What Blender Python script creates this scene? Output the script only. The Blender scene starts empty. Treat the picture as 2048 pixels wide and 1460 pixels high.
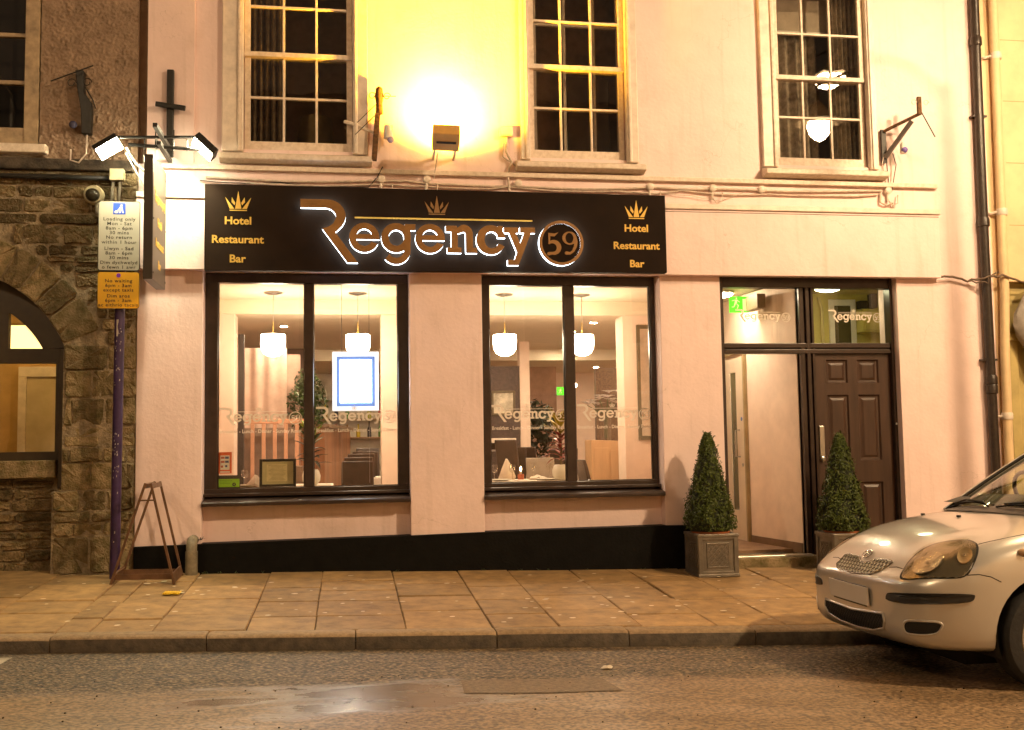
import bpy, bmesh, math, random
from mathutils import Vector, Matrix
from mathutils.bvhtree import BVHTree
random.seed(7)
R = math.radians
PI = math.pi
scene = bpy.context.scene
COL = scene.collection

# ------------------------------------------------------------------ camera
cam_data = bpy.data.cameras.new('camera')
cam = bpy.data.objects.new('camera', cam_data)
COL.objects.link(cam)
cr, cu, cf = Vector((0.98727716, -0.15825633, -0.01545155)), Vector((0.00323192, -0.07718224, 0.99701176)), Vector((0.15897601, 0.98437688, 0.07568879))
cam.matrix_world = Matrix(((cr.x, cu.x, -cf.x, 0.0), (cr.y, cu.y, -cf.y, -9.4), (cr.z, cu.z, -cf.z, 1.16), (0, 0, 0, 1)))
cam_data.sensor_width = 36.0
cam_data.lens = 36.0
cam_data.clip_start = 0.05
cam_data.clip_end = 500.0
scene.camera = cam

# ------------------------------------------------------------------ night sky, faint moonlight, exposure
world = bpy.data.worlds.new('World')
scene.world = world
world.use_nodes = True
wn, wl = world.node_tree.nodes, world.node_tree.links
wn.clear()
w_out = wn.new('ShaderNodeOutputWorld')
w_bg = wn.new('ShaderNodeBackground')
w_sky = wn.new('ShaderNodeTexSky')
w_sky.sky_type = 'NISHITA'
w_sky.sun_disc = False
w_sky.sun_elevation = R(-5)
w_sky.sun_rotation = R(200)
w_mix = wn.new('ShaderNodeMixRGB')
w_mix.blend_type = 'ADD'
w_mix.inputs[0].default_value = 1.0
w_mix.inputs[2].default_value = (1.15, 0.72, 0.40, 1)      # town glow on the night sky
wl.new(w_sky.outputs[0], w_mix.inputs[1])
wl.new(w_mix.outputs[0], w_bg.inputs[0])
w_bg.inputs[1].default_value = 0.05
wl.new(w_bg.outputs[0], w_out.inputs[0])
moon = bpy.data.lights.new('moonlight', 'SUN')
moon.energy = 0.01
moon.angle = R(0.5)
moon.color = (0.8, 0.85, 1.0)
moon_o = bpy.data.objects.new('moonlight', moon)
moon_o.rotation_euler = (R(50), 0, R(-20))
COL.objects.link(moon_o)

scene.view_settings.view_transform = 'Standard'
scene.view_settings.look = 'None'
scene.view_settings.exposure = 0.27
scene.view_settings.gamma = 1.0
scene.render.engine = 'CYCLES'
scene.cycles.max_bounces = 8
scene.cycles.diffuse_bounces = 4
scene.cycles.glossy_bounces = 3
scene.cycles.transmission_bounces = 4
scene.cycles.transparent_max_bounces = 16
scene.cycles.sample_clamp_indirect = 4.0
scene.cycles.caustics_reflective = False
scene.cycles.caustics_refractive = False
scene.cycles.use_denoising = True

# ------------------------------------------------------------------ materials
MATS = {}
def mat(name, col, rough=0.6, metal=0.0, var=0.14, vscale=5.0, bump=0.0, bscale=60.0, rnd=0.0, emit=None, estr=0.0,
        spec=0.5, coat=0.0, col2=None, voro=False, bdist=0.01, streak=0.0):
    if name in MATS:
        return MATS[name]
    m = bpy.data.materials.new(name)
    m.use_nodes = True
    n, l = m.node_tree.nodes, m.node_tree.links
    b = n['Principled BSDF']
    tc = n.new('ShaderNodeTexCoord')
    nz = n.new('ShaderNodeTexNoise')
    nz.inputs['Scale'].default_value = vscale
    nz.inputs['Detail'].default_value = 6
    nz.inputs['Roughness'].default_value = 0.62
    if streak:
        mp = n.new('ShaderNodeMapping')
        mp.inputs['Scale'].default_value = (1, 1, streak)
        l.new(tc.outputs['Object'], mp.inputs[0]); l.new(mp.outputs[0], nz.inputs[0])
    else:
        l.new(tc.outputs['Object'], nz.inputs[0])
    mx = n.new('ShaderNodeMixRGB')
    c2 = col2 or tuple(c * (1 - 2 * var) for c in col)
    c1 = col if col2 else tuple(min(1, c * (1 + 0.5 * var)) for c in col)
    mx.inputs[1].default_value = (*c1, 1)
    mx.inputs[2].default_value = (*c2, 1)
    rp = n.new('ShaderNodeValToRGB')
    rp.color_ramp.elements[0].position = 0.36
    rp.color_ramp.elements[1].position = 0.68
    l.new(nz.outputs[0], rp.inputs[0])
    l.new(rp.outputs[0], mx.inputs[0])
    last = mx.outputs[0]
    if rnd:
        oi = n.new('ShaderNodeObjectInfo')
        hs = n.new('ShaderNodeHueSaturation')
        mr = n.new('ShaderNodeMapRange')
        mr.inputs[3].default_value = 1 - rnd
        mr.inputs[4].default_value = 1 + rnd
        l.new(oi.outputs['Random'], mr.inputs[0])
        l.new(mr.outputs[0], hs.inputs['Value'])
        l.new(last, hs.inputs['Color'])
        last = hs.outputs[0]
    l.new(last, b.inputs['Base Color'])
    b.inputs['Roughness'].default_value = rough
    b.inputs['Metallic'].default_value = metal
    b.inputs['Specular IOR Level'].default_value = spec
    b.inputs['Coat Weight'].default_value = coat
    b.inputs['Coat Roughness'].default_value = 0.06
    if emit:
        b.inputs['Emission Color'].default_value = (*emit, 1)
        b.inputs['Emission Strength'].default_value = estr
    if bump:
        if voro:
            bt = n.new('ShaderNodeTexVoronoi')
        else:
            bt = n.new('ShaderNodeTexNoise')
            bt.inputs['Detail'].default_value = 5
        bt.inputs['Scale'].default_value = bscale
        l.new(tc.outputs['Object'], bt.inputs['Vector'])
        bp = n.new('ShaderNodeBump')
        bp.inputs['Strength'].default_value = bump
        bp.inputs['Distance'].default_value = bdist
        l.new(bt.outputs[0], bp.inputs['Height'])
        l.new(bp.outputs[0], b.inputs['Normal'])
    MATS[name] = m
    return m

def glass_mat(name, tint=(0.95, 0.95, 0.93), refl=1.0, rough=0.0, dirt=0.0, wavy=0.0):
    if name in MATS:
        return MATS[name]
    m = bpy.data.materials.new(name)
    m.use_nodes = True
    n, l = m.node_tree.nodes, m.node_tree.links
    n.clear()
    out = n.new('ShaderNodeOutputMaterial')
    tr = n.new('ShaderNodeBsdfTransparent'); tr.inputs[0].default_value = (*tint, 1)
    gl = n.new('ShaderNodeBsdfGlossy'); gl.inputs['Roughness'].default_value = rough
    if wavy:
        tcw = n.new('ShaderNodeTexCoord'); nw = n.new('ShaderNodeTexNoise'); nw.inputs['Scale'].default_value = 5; nw.inputs['Detail'].default_value = 1
        bw = n.new('ShaderNodeBump'); bw.inputs['Strength'].default_value = wavy; bw.inputs['Distance'].default_value = 0.1
        l.new(tcw.outputs['Object'], nw.inputs['Vector']); l.new(nw.outputs[0], bw.inputs['Height']); l.new(bw.outputs[0], gl.inputs['Normal'])
    fr = n.new('ShaderNodeLayerWeight'); fr.inputs[0].default_value = 0.5
    pw5 = n.new('ShaderNodeMath'); pw5.operation = 'POWER'; pw5.inputs[1].default_value = 5.0
    l.new(fr.outputs['Facing'], pw5.inputs[0])
    mu = n.new('ShaderNodeMath'); mu.operation = 'MULTIPLY_ADD'; mu.inputs[1].default_value = 0.9 * min(refl, 1.1); mu.inputs[2].default_value = 0.04 * refl; mu.use_clamp = True
    l.new(pw5.outputs[0], mu.inputs[0])
    mx = n.new('ShaderNodeMixShader')
    l.new(mu.outputs[0], mx.inputs[0]); l.new(tr.outputs[0], mx.inputs[1]); l.new(gl.outputs[0], mx.inputs[2])
    last = mx.outputs[0]
    if dirt:
        tc = n.new('ShaderNodeTexCoord')
        nz = n.new('ShaderNodeTexNoise'); nz.inputs['Scale'].default_value = 9; nz.inputs['Detail'].default_value = 8
        l.new(tc.outputs['Object'], nz.inputs[0])
        rp = n.new('ShaderNodeValToRGB'); rp.color_ramp.elements[0].position = 0.45; rp.color_ramp.elements[1].position = 0.8
        rp.color_ramp.elements[1].color = (dirt, dirt, dirt, 1)
        l.new(nz.outputs[0], rp.inputs[0])
        df = n.new('ShaderNodeBsdfDiffuse'); df.inputs[0].default_value = (0.5, 0.46, 0.4, 1)
        m2 = n.new('ShaderNodeMixShader')
        l.new(rp.outputs[0], m2.inputs[0]); l.new(last, m2.inputs[1]); l.new(df.outputs[0], m2.inputs[2])
        last = m2.outputs[0]
    l.new(last, out.inputs[0])
    MATS[name] = m
    return m

def emit_mat(name, col, strength, var=0.0):
    if name in MATS:
        return MATS[name]
    m = bpy.data.materials.new(name)
    m.use_nodes = True
    n, l = m.node_tree.nodes, m.node_tree.links
    n.clear()
    out = n.new('ShaderNodeOutputMaterial')
    e = n.new('ShaderNodeEmission')
    e.inputs[0].default_value = (*col, 1)
    e.inputs[1].default_value = strength
    l.new(e.outputs[0], out.inputs[0])
    MATS[name] = m
    return m

# ------------------------------------------------------------------ mesh builder
ORG = {}
class MB:
    def __init__(s):
        s.v = []; s.f = []
    def add(s, vs, fs):
        o = len(s.v)
        s.v += [tuple(p) for p in vs]
        s.f += [tuple(i + o for i in f) for f in fs]
        return s
    def box(s, x0, x1, y0, y1, z0, z1):
        return s.add([(x0, y0, z0), (x1, y0, z0), (x1, y1, z0), (x0, y1, z0), (x0, y0, z1), (x1, y0, z1), (x1, y1, z1), (x0, y1, z1)],
                     [(0, 3, 2, 1), (4, 5, 6, 7), (0, 1, 5, 4), (1, 2, 6, 5), (2, 3, 7, 6), (3, 0, 4, 7)])
    def obox(s, c, ax, ay, az):
        c = Vector(c); ax = Vector(ax); ay = Vector(ay); az = Vector(az)
        vs = [c + sx * ax + sy * ay + sz * az for sz in (-1, 1) for sx, sy in ((-1, -1), (1, -1), (1, 1), (-1, 1))]
        return s.add(vs, [(0, 3, 2, 1), (4, 5, 6, 7), (0, 1, 5, 4), (1, 2, 6, 5), (2, 3, 7, 6), (3, 0, 4, 7)])
    def bar(s, p, q, w, h, up=(0, 0, 1)):
        p = Vector(p); q = Vector(q); d = (q - p); ln = d.length; d.normalize()
        u = Vector(up); sd = d.cross(u)
        if sd.length < 1e-4:
            sd = d.cross(Vector((0, 1, 0)))
        sd.normalize(); u = sd.cross(d)
        return s.obox((p + q) / 2, d * ln / 2, sd * w / 2, u * h / 2)
    def prism(s, poly, axis, a0, a1):
        n = len(poly)
        def P(p, a):
            if axis == 'y': return (p[0], a, p[1])
            if axis == 'x': return (a, p[0], p[1])
            return (p[0], p[1], a)
        vs = [P(p, a0) for p in poly] + [P(p, a1) for p in poly]
        fs = [tuple(range(n)), tuple(range(2 * n - 1, n - 1, -1))] + [(i, i + n, (i + 1) % n + n, (i + 1) % n) for i in range(n)]
        return s.add(vs, fs)
    def ring(s, pts_list, close_u=True, cap=True):
        n = len(pts_list[0]); o = len(s.v)
        for r in pts_list:
            s.v += [tuple(p) for p in r]
        for k in range(len(pts_list) - 1):
            for i in range(n if close_u else n - 1):
                j = (i + 1) % n
                s.f.append((o + k * n + i, o + k * n + j, o + (k + 1) * n + j, o + (k + 1) * n + i))
        if cap:
            s.f.append(tuple(o + i for i in range(n))[::-1])
            s.f.append(tuple(o + (len(pts_list) - 1) * n + i for i in range(n)))
        return s
    def cyl(s, p, q, r0, r1=None, n=12):
        r1 = r0 if r1 is None else r1
        return s.tube([p, q], [r0, r1], n)
    def tube(s, path, r, n=8):
        path = [Vector(p) for p in path]
        rs = r if isinstance(r, (list, tuple)) else [r] * len(path)
        rings = []; prev = None
        for i, p in enumerate(path):
            d = (path[min(i + 1, len(path) - 1)] - path[max(i - 1, 0)]).normalized()
            if prev is None:
                a = d.orthogonal().normalized()
            else:
                a = (prev - prev.dot(d) * d).normalized()
            prev = a
            b = d.cross(a)
            rings.append([p + rs[i] * (math.cos(2 * PI * k / n) * a + math.sin(2 * PI * k / n) * b) for k in range(n)])
        return s.ring(rings)
    def lathe(s, prof, c=(0, 0, 0), n=20, ax='z'):
        rings = []
        for r, h in prof:
            rr = []
            for k in range(n):
                a, b = r * math.cos(2 * PI * k / n), r * math.sin(2 * PI * k / n)
                if ax == 'z': rr.append((c[0] + a, c[1] + b, c[2] + h))
                elif ax == 'y': rr.append((c[0] + a, c[1] + h, c[2] + b))
                else: rr.append((c[0] + h, c[1] + a, c[2] + b))
            rings.append(rr)
        return s.ring(rings)
    def ball(s, c, r, n=14, m=8, sz=1.0):
        prof = [(max(1e-4, r * math.sin(PI * k / m)), -r * sz * math.cos(PI * k / m)) for k in range(m + 1)]
        return s.lathe(prof, c, n)
    def build(s, name, m, parent=None, smooth=False, bevel=0.0, loc=None, seg=2):
        o0 = ORG.get(parent.name, Vector((0, 0, 0))) if parent else Vector(loc or (0, 0, 0))
        me = bpy.data.meshes.new(name)
        me.from_pydata([(p[0] - o0.x, p[1] - o0.y, p[2] - o0.z) for p in s.v], [], s.f)
        bm = bmesh.new(); bm.from_mesh(me)
        bmesh.ops.recalc_face_normals(bm, faces=bm.faces)
        bm.to_mesh(me); bm.free()
        if smooth:
            for p in me.polygons: p.use_smooth = True
            if smooth is not True:
                me.set_sharp_from_angle(angle=R(smooth))
        me.materials.append(m)
        o = bpy.data.objects.new(name, me)
        COL.objects.link(o)
        if parent:
            o.parent = parent
        else:
            o.location = o0
        ORG[o.name] = o0.copy()
        if bevel:
            bv = o.modifiers.new('bevel', 'BEVEL')
            bv.width = bevel; bv.segments = seg; bv.limit_method = 'ANGLE'; bv.angle_limit = R(40)
        return o

def tag(o, label=None, cat=None, group=None, kind=None):
    if label: o['label'] = label
    if cat: o['category'] = cat
    if group: o['group'] = group
    if kind: o['kind'] = kind
    return o
def thing(name, label, cat, loc, group=None):
    o = bpy.data.objects.new(name, None)
    o.empty_display_size = 0.1
    COL.objects.link(o)
    o.location = loc
    ORG[o.name] = Vector(loc)
    return tag(o, label, cat, group)
def copy_tree(o, parent=None, delta=(0, 0, 0)):
    c = o.copy(); COL.objects.link(c); c.parent = parent
    if parent is None:
        c.location = Vector(o.location) + Vector(delta)
    ORG[c.name] = ORG[o.name] + Vector(delta)
    for ch in list(o.children):
        copy_tree(ch, c, delta)
    return c
def box(name, m, parent, x0, x1, y0, y1, z0, z1, bevel=0.0, **k):
    return MB().box(x0, x1, y0, y1, z0, z1).build(name, m, parent, bevel=bevel, **k)

def flat_shape(loops, fn, depth, extra=0.0):
    """loops (with holes) -> mesh builder data; fn maps (x,z,d) to world"""
    cu_ = bpy.data.curves.new('tmp', 'CURVE'); cu_.dimensions = '2D'; cu_.fill_mode = 'BOTH'; cu_.extrude = depth / 2; cu_.offset = extra
    for lp in loops:
        sp = cu_.splines.new('POLY'); sp.points.add(len(lp) - 1)
        for p, q in zip(sp.points, lp): p.co = (q[0], q[1], 0, 1)
        sp.use_cyclic_u = True
    ob = bpy.data.objects.new('tmp', cu_); COL.objects.link(ob)
    dg = bpy.context.evaluated_depsgraph_get()
    me = bpy.data.meshes.new_from_object(ob.evaluated_get(dg))
    b = MB().add([fn(v.co.x, v.co.y, v.co.z + depth / 2) for v in me.vertices], [tuple(p.vertices) for p in me.polygons])
    bpy.data.objects.remove(ob); bpy.data.curves.remove(cu_); bpy.data.meshes.remove(me)
    return b
def text_shape(body, size, fn, depth=0.0, bold=0.0, align='CENTER', sx=1.0, spacing=1.0):
    cu_ = bpy.data.curves.new('tmp', 'FONT'); cu_.body = body; cu_.size = size; cu_.align_x = align
    cu_.extrude = depth / 2; cu_.offset = bold; cu_.space_character = spacing; cu_.resolution_u = 3
    ob = bpy.data.objects.new('tmp', cu_); COL.objects.link(ob)
    dg = bpy.context.evaluated_depsgraph_get()
    me = bpy.data.meshes.new_from_object(ob.evaluated_get(dg))
    b = MB().add([fn(v.co.x * sx, v.co.y, v.co.z + depth / 2) for v in me.vertices], [tuple(p.vertices) for p in me.polygons])
    bpy.data.objects.remove(ob); bpy.data.curves.remove(cu_); bpy.data.meshes.remove(me)
    return b
def merge(*bs):
    r = MB()
    for b in bs: r.add(b.v, b.f)
    return r
def front(x0, z0, y, s=1.0):            # maps a drawing in the XZ plane facing the street
    return lambda x, z, d: (x0 + x * s, y - d, z0 + z * s)

def wall_paint_mat():
    m = mat('cream_pink_paint', (0.89, 0.70, 0.675), 0.55, var=0.04, vscale=2.2)
    n, l = m.node_tree.nodes, m.node_tree.links
    b = n['Principled BSDF']
    base = b.inputs['Base Color'].links[0].from_socket
    tc = n.new('ShaderNodeTexCoord')
    def noise(scale, mapscale=(1, 1, 1), detail=6):
        mp = n.new('ShaderNodeMapping'); mp.inputs['Scale'].default_value = mapscale
        t = n.new('ShaderNodeTexNoise'); t.inputs['Scale'].default_value = scale; t.inputs['Detail'].default_value = detail
        l.new(tc.outputs['Object'], mp.inputs[0]); l.new(mp.outputs[0], t.inputs['Vector'])
        return t.outputs[0]
    def ramp(s, a, c, hi):
        r = n.new('ShaderNodeMapRange'); r.inputs[1].default_value = a; r.inputs[2].default_value = c; r.inputs[4].default_value = hi
        l.new(s, r.inputs[0]); return r.outputs[0]
    def over(f, src, col):
        k = n.new('ShaderNodeMixRGB'); l.new(f, k.inputs[0]); l.new(src, k.inputs[1]); k.inputs[2].default_value = (*col, 1); return k.outputs[0]
    c = over(ramp(noise(9, (1.6, 1.6, 0.10)), 0.56, 0.76, 0.24), base, (0.46, 0.33, 0.24))      # rain streaks
    c = over(ramp(noise(3.2), 0.58, 0.70, 0.22), c, (0.62, 0.47, 0.38))                        # blotches
    c = over(ramp(noise(70, detail=3), 0.70, 0.76, 0.5), c, (0.42, 0.31, 0.23))                  # specks
    vor = n.new('ShaderNodeTexVoronoi'); vor.feature = 'DISTANCE_TO_EDGE'; vor.inputs['Scale'].default_value = 1.1
    wob = n.new('ShaderNodeTexNoise'); wob.inputs['Scale'].default_value = 6; wob.inputs['Detail'].default_value = 6
    add = n.new('ShaderNodeVectorMath'); add.operation = 'MULTIPLY_ADD'; add.inputs[1].default_value = (0.35, 0.35, 0.35)
    l.new(tc.outputs['Object'], wob.inputs['Vector']); l.new(wob.outputs[1], add.inputs[0]); l.new(tc.outputs['Object'], add.inputs[2]); l.new(add.outputs[0], vor.inputs['Vector'])
    crack = ramp(vor.outputs[0], 0.004, 0.0, 1.0)
    mask = ramp(noise(1.7), 0.52, 0.6, 0.45)
    mu = n.new('ShaderNodeMath'); mu.operation = 'MULTIPLY'; l.new(crack, mu.inputs[0]); l.new(mask, mu.inputs[1])
    c = over(mu.outputs[0], c, (0.38, 0.27, 0.2))
    l.new(c, b.inputs['Base Color'])
    b1 = n.new('ShaderNodeBump'); b1.inputs['Strength'].default_value = 0.22; b1.inputs['Distance'].default_value = 0.012
    b2 = n.new('ShaderNodeBump'); b2.inputs['Strength'].default_value = 0.25; b2.inputs['Distance'].default_value = 0.03
    l.new(noise(30), b1.inputs['Height']); l.new(noise(3.5), b2.inputs['Height']); l.new(b2.outputs[0], b1.inputs['Normal']); l.new(b1.outputs[0], b.inputs['Normal'])
    return m
# ------------------------------------------------------------------ colours
paint = wall_paint_mat()
paint_trim = mat('cream_gloss_paint', (0.82, 0.72, 0.62), 0.38, var=0.10, vscale=9, bump=0.25, bscale=40, bdist=0.004)
paint_worn = mat('flaking_cream_paint', (0.82, 0.71, 0.60), 0.5, col2=(0.64, 0.53, 0.42), vscale=22, bump=0.35, bscale=30, bdist=0.005)
black_paint = mat('black_masonry_paint', (0.0035, 0.0033, 0.0028), 0.6, spec=0.15, var=0.3, vscale=8, bump=0.5, bscale=40, bdist=0.008)
dark_wood = mat('dark_brown_joinery', (0.040, 0.024, 0.018), 0.30, var=0.2, vscale=9, bump=0.10, bscale=60, bdist=0.002)
door_wood = mat('brown_door_paint', (0.062, 0.033, 0.022), 0.36, var=0.2, vscale=14, bump=0.15, bscale=70, bdist=0.002, streak=0.12)
stone = mat('rubble_sandstone', (0.25, 0.18, 0.10), 0.9, col2=(0.085, 0.07, 0.03), vscale=13, bump=1.0, bscale=48, bdist=0.03, rnd=0.42, spec=0.2)
stone_big = mat('dressed_sandstone', (0.29, 0.215, 0.12), 0.9, col2=(0.10, 0.085, 0.035), vscale=10, bump=0.9, bscale=60, bdist=0.02, rnd=0.35, spec=0.2)
mortar = mat('lime_mortar', (0.33, 0.26, 0.165), 0.9, var=0.25, vscale=14, bump=0.8, bscale=50, bdist=0.02)
roughcast_m = mat('roughcast_render', (0.34, 0.245, 0.175), 0.85, var=0.15, vscale=7, bump=0.7, bscale=110, bdist=0.01, spec=0.15)
slab_m = mat('paving_flag', (0.40, 0.245, 0.098), 0.6, col2=(0.21, 0.125, 0.05), vscale=7.5, bump=0.5, bscale=38, bdist=0.008, rnd=0.2)
joint_m = mat('paving_joint_dirt', (0.075, 0.055, 0.035), 0.9, var=0.3, vscale=20, bump=0.6, bscale=60)
kerb_m = mat('granite_kerb', (0.33, 0.225, 0.12), 0.7, col2=(0.20, 0.135, 0.07), vscale=28, bump=0.5, bscale=70, bdist=0.008, rnd=0.12)
iron = mat('black_iron', (0.02, 0.018, 0.016), 0.45, 0.3, var=0.2, vscale=30, bump=0.2, bscale=90)
steel = mat('brushed_steel', (0.55, 0.53, 0.5), 0.3, 1.0, var=0.08)
white_plastic = mat('white_plastic', (0.75, 0.71, 0.63), 0.4, var=0.06)
cable_m = mat('painted_cable', (0.66, 0.55, 0.46), 0.5, var=0.15, vscale=20)
dark_cable = mat('dark_cable', (0.03, 0.025, 0.02), 0.5, var=0.2)
glass = glass_mat('window_glass', (0.93, 0.93, 0.91), 1.0)
old_glass = glass_mat('old_window_glass', (0.92, 0.92, 0.9), 3.0, 0.0, 0.0, wavy=0.005)

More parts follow.
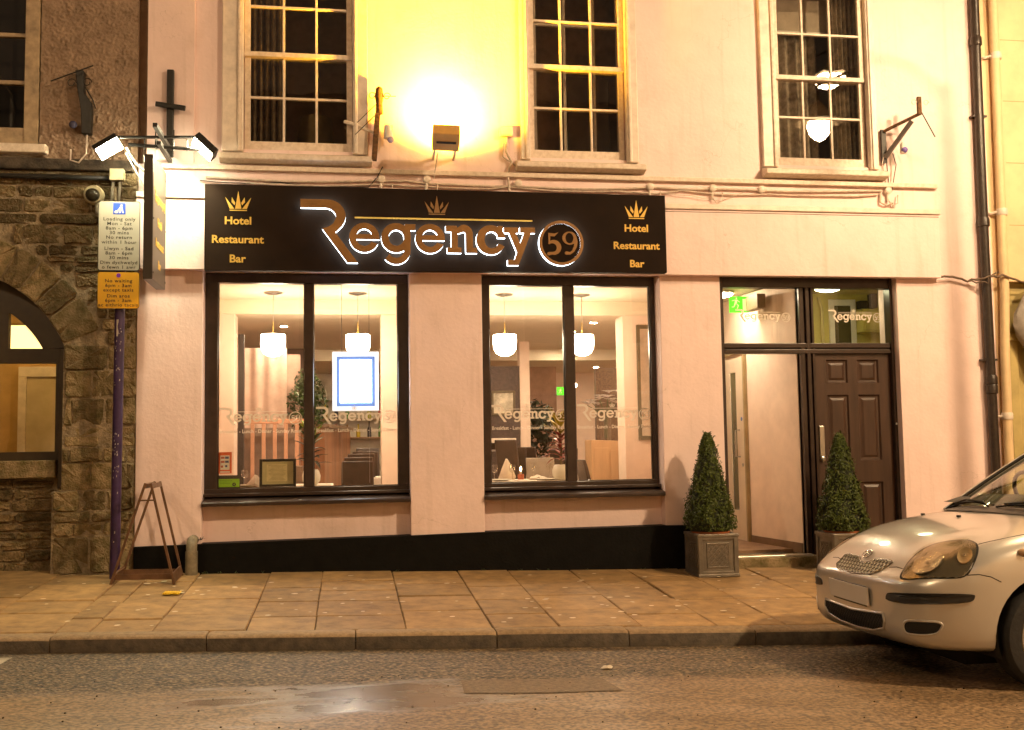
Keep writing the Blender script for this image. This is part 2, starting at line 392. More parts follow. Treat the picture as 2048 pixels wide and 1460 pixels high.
STREET = (1.0, 0.69, 0.385)
def zp(x, y): return -0.025 * (x - 1.377) + 0.046 * y            # pavement height
def zr(x, y): return -0.172 - 0.030 * x - 0.030 * (y + 2.53)     # road height
def yk(x): return -2.345 - 0.032 * x                             # back edge of the kerb
GLYPH = {
 'R': [[[0.4165,-0.097],[0.412,-0.097],[0.1904,0.2075],[0.232,0.221],[0.2665,0.2387],[0.2899,0.257],[0.294,0.2675],[0.3065,0.2885],[0.311,0.3035],[0.312,0.3125],[0.3109,0.3275],[0.3087,0.3365],[0.3025,0.3503],[0.2968,0.359],[0.2841,0.3725],[0.268,0.3837],[0.2485,0.392],[0.229,0.396],[0.001,0.3965],[0.0,0.398],[0.0,0.47],[0.001,0.4715],[0.232,0.4719],[0.2665,0.4695],[0.286,0.465],[0.3025,0.4592],[0.322,0.4498],[0.3372,0.44],[0.3505,0.4291],[0.367,0.4115],[0.3775,0.3965],[0.3861,0.38],[0.3927,0.362],[0.3963,0.3455],[0.398,0.3215],[0.3967,0.305],[0.393,0.287],[0.3853,0.266],[0.3773,0.251],[0.367,0.2363],[0.3324,0.1985],[0.3062,0.176],[0.5049,-0.0955],[0.5035,-0.097]]],
 'e': [[[-0.016,-0.133],[-0.0415,-0.1274],[-0.0655,-0.1169],[-0.0865,-0.1023],[-0.1048,-0.0835],[-0.1193,-0.061],[-0.1288,-0.037],[-0.1335,-0.0115],[-0.1331,0.0155],[-0.1276,0.041],[-0.1172,0.065],[-0.1028,0.086],[-0.0835,0.1048],[-0.061,0.1193],[-0.037,0.1288],[-0.0115,0.1335],[0.0155,0.1331],[0.041,0.1276],[0.065,0.1172],[0.0863,0.1025],[0.1052,0.083],[0.1196,0.0605],[0.1289,0.0365],[0.1335,0.011],[0.1332,-0.0145],[0.1325,-0.016],[-0.0685,-0.016],[-0.0694,-0.019],[-0.0641,-0.034],[-0.0582,-0.0445],[-0.0505,-0.0543],[-0.0416,-0.0625],[-0.0325,-0.0685],[-0.013,-0.0757],[-0.0025,-0.077],[0.0095,-0.0763],[0.02,-0.0739],[0.0305,-0.0696],[0.0485,-0.0564],[0.0635,-0.0362],[0.104,-0.0516],[0.1221,-0.055],[0.1124,-0.073],[0.0995,-0.0898],[0.0839,-0.1045],[0.0662,-0.1165],[0.047,-0.1255],[0.026,-0.1315],[0.005,-0.1339]],[[-0.0672,0.0305],[0.0671,0.0305],[0.0626,0.041],[0.0561,0.0515],[0.041,0.0669],[0.0215,0.0774],[0.0005,0.081],[-0.0205,0.0777],[-0.04,0.0677],[-0.0561,0.0515]]],
 'g': [[[0.8315,-0.1056],[0.812,-0.1018],[0.791,-0.094],[0.776,-0.0858],[0.7622,-0.0755],[0.7478,-0.0605],[0.785,-0.0132],[0.7985,-0.0288],[0.8075,-0.0358],[0.827,-0.0446],[0.8495,-0.0474],[0.8615,-0.0459],[0.88,-0.0395],[0.89,-0.0334],[0.905,-0.0181],[0.914,-0.0005],[0.9166,0.01],[0.917,0.0205],[0.8975,0.0109],[0.8765,0.0043],[0.8555,0.0013],[0.833,0.0017],[0.812,0.0057],[0.791,0.0133],[0.7727,0.0235],[0.7556,0.037],[0.7406,0.0535],[0.729,0.0715],[0.7204,0.091],[0.715,0.112],[0.713,0.133],[0.7146,0.1555],[0.7196,0.1765],[0.7277,0.196],[0.7434,0.22],[0.765,0.241],[0.7895,0.256],[0.818,0.2658],[0.842,0.2689],[0.8675,0.2674],[0.8915,0.2614],[0.917,0.25],[0.9215,0.25],[0.923,0.261],[1.0205,0.261],[1.021,0.2065],[0.9785,0.206],[0.977,0.205],[0.977,0.1675],[0.98,0.151],[0.981,0.1345],[0.9801,0.1195],[0.977,0.1015],[0.977,0.016],[0.9708,-0.017],[0.9629,-0.0365],[0.9528,-0.053],[0.9395,-0.0685],[0.9245,-0.0813],[0.908,-0.0916],[0.89,-0.0993],[0.8705,-0.1044],[0.851,-0.1064]],[[0.841,0.0625],[0.854,0.0622],[0.866,0.0643],[0.878,0.0688],[0.89,0.0763],[0.9005,0.0864],[0.9079,0.097],[0.9135,0.109],[0.917,0.1225],[0.916,0.1525],[0.911,0.167],[0.9037,0.1795],[0.8944,0.19],[0.8825,0.1988],[0.869,0.2049],[0.8555,0.2077],[0.842,0.2076],[0.8285,0.2047],[0.8165,0.1994],[0.8053,0.1915],[0.7954,0.181],[0.7879,0.169],[0.7828,0.1555],[0.7803,0.142],[0.7804,0.127],[0.7831,0.1135],[0.788,0.1009],[0.795,0.0895],[0.8045,0.0792],[0.815,0.0715],[0.827,0.0658]]],
 'n': [[[1.309,0.006],[1.309,0.054],[1.3105,0.055],[1.347,0.0555],[1.347,0.1995],[1.2985,0.2],[1.297,0.201],[1.297,0.255],[1.396,0.255],[1.402,0.2368],[1.426,0.2504],[1.4322,0.2565],[1.4395,0.2611],[1.4485,0.2638],[1.4635,0.265],[1.48,0.2629],[1.4935,0.2584],[1.5115,0.2476],[1.5227,0.237],[1.5325,0.2235],[1.5395,0.2085],[1.5435,0.1935],[1.545,0.177],[1.5453,0.0555],[1.582,0.055],[1.583,0.054],[1.583,0.006],[1.5805,0.005],[1.4815,0.005],[1.48,0.006],[1.479,0.015],[1.4785,0.1815],[1.4728,0.1935],[1.468,0.1973],[1.462,0.1988],[1.456,0.1983],[1.417,0.186],[1.4059,0.1815],[1.405,0.18],[1.405,0.0555],[1.438,0.055],[1.439,0.054],[1.439,0.006],[1.4365,0.005],[1.3105,0.005]]],
 'c': [[[1.6925,-0.0046],[1.6625,0.0033],[1.6475,0.0103],[1.634,0.0186],[1.6215,0.0285],[1.61,0.04],[1.6002,0.0525],[1.592,0.066],[1.5851,0.081],[1.5803,0.096],[1.5773,0.111],[1.576,0.1275],[1.5767,0.144],[1.5791,0.159],[1.5833,0.174],[1.5895,0.189],[1.6043,0.213],[1.6235,0.2333],[1.646,0.2489],[1.6715,0.2598],[1.697,0.2652],[1.7225,0.2656],[1.748,0.2611],[1.7735,0.2514],[1.775,0.26],[1.8215,0.26],[1.8221,0.21],[1.8315,0.195],[1.8385,0.18],[1.8442,0.162],[1.8455,0.151],[1.7825,0.151],[1.7735,0.1523],[1.7732,0.1725],[1.763,0.1871],[1.7545,0.195],[1.745,0.2012],[1.7345,0.2055],[1.724,0.2077],[1.706,0.2067],[1.688,0.1995],[1.673,0.1871],[1.661,0.1693],[1.6553,0.1545],[1.6523,0.138],[1.6524,0.1215],[1.6551,0.1065],[1.6606,0.0915],[1.6685,0.0784],[1.6785,0.0675],[1.6895,0.0596],[1.7015,0.0545],[1.715,0.0521],[1.7285,0.053],[1.7405,0.0567],[1.7518,0.063],[1.7621,0.072],[1.7713,0.084],[1.778,0.0972],[1.835,0.072],[1.8245,0.0536],[1.811,0.0368],[1.7945,0.0219],[1.7765,0.0103],[1.757,0.0017],[1.736,-0.0039],[1.715,-0.006]]],
 'y': [[[1.8645,-0.102],[1.8645,-0.052],[1.926,-0.052],[1.9275,-0.0506],[1.952,0.02],[1.8794,0.197],[1.878,0.198],[1.831,0.1985],[1.8315,0.2488],[1.968,0.249],[1.969,0.248],[1.9688,0.1985],[1.944,0.198],[1.9424,0.197],[1.983,0.1004],[2.0185,0.1985],[2.0175,0.2],[1.9815,0.2],[1.9815,0.251],[2.1225,0.251],[2.1225,0.2],[2.0835,0.2],[2.0824,0.1985],[1.9652,-0.1015]]],
 'ring': [[[2.3555,-0.0966],[2.3345,-0.0941],[2.315,-0.0899],[2.2955,-0.0836],[2.2767,-0.0755],[2.258,-0.0651],[2.2415,-0.0536],[2.2265,-0.0409],[2.212,-0.026],[2.1995,-0.0103],[2.1883,0.007],[2.179,0.025],[2.1712,0.0445],[2.1656,0.064],[2.1618,0.085],[2.1601,0.1045],[2.1604,0.1255],[2.1629,0.1465],[2.1671,0.166],[2.1734,0.1855],[2.1815,0.2043],[2.1919,0.223],[2.2034,0.2395],[2.2161,0.2545],[2.231,0.269],[2.2467,0.2815],[2.264,0.2927],[2.282,0.302],[2.3015,0.3098],[2.321,0.3154],[2.342,0.3192],[2.3615,0.3209],[2.3825,0.3206],[2.4035,0.3181],[2.423,0.3139],[2.4425,0.3076],[2.4613,0.2995],[2.48,0.2891],[2.4965,0.2776],[2.5115,0.2649],[2.526,0.25],[2.5385,0.2343],[2.5497,0.217],[2.559,0.199],[2.5668,0.1795],[2.5724,0.16],[2.5762,0.139],[2.5779,0.1195],[2.5776,0.0985],[2.5751,0.0775],[2.5709,0.058],[2.5646,0.0385],[2.5565,0.0197],[2.5461,0.001],[2.5346,-0.0155],[2.5219,-0.0305],[2.507,-0.045],[2.4913,-0.0575],[2.474,-0.0687],[2.456,-0.078],[2.4365,-0.0858],[2.417,-0.0914],[2.396,-0.0952],[2.3765,-0.0969]],[[2.3555,-0.0695],[2.3915,-0.0686],[2.426,-0.0608],[2.459,-0.0462],[2.4877,-0.026],[2.5121,-0.0005],[2.5312,0.0295],[2.5441,0.0625],[2.5483,0.0805],[2.5505,0.0985],[2.5496,0.1345],[2.5418,0.169],[2.5272,0.202],[2.507,0.2307],[2.4815,0.2551],[2.4515,0.2742],[2.4185,0.2871],[2.4005,0.2913],[2.3825,0.2935],[2.3465,0.2926],[2.312,0.2848],[2.279,0.2702],[2.2503,0.25],[2.2259,0.2245],[2.2068,0.1945],[2.1939,0.1615],[2.1897,0.1435],[2.1875,0.1255],[2.1884,0.0895],[2.1962,0.055],[2.2108,0.022],[2.231,-0.0067],[2.2565,-0.0311],[2.2865,-0.0502],[2.3195,-0.0631],[2.3375,-0.0673]]],
 'five': [[[2.2495,-0.0038],[2.242,-0.0005],[2.2368,0.007],[2.2365,0.016],[2.2409,0.0235],[2.2495,0.0278],[2.29,0.0282],[2.3042,0.0325],[2.314,0.0394],[2.3198,0.046],[2.325,0.0565],[2.327,0.0685],[2.3248,0.082],[2.3193,0.0925],[2.3104,0.1015],[2.299,0.1075],[2.29,0.1096],[2.278,0.1094],[2.2658,0.106],[2.2645,0.1],[2.2495,0.1],[2.2475,0.1135],[2.249,0.1195],[2.249,0.2065],[2.3065,0.2011],[2.344,0.2127],[2.3065,0.173],[2.2653,0.1765],[2.265,0.1345],[2.266,0.1325],[2.2795,0.1383],[2.2915,0.1406],[2.3065,0.1404],[2.317,0.1385],[2.329,0.134],[2.3407,0.127],[2.3491,0.1195],[2.3594,0.106],[2.3644,0.0955],[2.368,0.082],[2.3688,0.067],[2.3671,0.055],[2.3631,0.043],[2.3564,0.031],[2.3474,0.0205],[2.338,0.013],[2.326,0.0065],[2.314,0.0028],[2.302,0.0013],[2.2825,0.0036],[2.254,-0.0039]]],
 'nine': [[[2.414,0.0038],[2.4065,0.0085],[2.4029,0.0145],[2.4021,0.022],[2.405,0.0296],[2.411,0.035],[2.42,0.037],[2.45,0.0282],[2.4725,0.0465],[2.4883,0.0835],[2.4926,0.1105],[2.492,0.1119],[2.4815,0.1055],[2.471,0.1013],[2.4515,0.098],[2.4305,0.1003],[2.4125,0.1077],[2.3975,0.1195],[2.3863,0.136],[2.3813,0.154],[2.3826,0.1735],[2.387,0.1855],[2.3936,0.196],[2.4022,0.205],[2.414,0.2132],[2.426,0.2183],[2.4395,0.2214],[2.453,0.2219],[2.4665,0.2199],[2.483,0.2137],[2.4965,0.2044],[2.507,0.1924],[2.5141,0.178],[2.525,0.1255],[2.5154,0.076],[2.4905,0.033],[2.4575,0.0087],[2.453,0.0071],[2.4185,0.0032]],[[2.4394,0.112],[2.447,0.111],[2.4545,0.112],[2.462,0.115],[2.4684,0.1195],[2.474,0.1255],[2.4794,0.1345],[2.4846,0.1525],[2.4838,0.172],[2.477,0.1901],[2.4715,0.1975],[2.465,0.2032],[2.4575,0.2071],[2.45,0.2088],[2.4425,0.2087],[2.435,0.2065],[2.423,0.198],[2.4139,0.184],[2.4094,0.1675],[2.4102,0.148],[2.4161,0.1315],[2.426,0.1192]]],
}
# ================================================================== GROUND
def road_material():
    m = bpy.data.materials.new('asphalt'); m.use_nodes = True
    n, l = m.node_tree.nodes, m.node_tree.links
    b = n['Principled BSDF']
    def math_(op, a, b_=None, clamp=False):
        k = n.new('ShaderNodeMath'); k.operation = op; k.use_clamp = clamp
        for i, q in enumerate((a, b_)):
            if q is None: continue
            if isinstance(q, (int, float)): k.inputs[i].default_value = q
            else: l.new(q, k.inputs[i])
        return k.outputs[0]
    def ramp(src, p0, p1, c0=0.0, c1=1.0):
        k = n.new('ShaderNodeMapRange'); k.clamp = True
        k.inputs[1].default_value = p0; k.inputs[2].default_value = p1; k.inputs[3].default_value = c0; k.inputs[4].default_value = c1
        l.new(src, k.inputs[0]); return k.outputs[0]
    def mixc(f, a, c):
        k = n.new('ShaderNodeMixRGB'); l.new(f, k.inputs[0])
        for i, q in ((1, a), (2, c)):
            if isinstance(q, tuple): k.inputs[i].default_value = (*q, 1)
            else: l.new(q, k.inputs[i])
        return k.outputs[0]
    tc = n.new('ShaderNodeTexCoord')
    sp = n.new('ShaderNodeSeparateXYZ'); l.new(tc.outputs['Object'], sp.inputs[0])
    chip = n.new('ShaderNodeTexVoronoi'); chip.inputs['Scale'].default_value = 55; l.new(tc.outputs['Object'], chip.inputs['Vector'])
    chip2 = n.new('ShaderNodeTexNoise'); chip2.inputs['Scale'].default_value = 38; chip2.inputs['Detail'].default_value = 4; l.new(tc.outputs['Object'], chip2.inputs['Vector'])
    big = n.new('ShaderNodeTexNoise'); big.inputs['Scale'].default_value = 1.3; big.inputs['Detail'].default_value = 7; l.new(tc.outputs['Object'], big.inputs['Vector'])
    mp = n.new('ShaderNodeMapping'); mp.inputs['Scale'].default_value = (1.0, 2.4, 1); l.new(tc.outputs['Object'], mp.inputs[0])
    str_ = n.new('ShaderNodeTexNoise'); str_.inputs['Scale'].default_value = 1.5; str_.inputs['Detail'].default_value = 7; str_.inputs['Roughness'].default_value = 0.6; l.new(mp.outputs[0], str_.inputs['Vector'])
    # the worn wheel track begins about 1.2 m out from the kerb
    yn = math_('ADD', sp.outputs[1], math_('MULTIPLY', math_('SUBTRACT', big.outputs[0], 0.5), 0.55))
    coarse = ramp(yn, -3.82, -3.62)
    # water lies in the shallow dip of the track
    dx = math_('DIVIDE', math_('SUBTRACT', sp.outputs[0], 0.05), 1.15)
    dy = math_('DIVIDE', math_('SUBTRACT', sp.outputs[1], -4.0), 0.55)
    dist = math_('SQRT', math_('ADD', math_('MULTIPLY', dx, dx), math_('MULTIPLY', dy, dy)))
    dip = ramp(dist, 1.4, 0.0)
    wet = ramp(math_('ADD', math_('MULTIPLY', str_.outputs[0], 0.9), math_('MULTIPLY', dip, 0.50)), 0.66, 0.82)
    damp = ramp(str_.outputs[0], 0.38, 0.66)
    spk = ramp(chip2.outputs[0], 0.40, 0.62)
    c_coarse = mixc(spk, (0.02, 0.014, 0.008), (0.23, 0.165, 0.092))
    c_fine = mixc(damp, (0.19, 0.125, 0.065), (0.27, 0.18, 0.10))
    c = mixc(coarse, c_fine, c_coarse)
    fs = n.new('ShaderNodeTexNoise'); fs.inputs['Scale'].default_value = 42; fs.inputs['Detail'].default_value = 3; l.new(tc.outputs['Object'], fs.inputs['Vector'])
    k = n.new('ShaderNodeMixRGB'); k.blend_type = 'MULTIPLY'; k.inputs[0].default_value = 1.0; l.new(c, k.inputs[1]); l.new(ramp(fs.outputs[0], 0.36, 0.64, 0.35, 1.5), k.inputs[2]); c = k.outputs[0]
    c = mixc(wet, c, (0.15, 0.125, 0.10))
    l.new(ramp(wet, 0, 1, 0.5, 1.0), b.inputs['Specular IOR Level'])
    l.new(c, b.inputs['Base Color'])
    rg = math_('SUBTRACT', math_('ADD', math_('MULTIPLY', coarse, 0.12), 0.50), math_('MULTIPLY', damp, 0.10))
    rg = math_('MULTIPLY', rg, math_('SUBTRACT', 1.0, math_('MULTIPLY', wet, 0.45)))
    l.new(rg, b.inputs['Roughness'])
    bh = math_('ADD', math_('MULTIPLY', chip.outputs[0], 0.5), math_('MULTIPLY', chip2.outputs[0], 0.8))
    bp = n.new('ShaderNodeBump'); bp.inputs['Distance'].default_value = 0.012
    l.new(bh, bp.inputs['Height'])
    l.new(math_('MULTIPLY', math_('ADD', math_('MULTIPLY', coarse, 0.95), 0.30), math_('SUBTRACT', 1.0, math_('MULTIPLY', wet, 1.0))), bp.inputs['Strength'])
    l.new(bp.outputs[0], b.inputs['Normal'])
    return m
def sheet(name, x0, x1, y0, y1, zf, m, dz=0.0, kind='structure'):
    o = MB().add([(x0, y0, zf(x0, y0) + dz), (x1, y0, zf(x1, y0) + dz), (x1, y1, zf(x1, y1) + dz), (x0, y1, zf(x0, y1) + dz)], [(0, 1, 2, 3)]).build(name, m)
    return tag(o, kind=kind)
sheet('ground', -60, 60, -60, 40, lambda x, y: -2.6, joint_m)
sheet('road', -30, 34, -11.2, -2.3, zr, road_material())
sheet('opposite_pavement', -30, 34, -30, -11.2, lambda x, y: zr(x, -11.2) + 0.11, slab_m)
line = mat('road_paint', (0.62, 0.55, 0.42), 0.6, col2=(0.25, 0.21, 0.15), vscale=25, bump=0.3)
o = MB().add([(x, y, zr(x, y) + 0.004) for x, y in ((-2.13, -2.60), (-2.03, -2.60), (-2.03, -4.9), (-2.13, -4.9))], [(0, 1, 2, 3)]).build('bay_line', line)
tag(o, kind='structure')

pt = MB().add([(x, y, zr(x, y) + 0.004) for x, y in ((0.62, -3.60), (1.42, -3.62), (1.45, -3.97), (1.1, -3.99), (0.60, -3.95))], [(0, 1, 2, 3, 4)]).build('road_patch', mat('patch_asphalt', (0.22, 0.155, 0.09), 0.62, col2=(0.09, 0.065, 0.04), vscale=40, bump=0.9, bscale=60, bdist=0.012))
tag(pt, kind='structure')
ps = MB(); ps.ring([[(1.52 + r * math.cos(a) * (1 + .3 * math.sin(2 * a)), -3.35 + r * .6 * math.sin(a), zr(1.52, -3.35) + h + .004 * math.sin(3 * a)) for a in [i * PI / 6 for i in range(12)]] for r, h in ((.03, .003), (.036, .010), (.024, .018), (.006, .02))])
tag(ps.build('paper_scrap', mat('scrap_paper', (0.7, 0.62, 0.5), 0.8), smooth=30), 'crumpled pale paper scrap lying on the road near the kerb', 'litter')
pave = MB().add([(x, y, zp(x, y) - 0.012) for x, y in ((-14, 0.3), (16, 0.3), (16, yk(16) + 0.01), (-14, yk(-14) + 0.01))], [(0, 1, 2, 3)]).build('pavement', joint_m)
tag(pave, kind='structure')
def slab(x0, x1, y0, y1, parent, jit=0.004):
    g = 0.0025
    t = random.uniform(-0.005, 0.006); tx = random.uniform(-0.004, 0.004); ty = random.uniform(-0.004, 0.004)
    cx, cy = (x0 + x1) / 2, (y0 + y1) / 2
    c = [(x0 + g, y0 + g), (x1 - g, y0 + g), (x1 - g, y1 - g), (x0 + g, y1 - g)]
    c = [(a + random.uniform(-jit, jit) * 0.7, b + (0.006 if b < cy else -0.006) + random.uniform(-jit, jit)) for a, b in c]
    b = MB(); vs = []
    for k, (ins, dz) in enumerate(((0, -0.05), (0, -0.007), (0.006, 0.0))):
        for a, q in c:
            xx = a + (ins if a < cx else -ins); yy = q + (ins if q < cy else -ins)
            vs.append((xx, yy, zp(xx, yy) + dz + t + tx * (xx - cx) + ty * (yy - cy)))
    fs = [(8, 9, 10, 11)] + [(k * 4 + i, k * 4 + (i + 1) % 4, k * 4 + 4 + (i + 1) % 4, k * 4 + 4 + i) for k in (0, 1) for i in range(4)]
    return b.add(vs, fs).build('paving_slab', slab_m, parent)
COLS = [(-3.75, -3.05, [-.4, -1.0, -1.5, -1.95]), (-3.05, -2.44, [-.5, -1.05, -1.72]), (-2.44, -1.88, [-.53, -1.19, -1.62, -2.05]), (-1.88, -1.67, [-.45, -.98, -1.40, -1.84]),
        (-1.67, -1.27, [-.42, -1.31, -1.88]), (-1.27, -.67, [-.62, -1.20, -1.77]), (-.67, -.22, [-.77, -1.32, -1.86]), (-.22, .39, [-.46, -.90, -1.33, -1.88]),
        (.39, .98, [-.65, -1.18, -1.74]), (.98, 1.44, [-.83, -1.38, -1.92]), (1.44, 2.02, [-.71, -1.25, -1.81]), (2.02, 2.56, [-.75, -1.44, -2.0]), (2.56, 3.06, [-.40, -.69, -1.47, -2.03]),
        (3.06, 3.72, [-.69, -1.07, -1.47, -2.03]), (3.72, 4.3, [-.6, -1.3, -1.9]), (4.3, 4.95, [-.45, -1.05, -1.75]), (4.95, 5.6, [-.7, -1.4, -2.0]), (5.6, 6.2, [-.5, -1.2, -1.8]), (6.2, 6.9, [-.7, -1.3, -2.0]), (6.9, 7.6, [-.5, -1.2, -1.9])]
for x0, x1, ys in COLS:
    e = [-0.005 if x0 > -2.5 else 0.2] + ys + [yk((x0 + x1) / 2) + 0.012]
    for k in range(len(e) - 1):
        slab(x0, x1, e[k + 1], e[k], pave)
# small round spots of trodden gum: real thin discs, too many to count
gum = MB()
for i in range(130):
    x = random.uniform(-2.6, 4.6); y = random.uniform(-2.3, -0.25); r = random.uniform(0.012, 0.026)
    gum.add([(x + r * math.cos(a * PI / 4) * random.uniform(.8, 1.25), y + r * math.sin(a * PI / 4), zp(x, y) + 0.0085) for a in range(8)], [tuple(range(8))])
tag(gum.build('trodden_gum', mat('gum', (0.78, 0.66, 0.48), 0.8, var=0.2), pave), kind='stuff')
# fallen bits on the road
grit = MB()
for i in range(170):
    x = random.uniform(-2.6, 4.2); y = random.uniform(-5.2, -3.3); r = random.uniform(0.002, 0.006)
    grit.ball((x, y, zr(x, y) + r * 0.5), r, 6, 4, 0.7)
tag(grit.build('road_grit', mat('grit', (0.05, 0.035, 0.022), 0.9, var=0.5), None), kind='stuff', label='scattered dark grit and leaf fragments lying on the road', cat='grit')
# kerb stones
kerb_face_m = mat('kerb_face_dark', (0.085, 0.062, 0.038), 0.75, col2=(0.035, 0.026, 0.017), vscale=16, bump=0.6, bscale=60)
kerb = MB().add([(x, y, z) for x in (-14, 16) for y, z in ((yk(x) + 0.01, zp(x, yk(x)) - 0.05), (yk(x) - 0.14, zp(x, yk(x)) - 0.05), (yk(x) - 0.14, zr(x, yk(x)) - 0.05))], [(0, 1, 4, 3), (1, 2, 5, 4)]).build('kerb', joint_m)
tag(kerb, kind='structure')
KJ = [-3.75, -2.80, -1.86, -0.90, 0.05, 0.98, 1.88, 2.77, 3.70, 4.62, 5.55, 6.5, 7.45]
for a, b in zip(KJ, KJ[1:]):
    k = MB(); a0, b0 = a + 0.004, b - 0.004
    prof = []
    t = random.uniform(-0.004, 0.004)
    for x in (a0, a0 + 0.03, (a0 + b0) / 2, b0 - 0.03, b0):
        e = 0.004 if x in (a0, b0) else 0.0
        top = zp(x, yk(x)) + 0.006 + t - e; bot = zr(x, yk(x)) - 0.05
        y = yk(x); j = random.uniform(-0.004, 0.004)
        prof.append([(x, y, bot), (x, y - 0.001, top - 0.004), (x, y - 0.006, top), (x, y - 0.135, top - 0.004 + j), (x, y - 0.157 + e, top - 0.022), (x, y - 0.166 + e + j, bot)])
    ks = k.ring(prof).build('kerb_stone', kerb_m, kerb, smooth=50)
    ks.data.materials.append(kerb_face_m)
    for p in ks.data.polygons:                        # the road-facing sides take the darker second material
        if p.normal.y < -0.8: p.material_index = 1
yel = mat('yellow_tactile', (0.85, 0.55, 0.02), 0.5, var=0.1)
g = thing('gully_marker', 'small yellow ribbed plate set in the paving by the A-board', 'marker', (-1.35, -0.97, zp(-1.35, -0.97)))
MB().add([(x, y, zp(x, y) + 0.010) for x, y in ((-1.42, -1.04), (-1.29, -1.04), (-1.29, -0.91), (-1.42, -0.91))], [(0, 1, 2, 3)]).build('plate', yel, g)
for i in range(7):
    x = -1.415 + i * 0.0185
    MB().box(x, x + 0.010, -1.035, -0.915, zp(x, -0.97) + 0.008, zp(x, -0.97) + 0.016).build('rib', yel, g)

# ================================================================== LEFT STONE BUILDING
lb = thing('stone_building', 'rubble stone building with an arched window beside the hotel', 'building', (-3.45, 0, 0.1))
ACX, ACZ, AR = -3.447, 1.662, 1.084
def arcp(r, a0, a1, n):
    return [(ACX + r * math.cos(R(a0 + (a1 - a0) * i / n)), ACZ + r * math.sin(R(a0 + (a1 - a0) * i / n))) for i in range(n + 1)]
half = [(-3.447, 3.62), (-1.832, 3.62), (-1.832, -0.2), (-2.52, -0.2), (-2.52, 0.80), (-2.445, 0.80)] + arcp(AR, 22.2, 90, 14)
w = MB().prism(half, 'y', 0.014, 0.40)
w.prism([(2 * ACX - x, z) for x, z in half][::-1], 'y', 0.014, 0.40)
w.box(-8.5, -5.07, 0.03, 0.4, -0.2, 3.62)
w.build('wall', mortar, lb)
def stone_block(poly, y_front, parent, m, depth=0.07, rough=0.013):
    """one stone: poly in XZ, chamfered uneven front"""
    n = len(poly); cx = sum(p[0] for p in poly) / n; cz = sum(p[1] for p in poly) / n
    pts = []
    for i in range(n):                                   # cut the corners and jitter
        a, b, c = Vector(poly[i - 1]), Vector(poly[i]), Vector(poly[(i + 1) % n])
        k = min(0.022, 0.3 * (a - b).length, 0.3 * (c - b).length) * random.uniform(0.5, 1.2)
        pts.append(b + (a - b).normalized() * k); pts.append(b + (c - b).normalized() * k * random.uniform(0.6, 1.2))
    mid = []
    for i, p in enumerate(pts):                          # extra points along the long edges so that no edge is straight
        q = pts[(i + 1) % len(pts)]; mid.append(p)
        if (q - p).length > 0.09:
            mid += [p.lerp(q, 0.33), p.lerp(q, 0.67)]
    pts = [p + Vector((random.uniform(-1, 1), random.uniform(-1, 1))) * 0.0065 for p in mid]
    N = len(pts); vs = []
    tx, tz = random.uniform(-0.08, 0.08), random.uniform(-0.08, 0.08)
    for ins, dy in ((0.0, depth), (0.0, 0.010), (0.012, 0.0)):
        for p in pts:
            q = p + (Vector((cx, cz)) - p).normalized() * ins
            jj = random.uniform(-rough, rough) if dy == 0.0 else 0
            vs.append((q.x, y_front + dy + jj + (0 if dy > 0.02 else tx * (q.x - cx) * 0.4 + tz * (q.y - cz) * 0.4), q.y))
    vs.append((cx + random.uniform(-.03, .03), y_front + random.uniform(-0.008, 0.006), cz + random.uniform(-.015, .015)))
    fs = [(k * N + i, k * N + (i + 1) % N, k * N + N + (i + 1) % N, k * N + N + i) for k in (0, 1) for i in range(N)]
    fs += [(2 * N + i, 2 * N + (i + 1) % N, 3 * N) for i in range(N)]
    return MB().add(vs, fs).build('stone', m, parent, smooth=22)
def stone_rows(rows, yf, m, clip=None):
    for z0, z1, xs in rows:
        for a, b in zip(xs, xs[1:]):
            g = random.uniform(0.005, 0.010); h = random.uniform(0.004, 0.010)
            za, zb = z0 + h, z1 - h
            if clip:
                zc = (za + zb) / 2
                lo = a
                if zb > ACZ:
                    for zz in (za, zb):
                        d = clip ** 2 - (zz - ACZ) ** 2
                        if d > 0: lo = max(lo, ACX + math.sqrt(d) + 0.006)
                if lo > b - 0.05: continue
                a2 = lo
            else:
                a2 = a
            sk = random.uniform(-0.012, 0.012)
            stone_block([(a2 + g, za), (b - g + sk, za + random.uniform(-.006, .006)), (b - g, zb), (a2 + g + (sk if a2 == a else 0), zb + random.uniform(-.006, .006))],
                        yf + random.uniform(-0.018, 0.012), lb, m)
PIER = [(1.851, 2.071, [-2.436, -2.075, -1.835]), (1.61, 1.851, [-2.433, -2.209, -2.009, -1.835]), (1.361, 1.61, [-2.428, -2.371, -2.098, -2.006, -1.835]), (1.174, 1.361, [-2.433, -2.128, -1.835]), (1.04, 1.174, [-2.447, -2.385, -2.113, -1.918, -1.835]), (0.806, 1.04, [-2.452, -2.197, -1.98, -1.835]), (0.625, 0.806, [-2.509, -2.285, -2.07, -2.013, -1.835]), (0.531, 0.625, [-2.507, -2.2, -1.994, -1.835]), (0.411, 0.531, [-2.509, -2.342, -2.104, -1.835]), (0.085, 0.411, [-2.514, -2.204, -1.98, -1.835])]
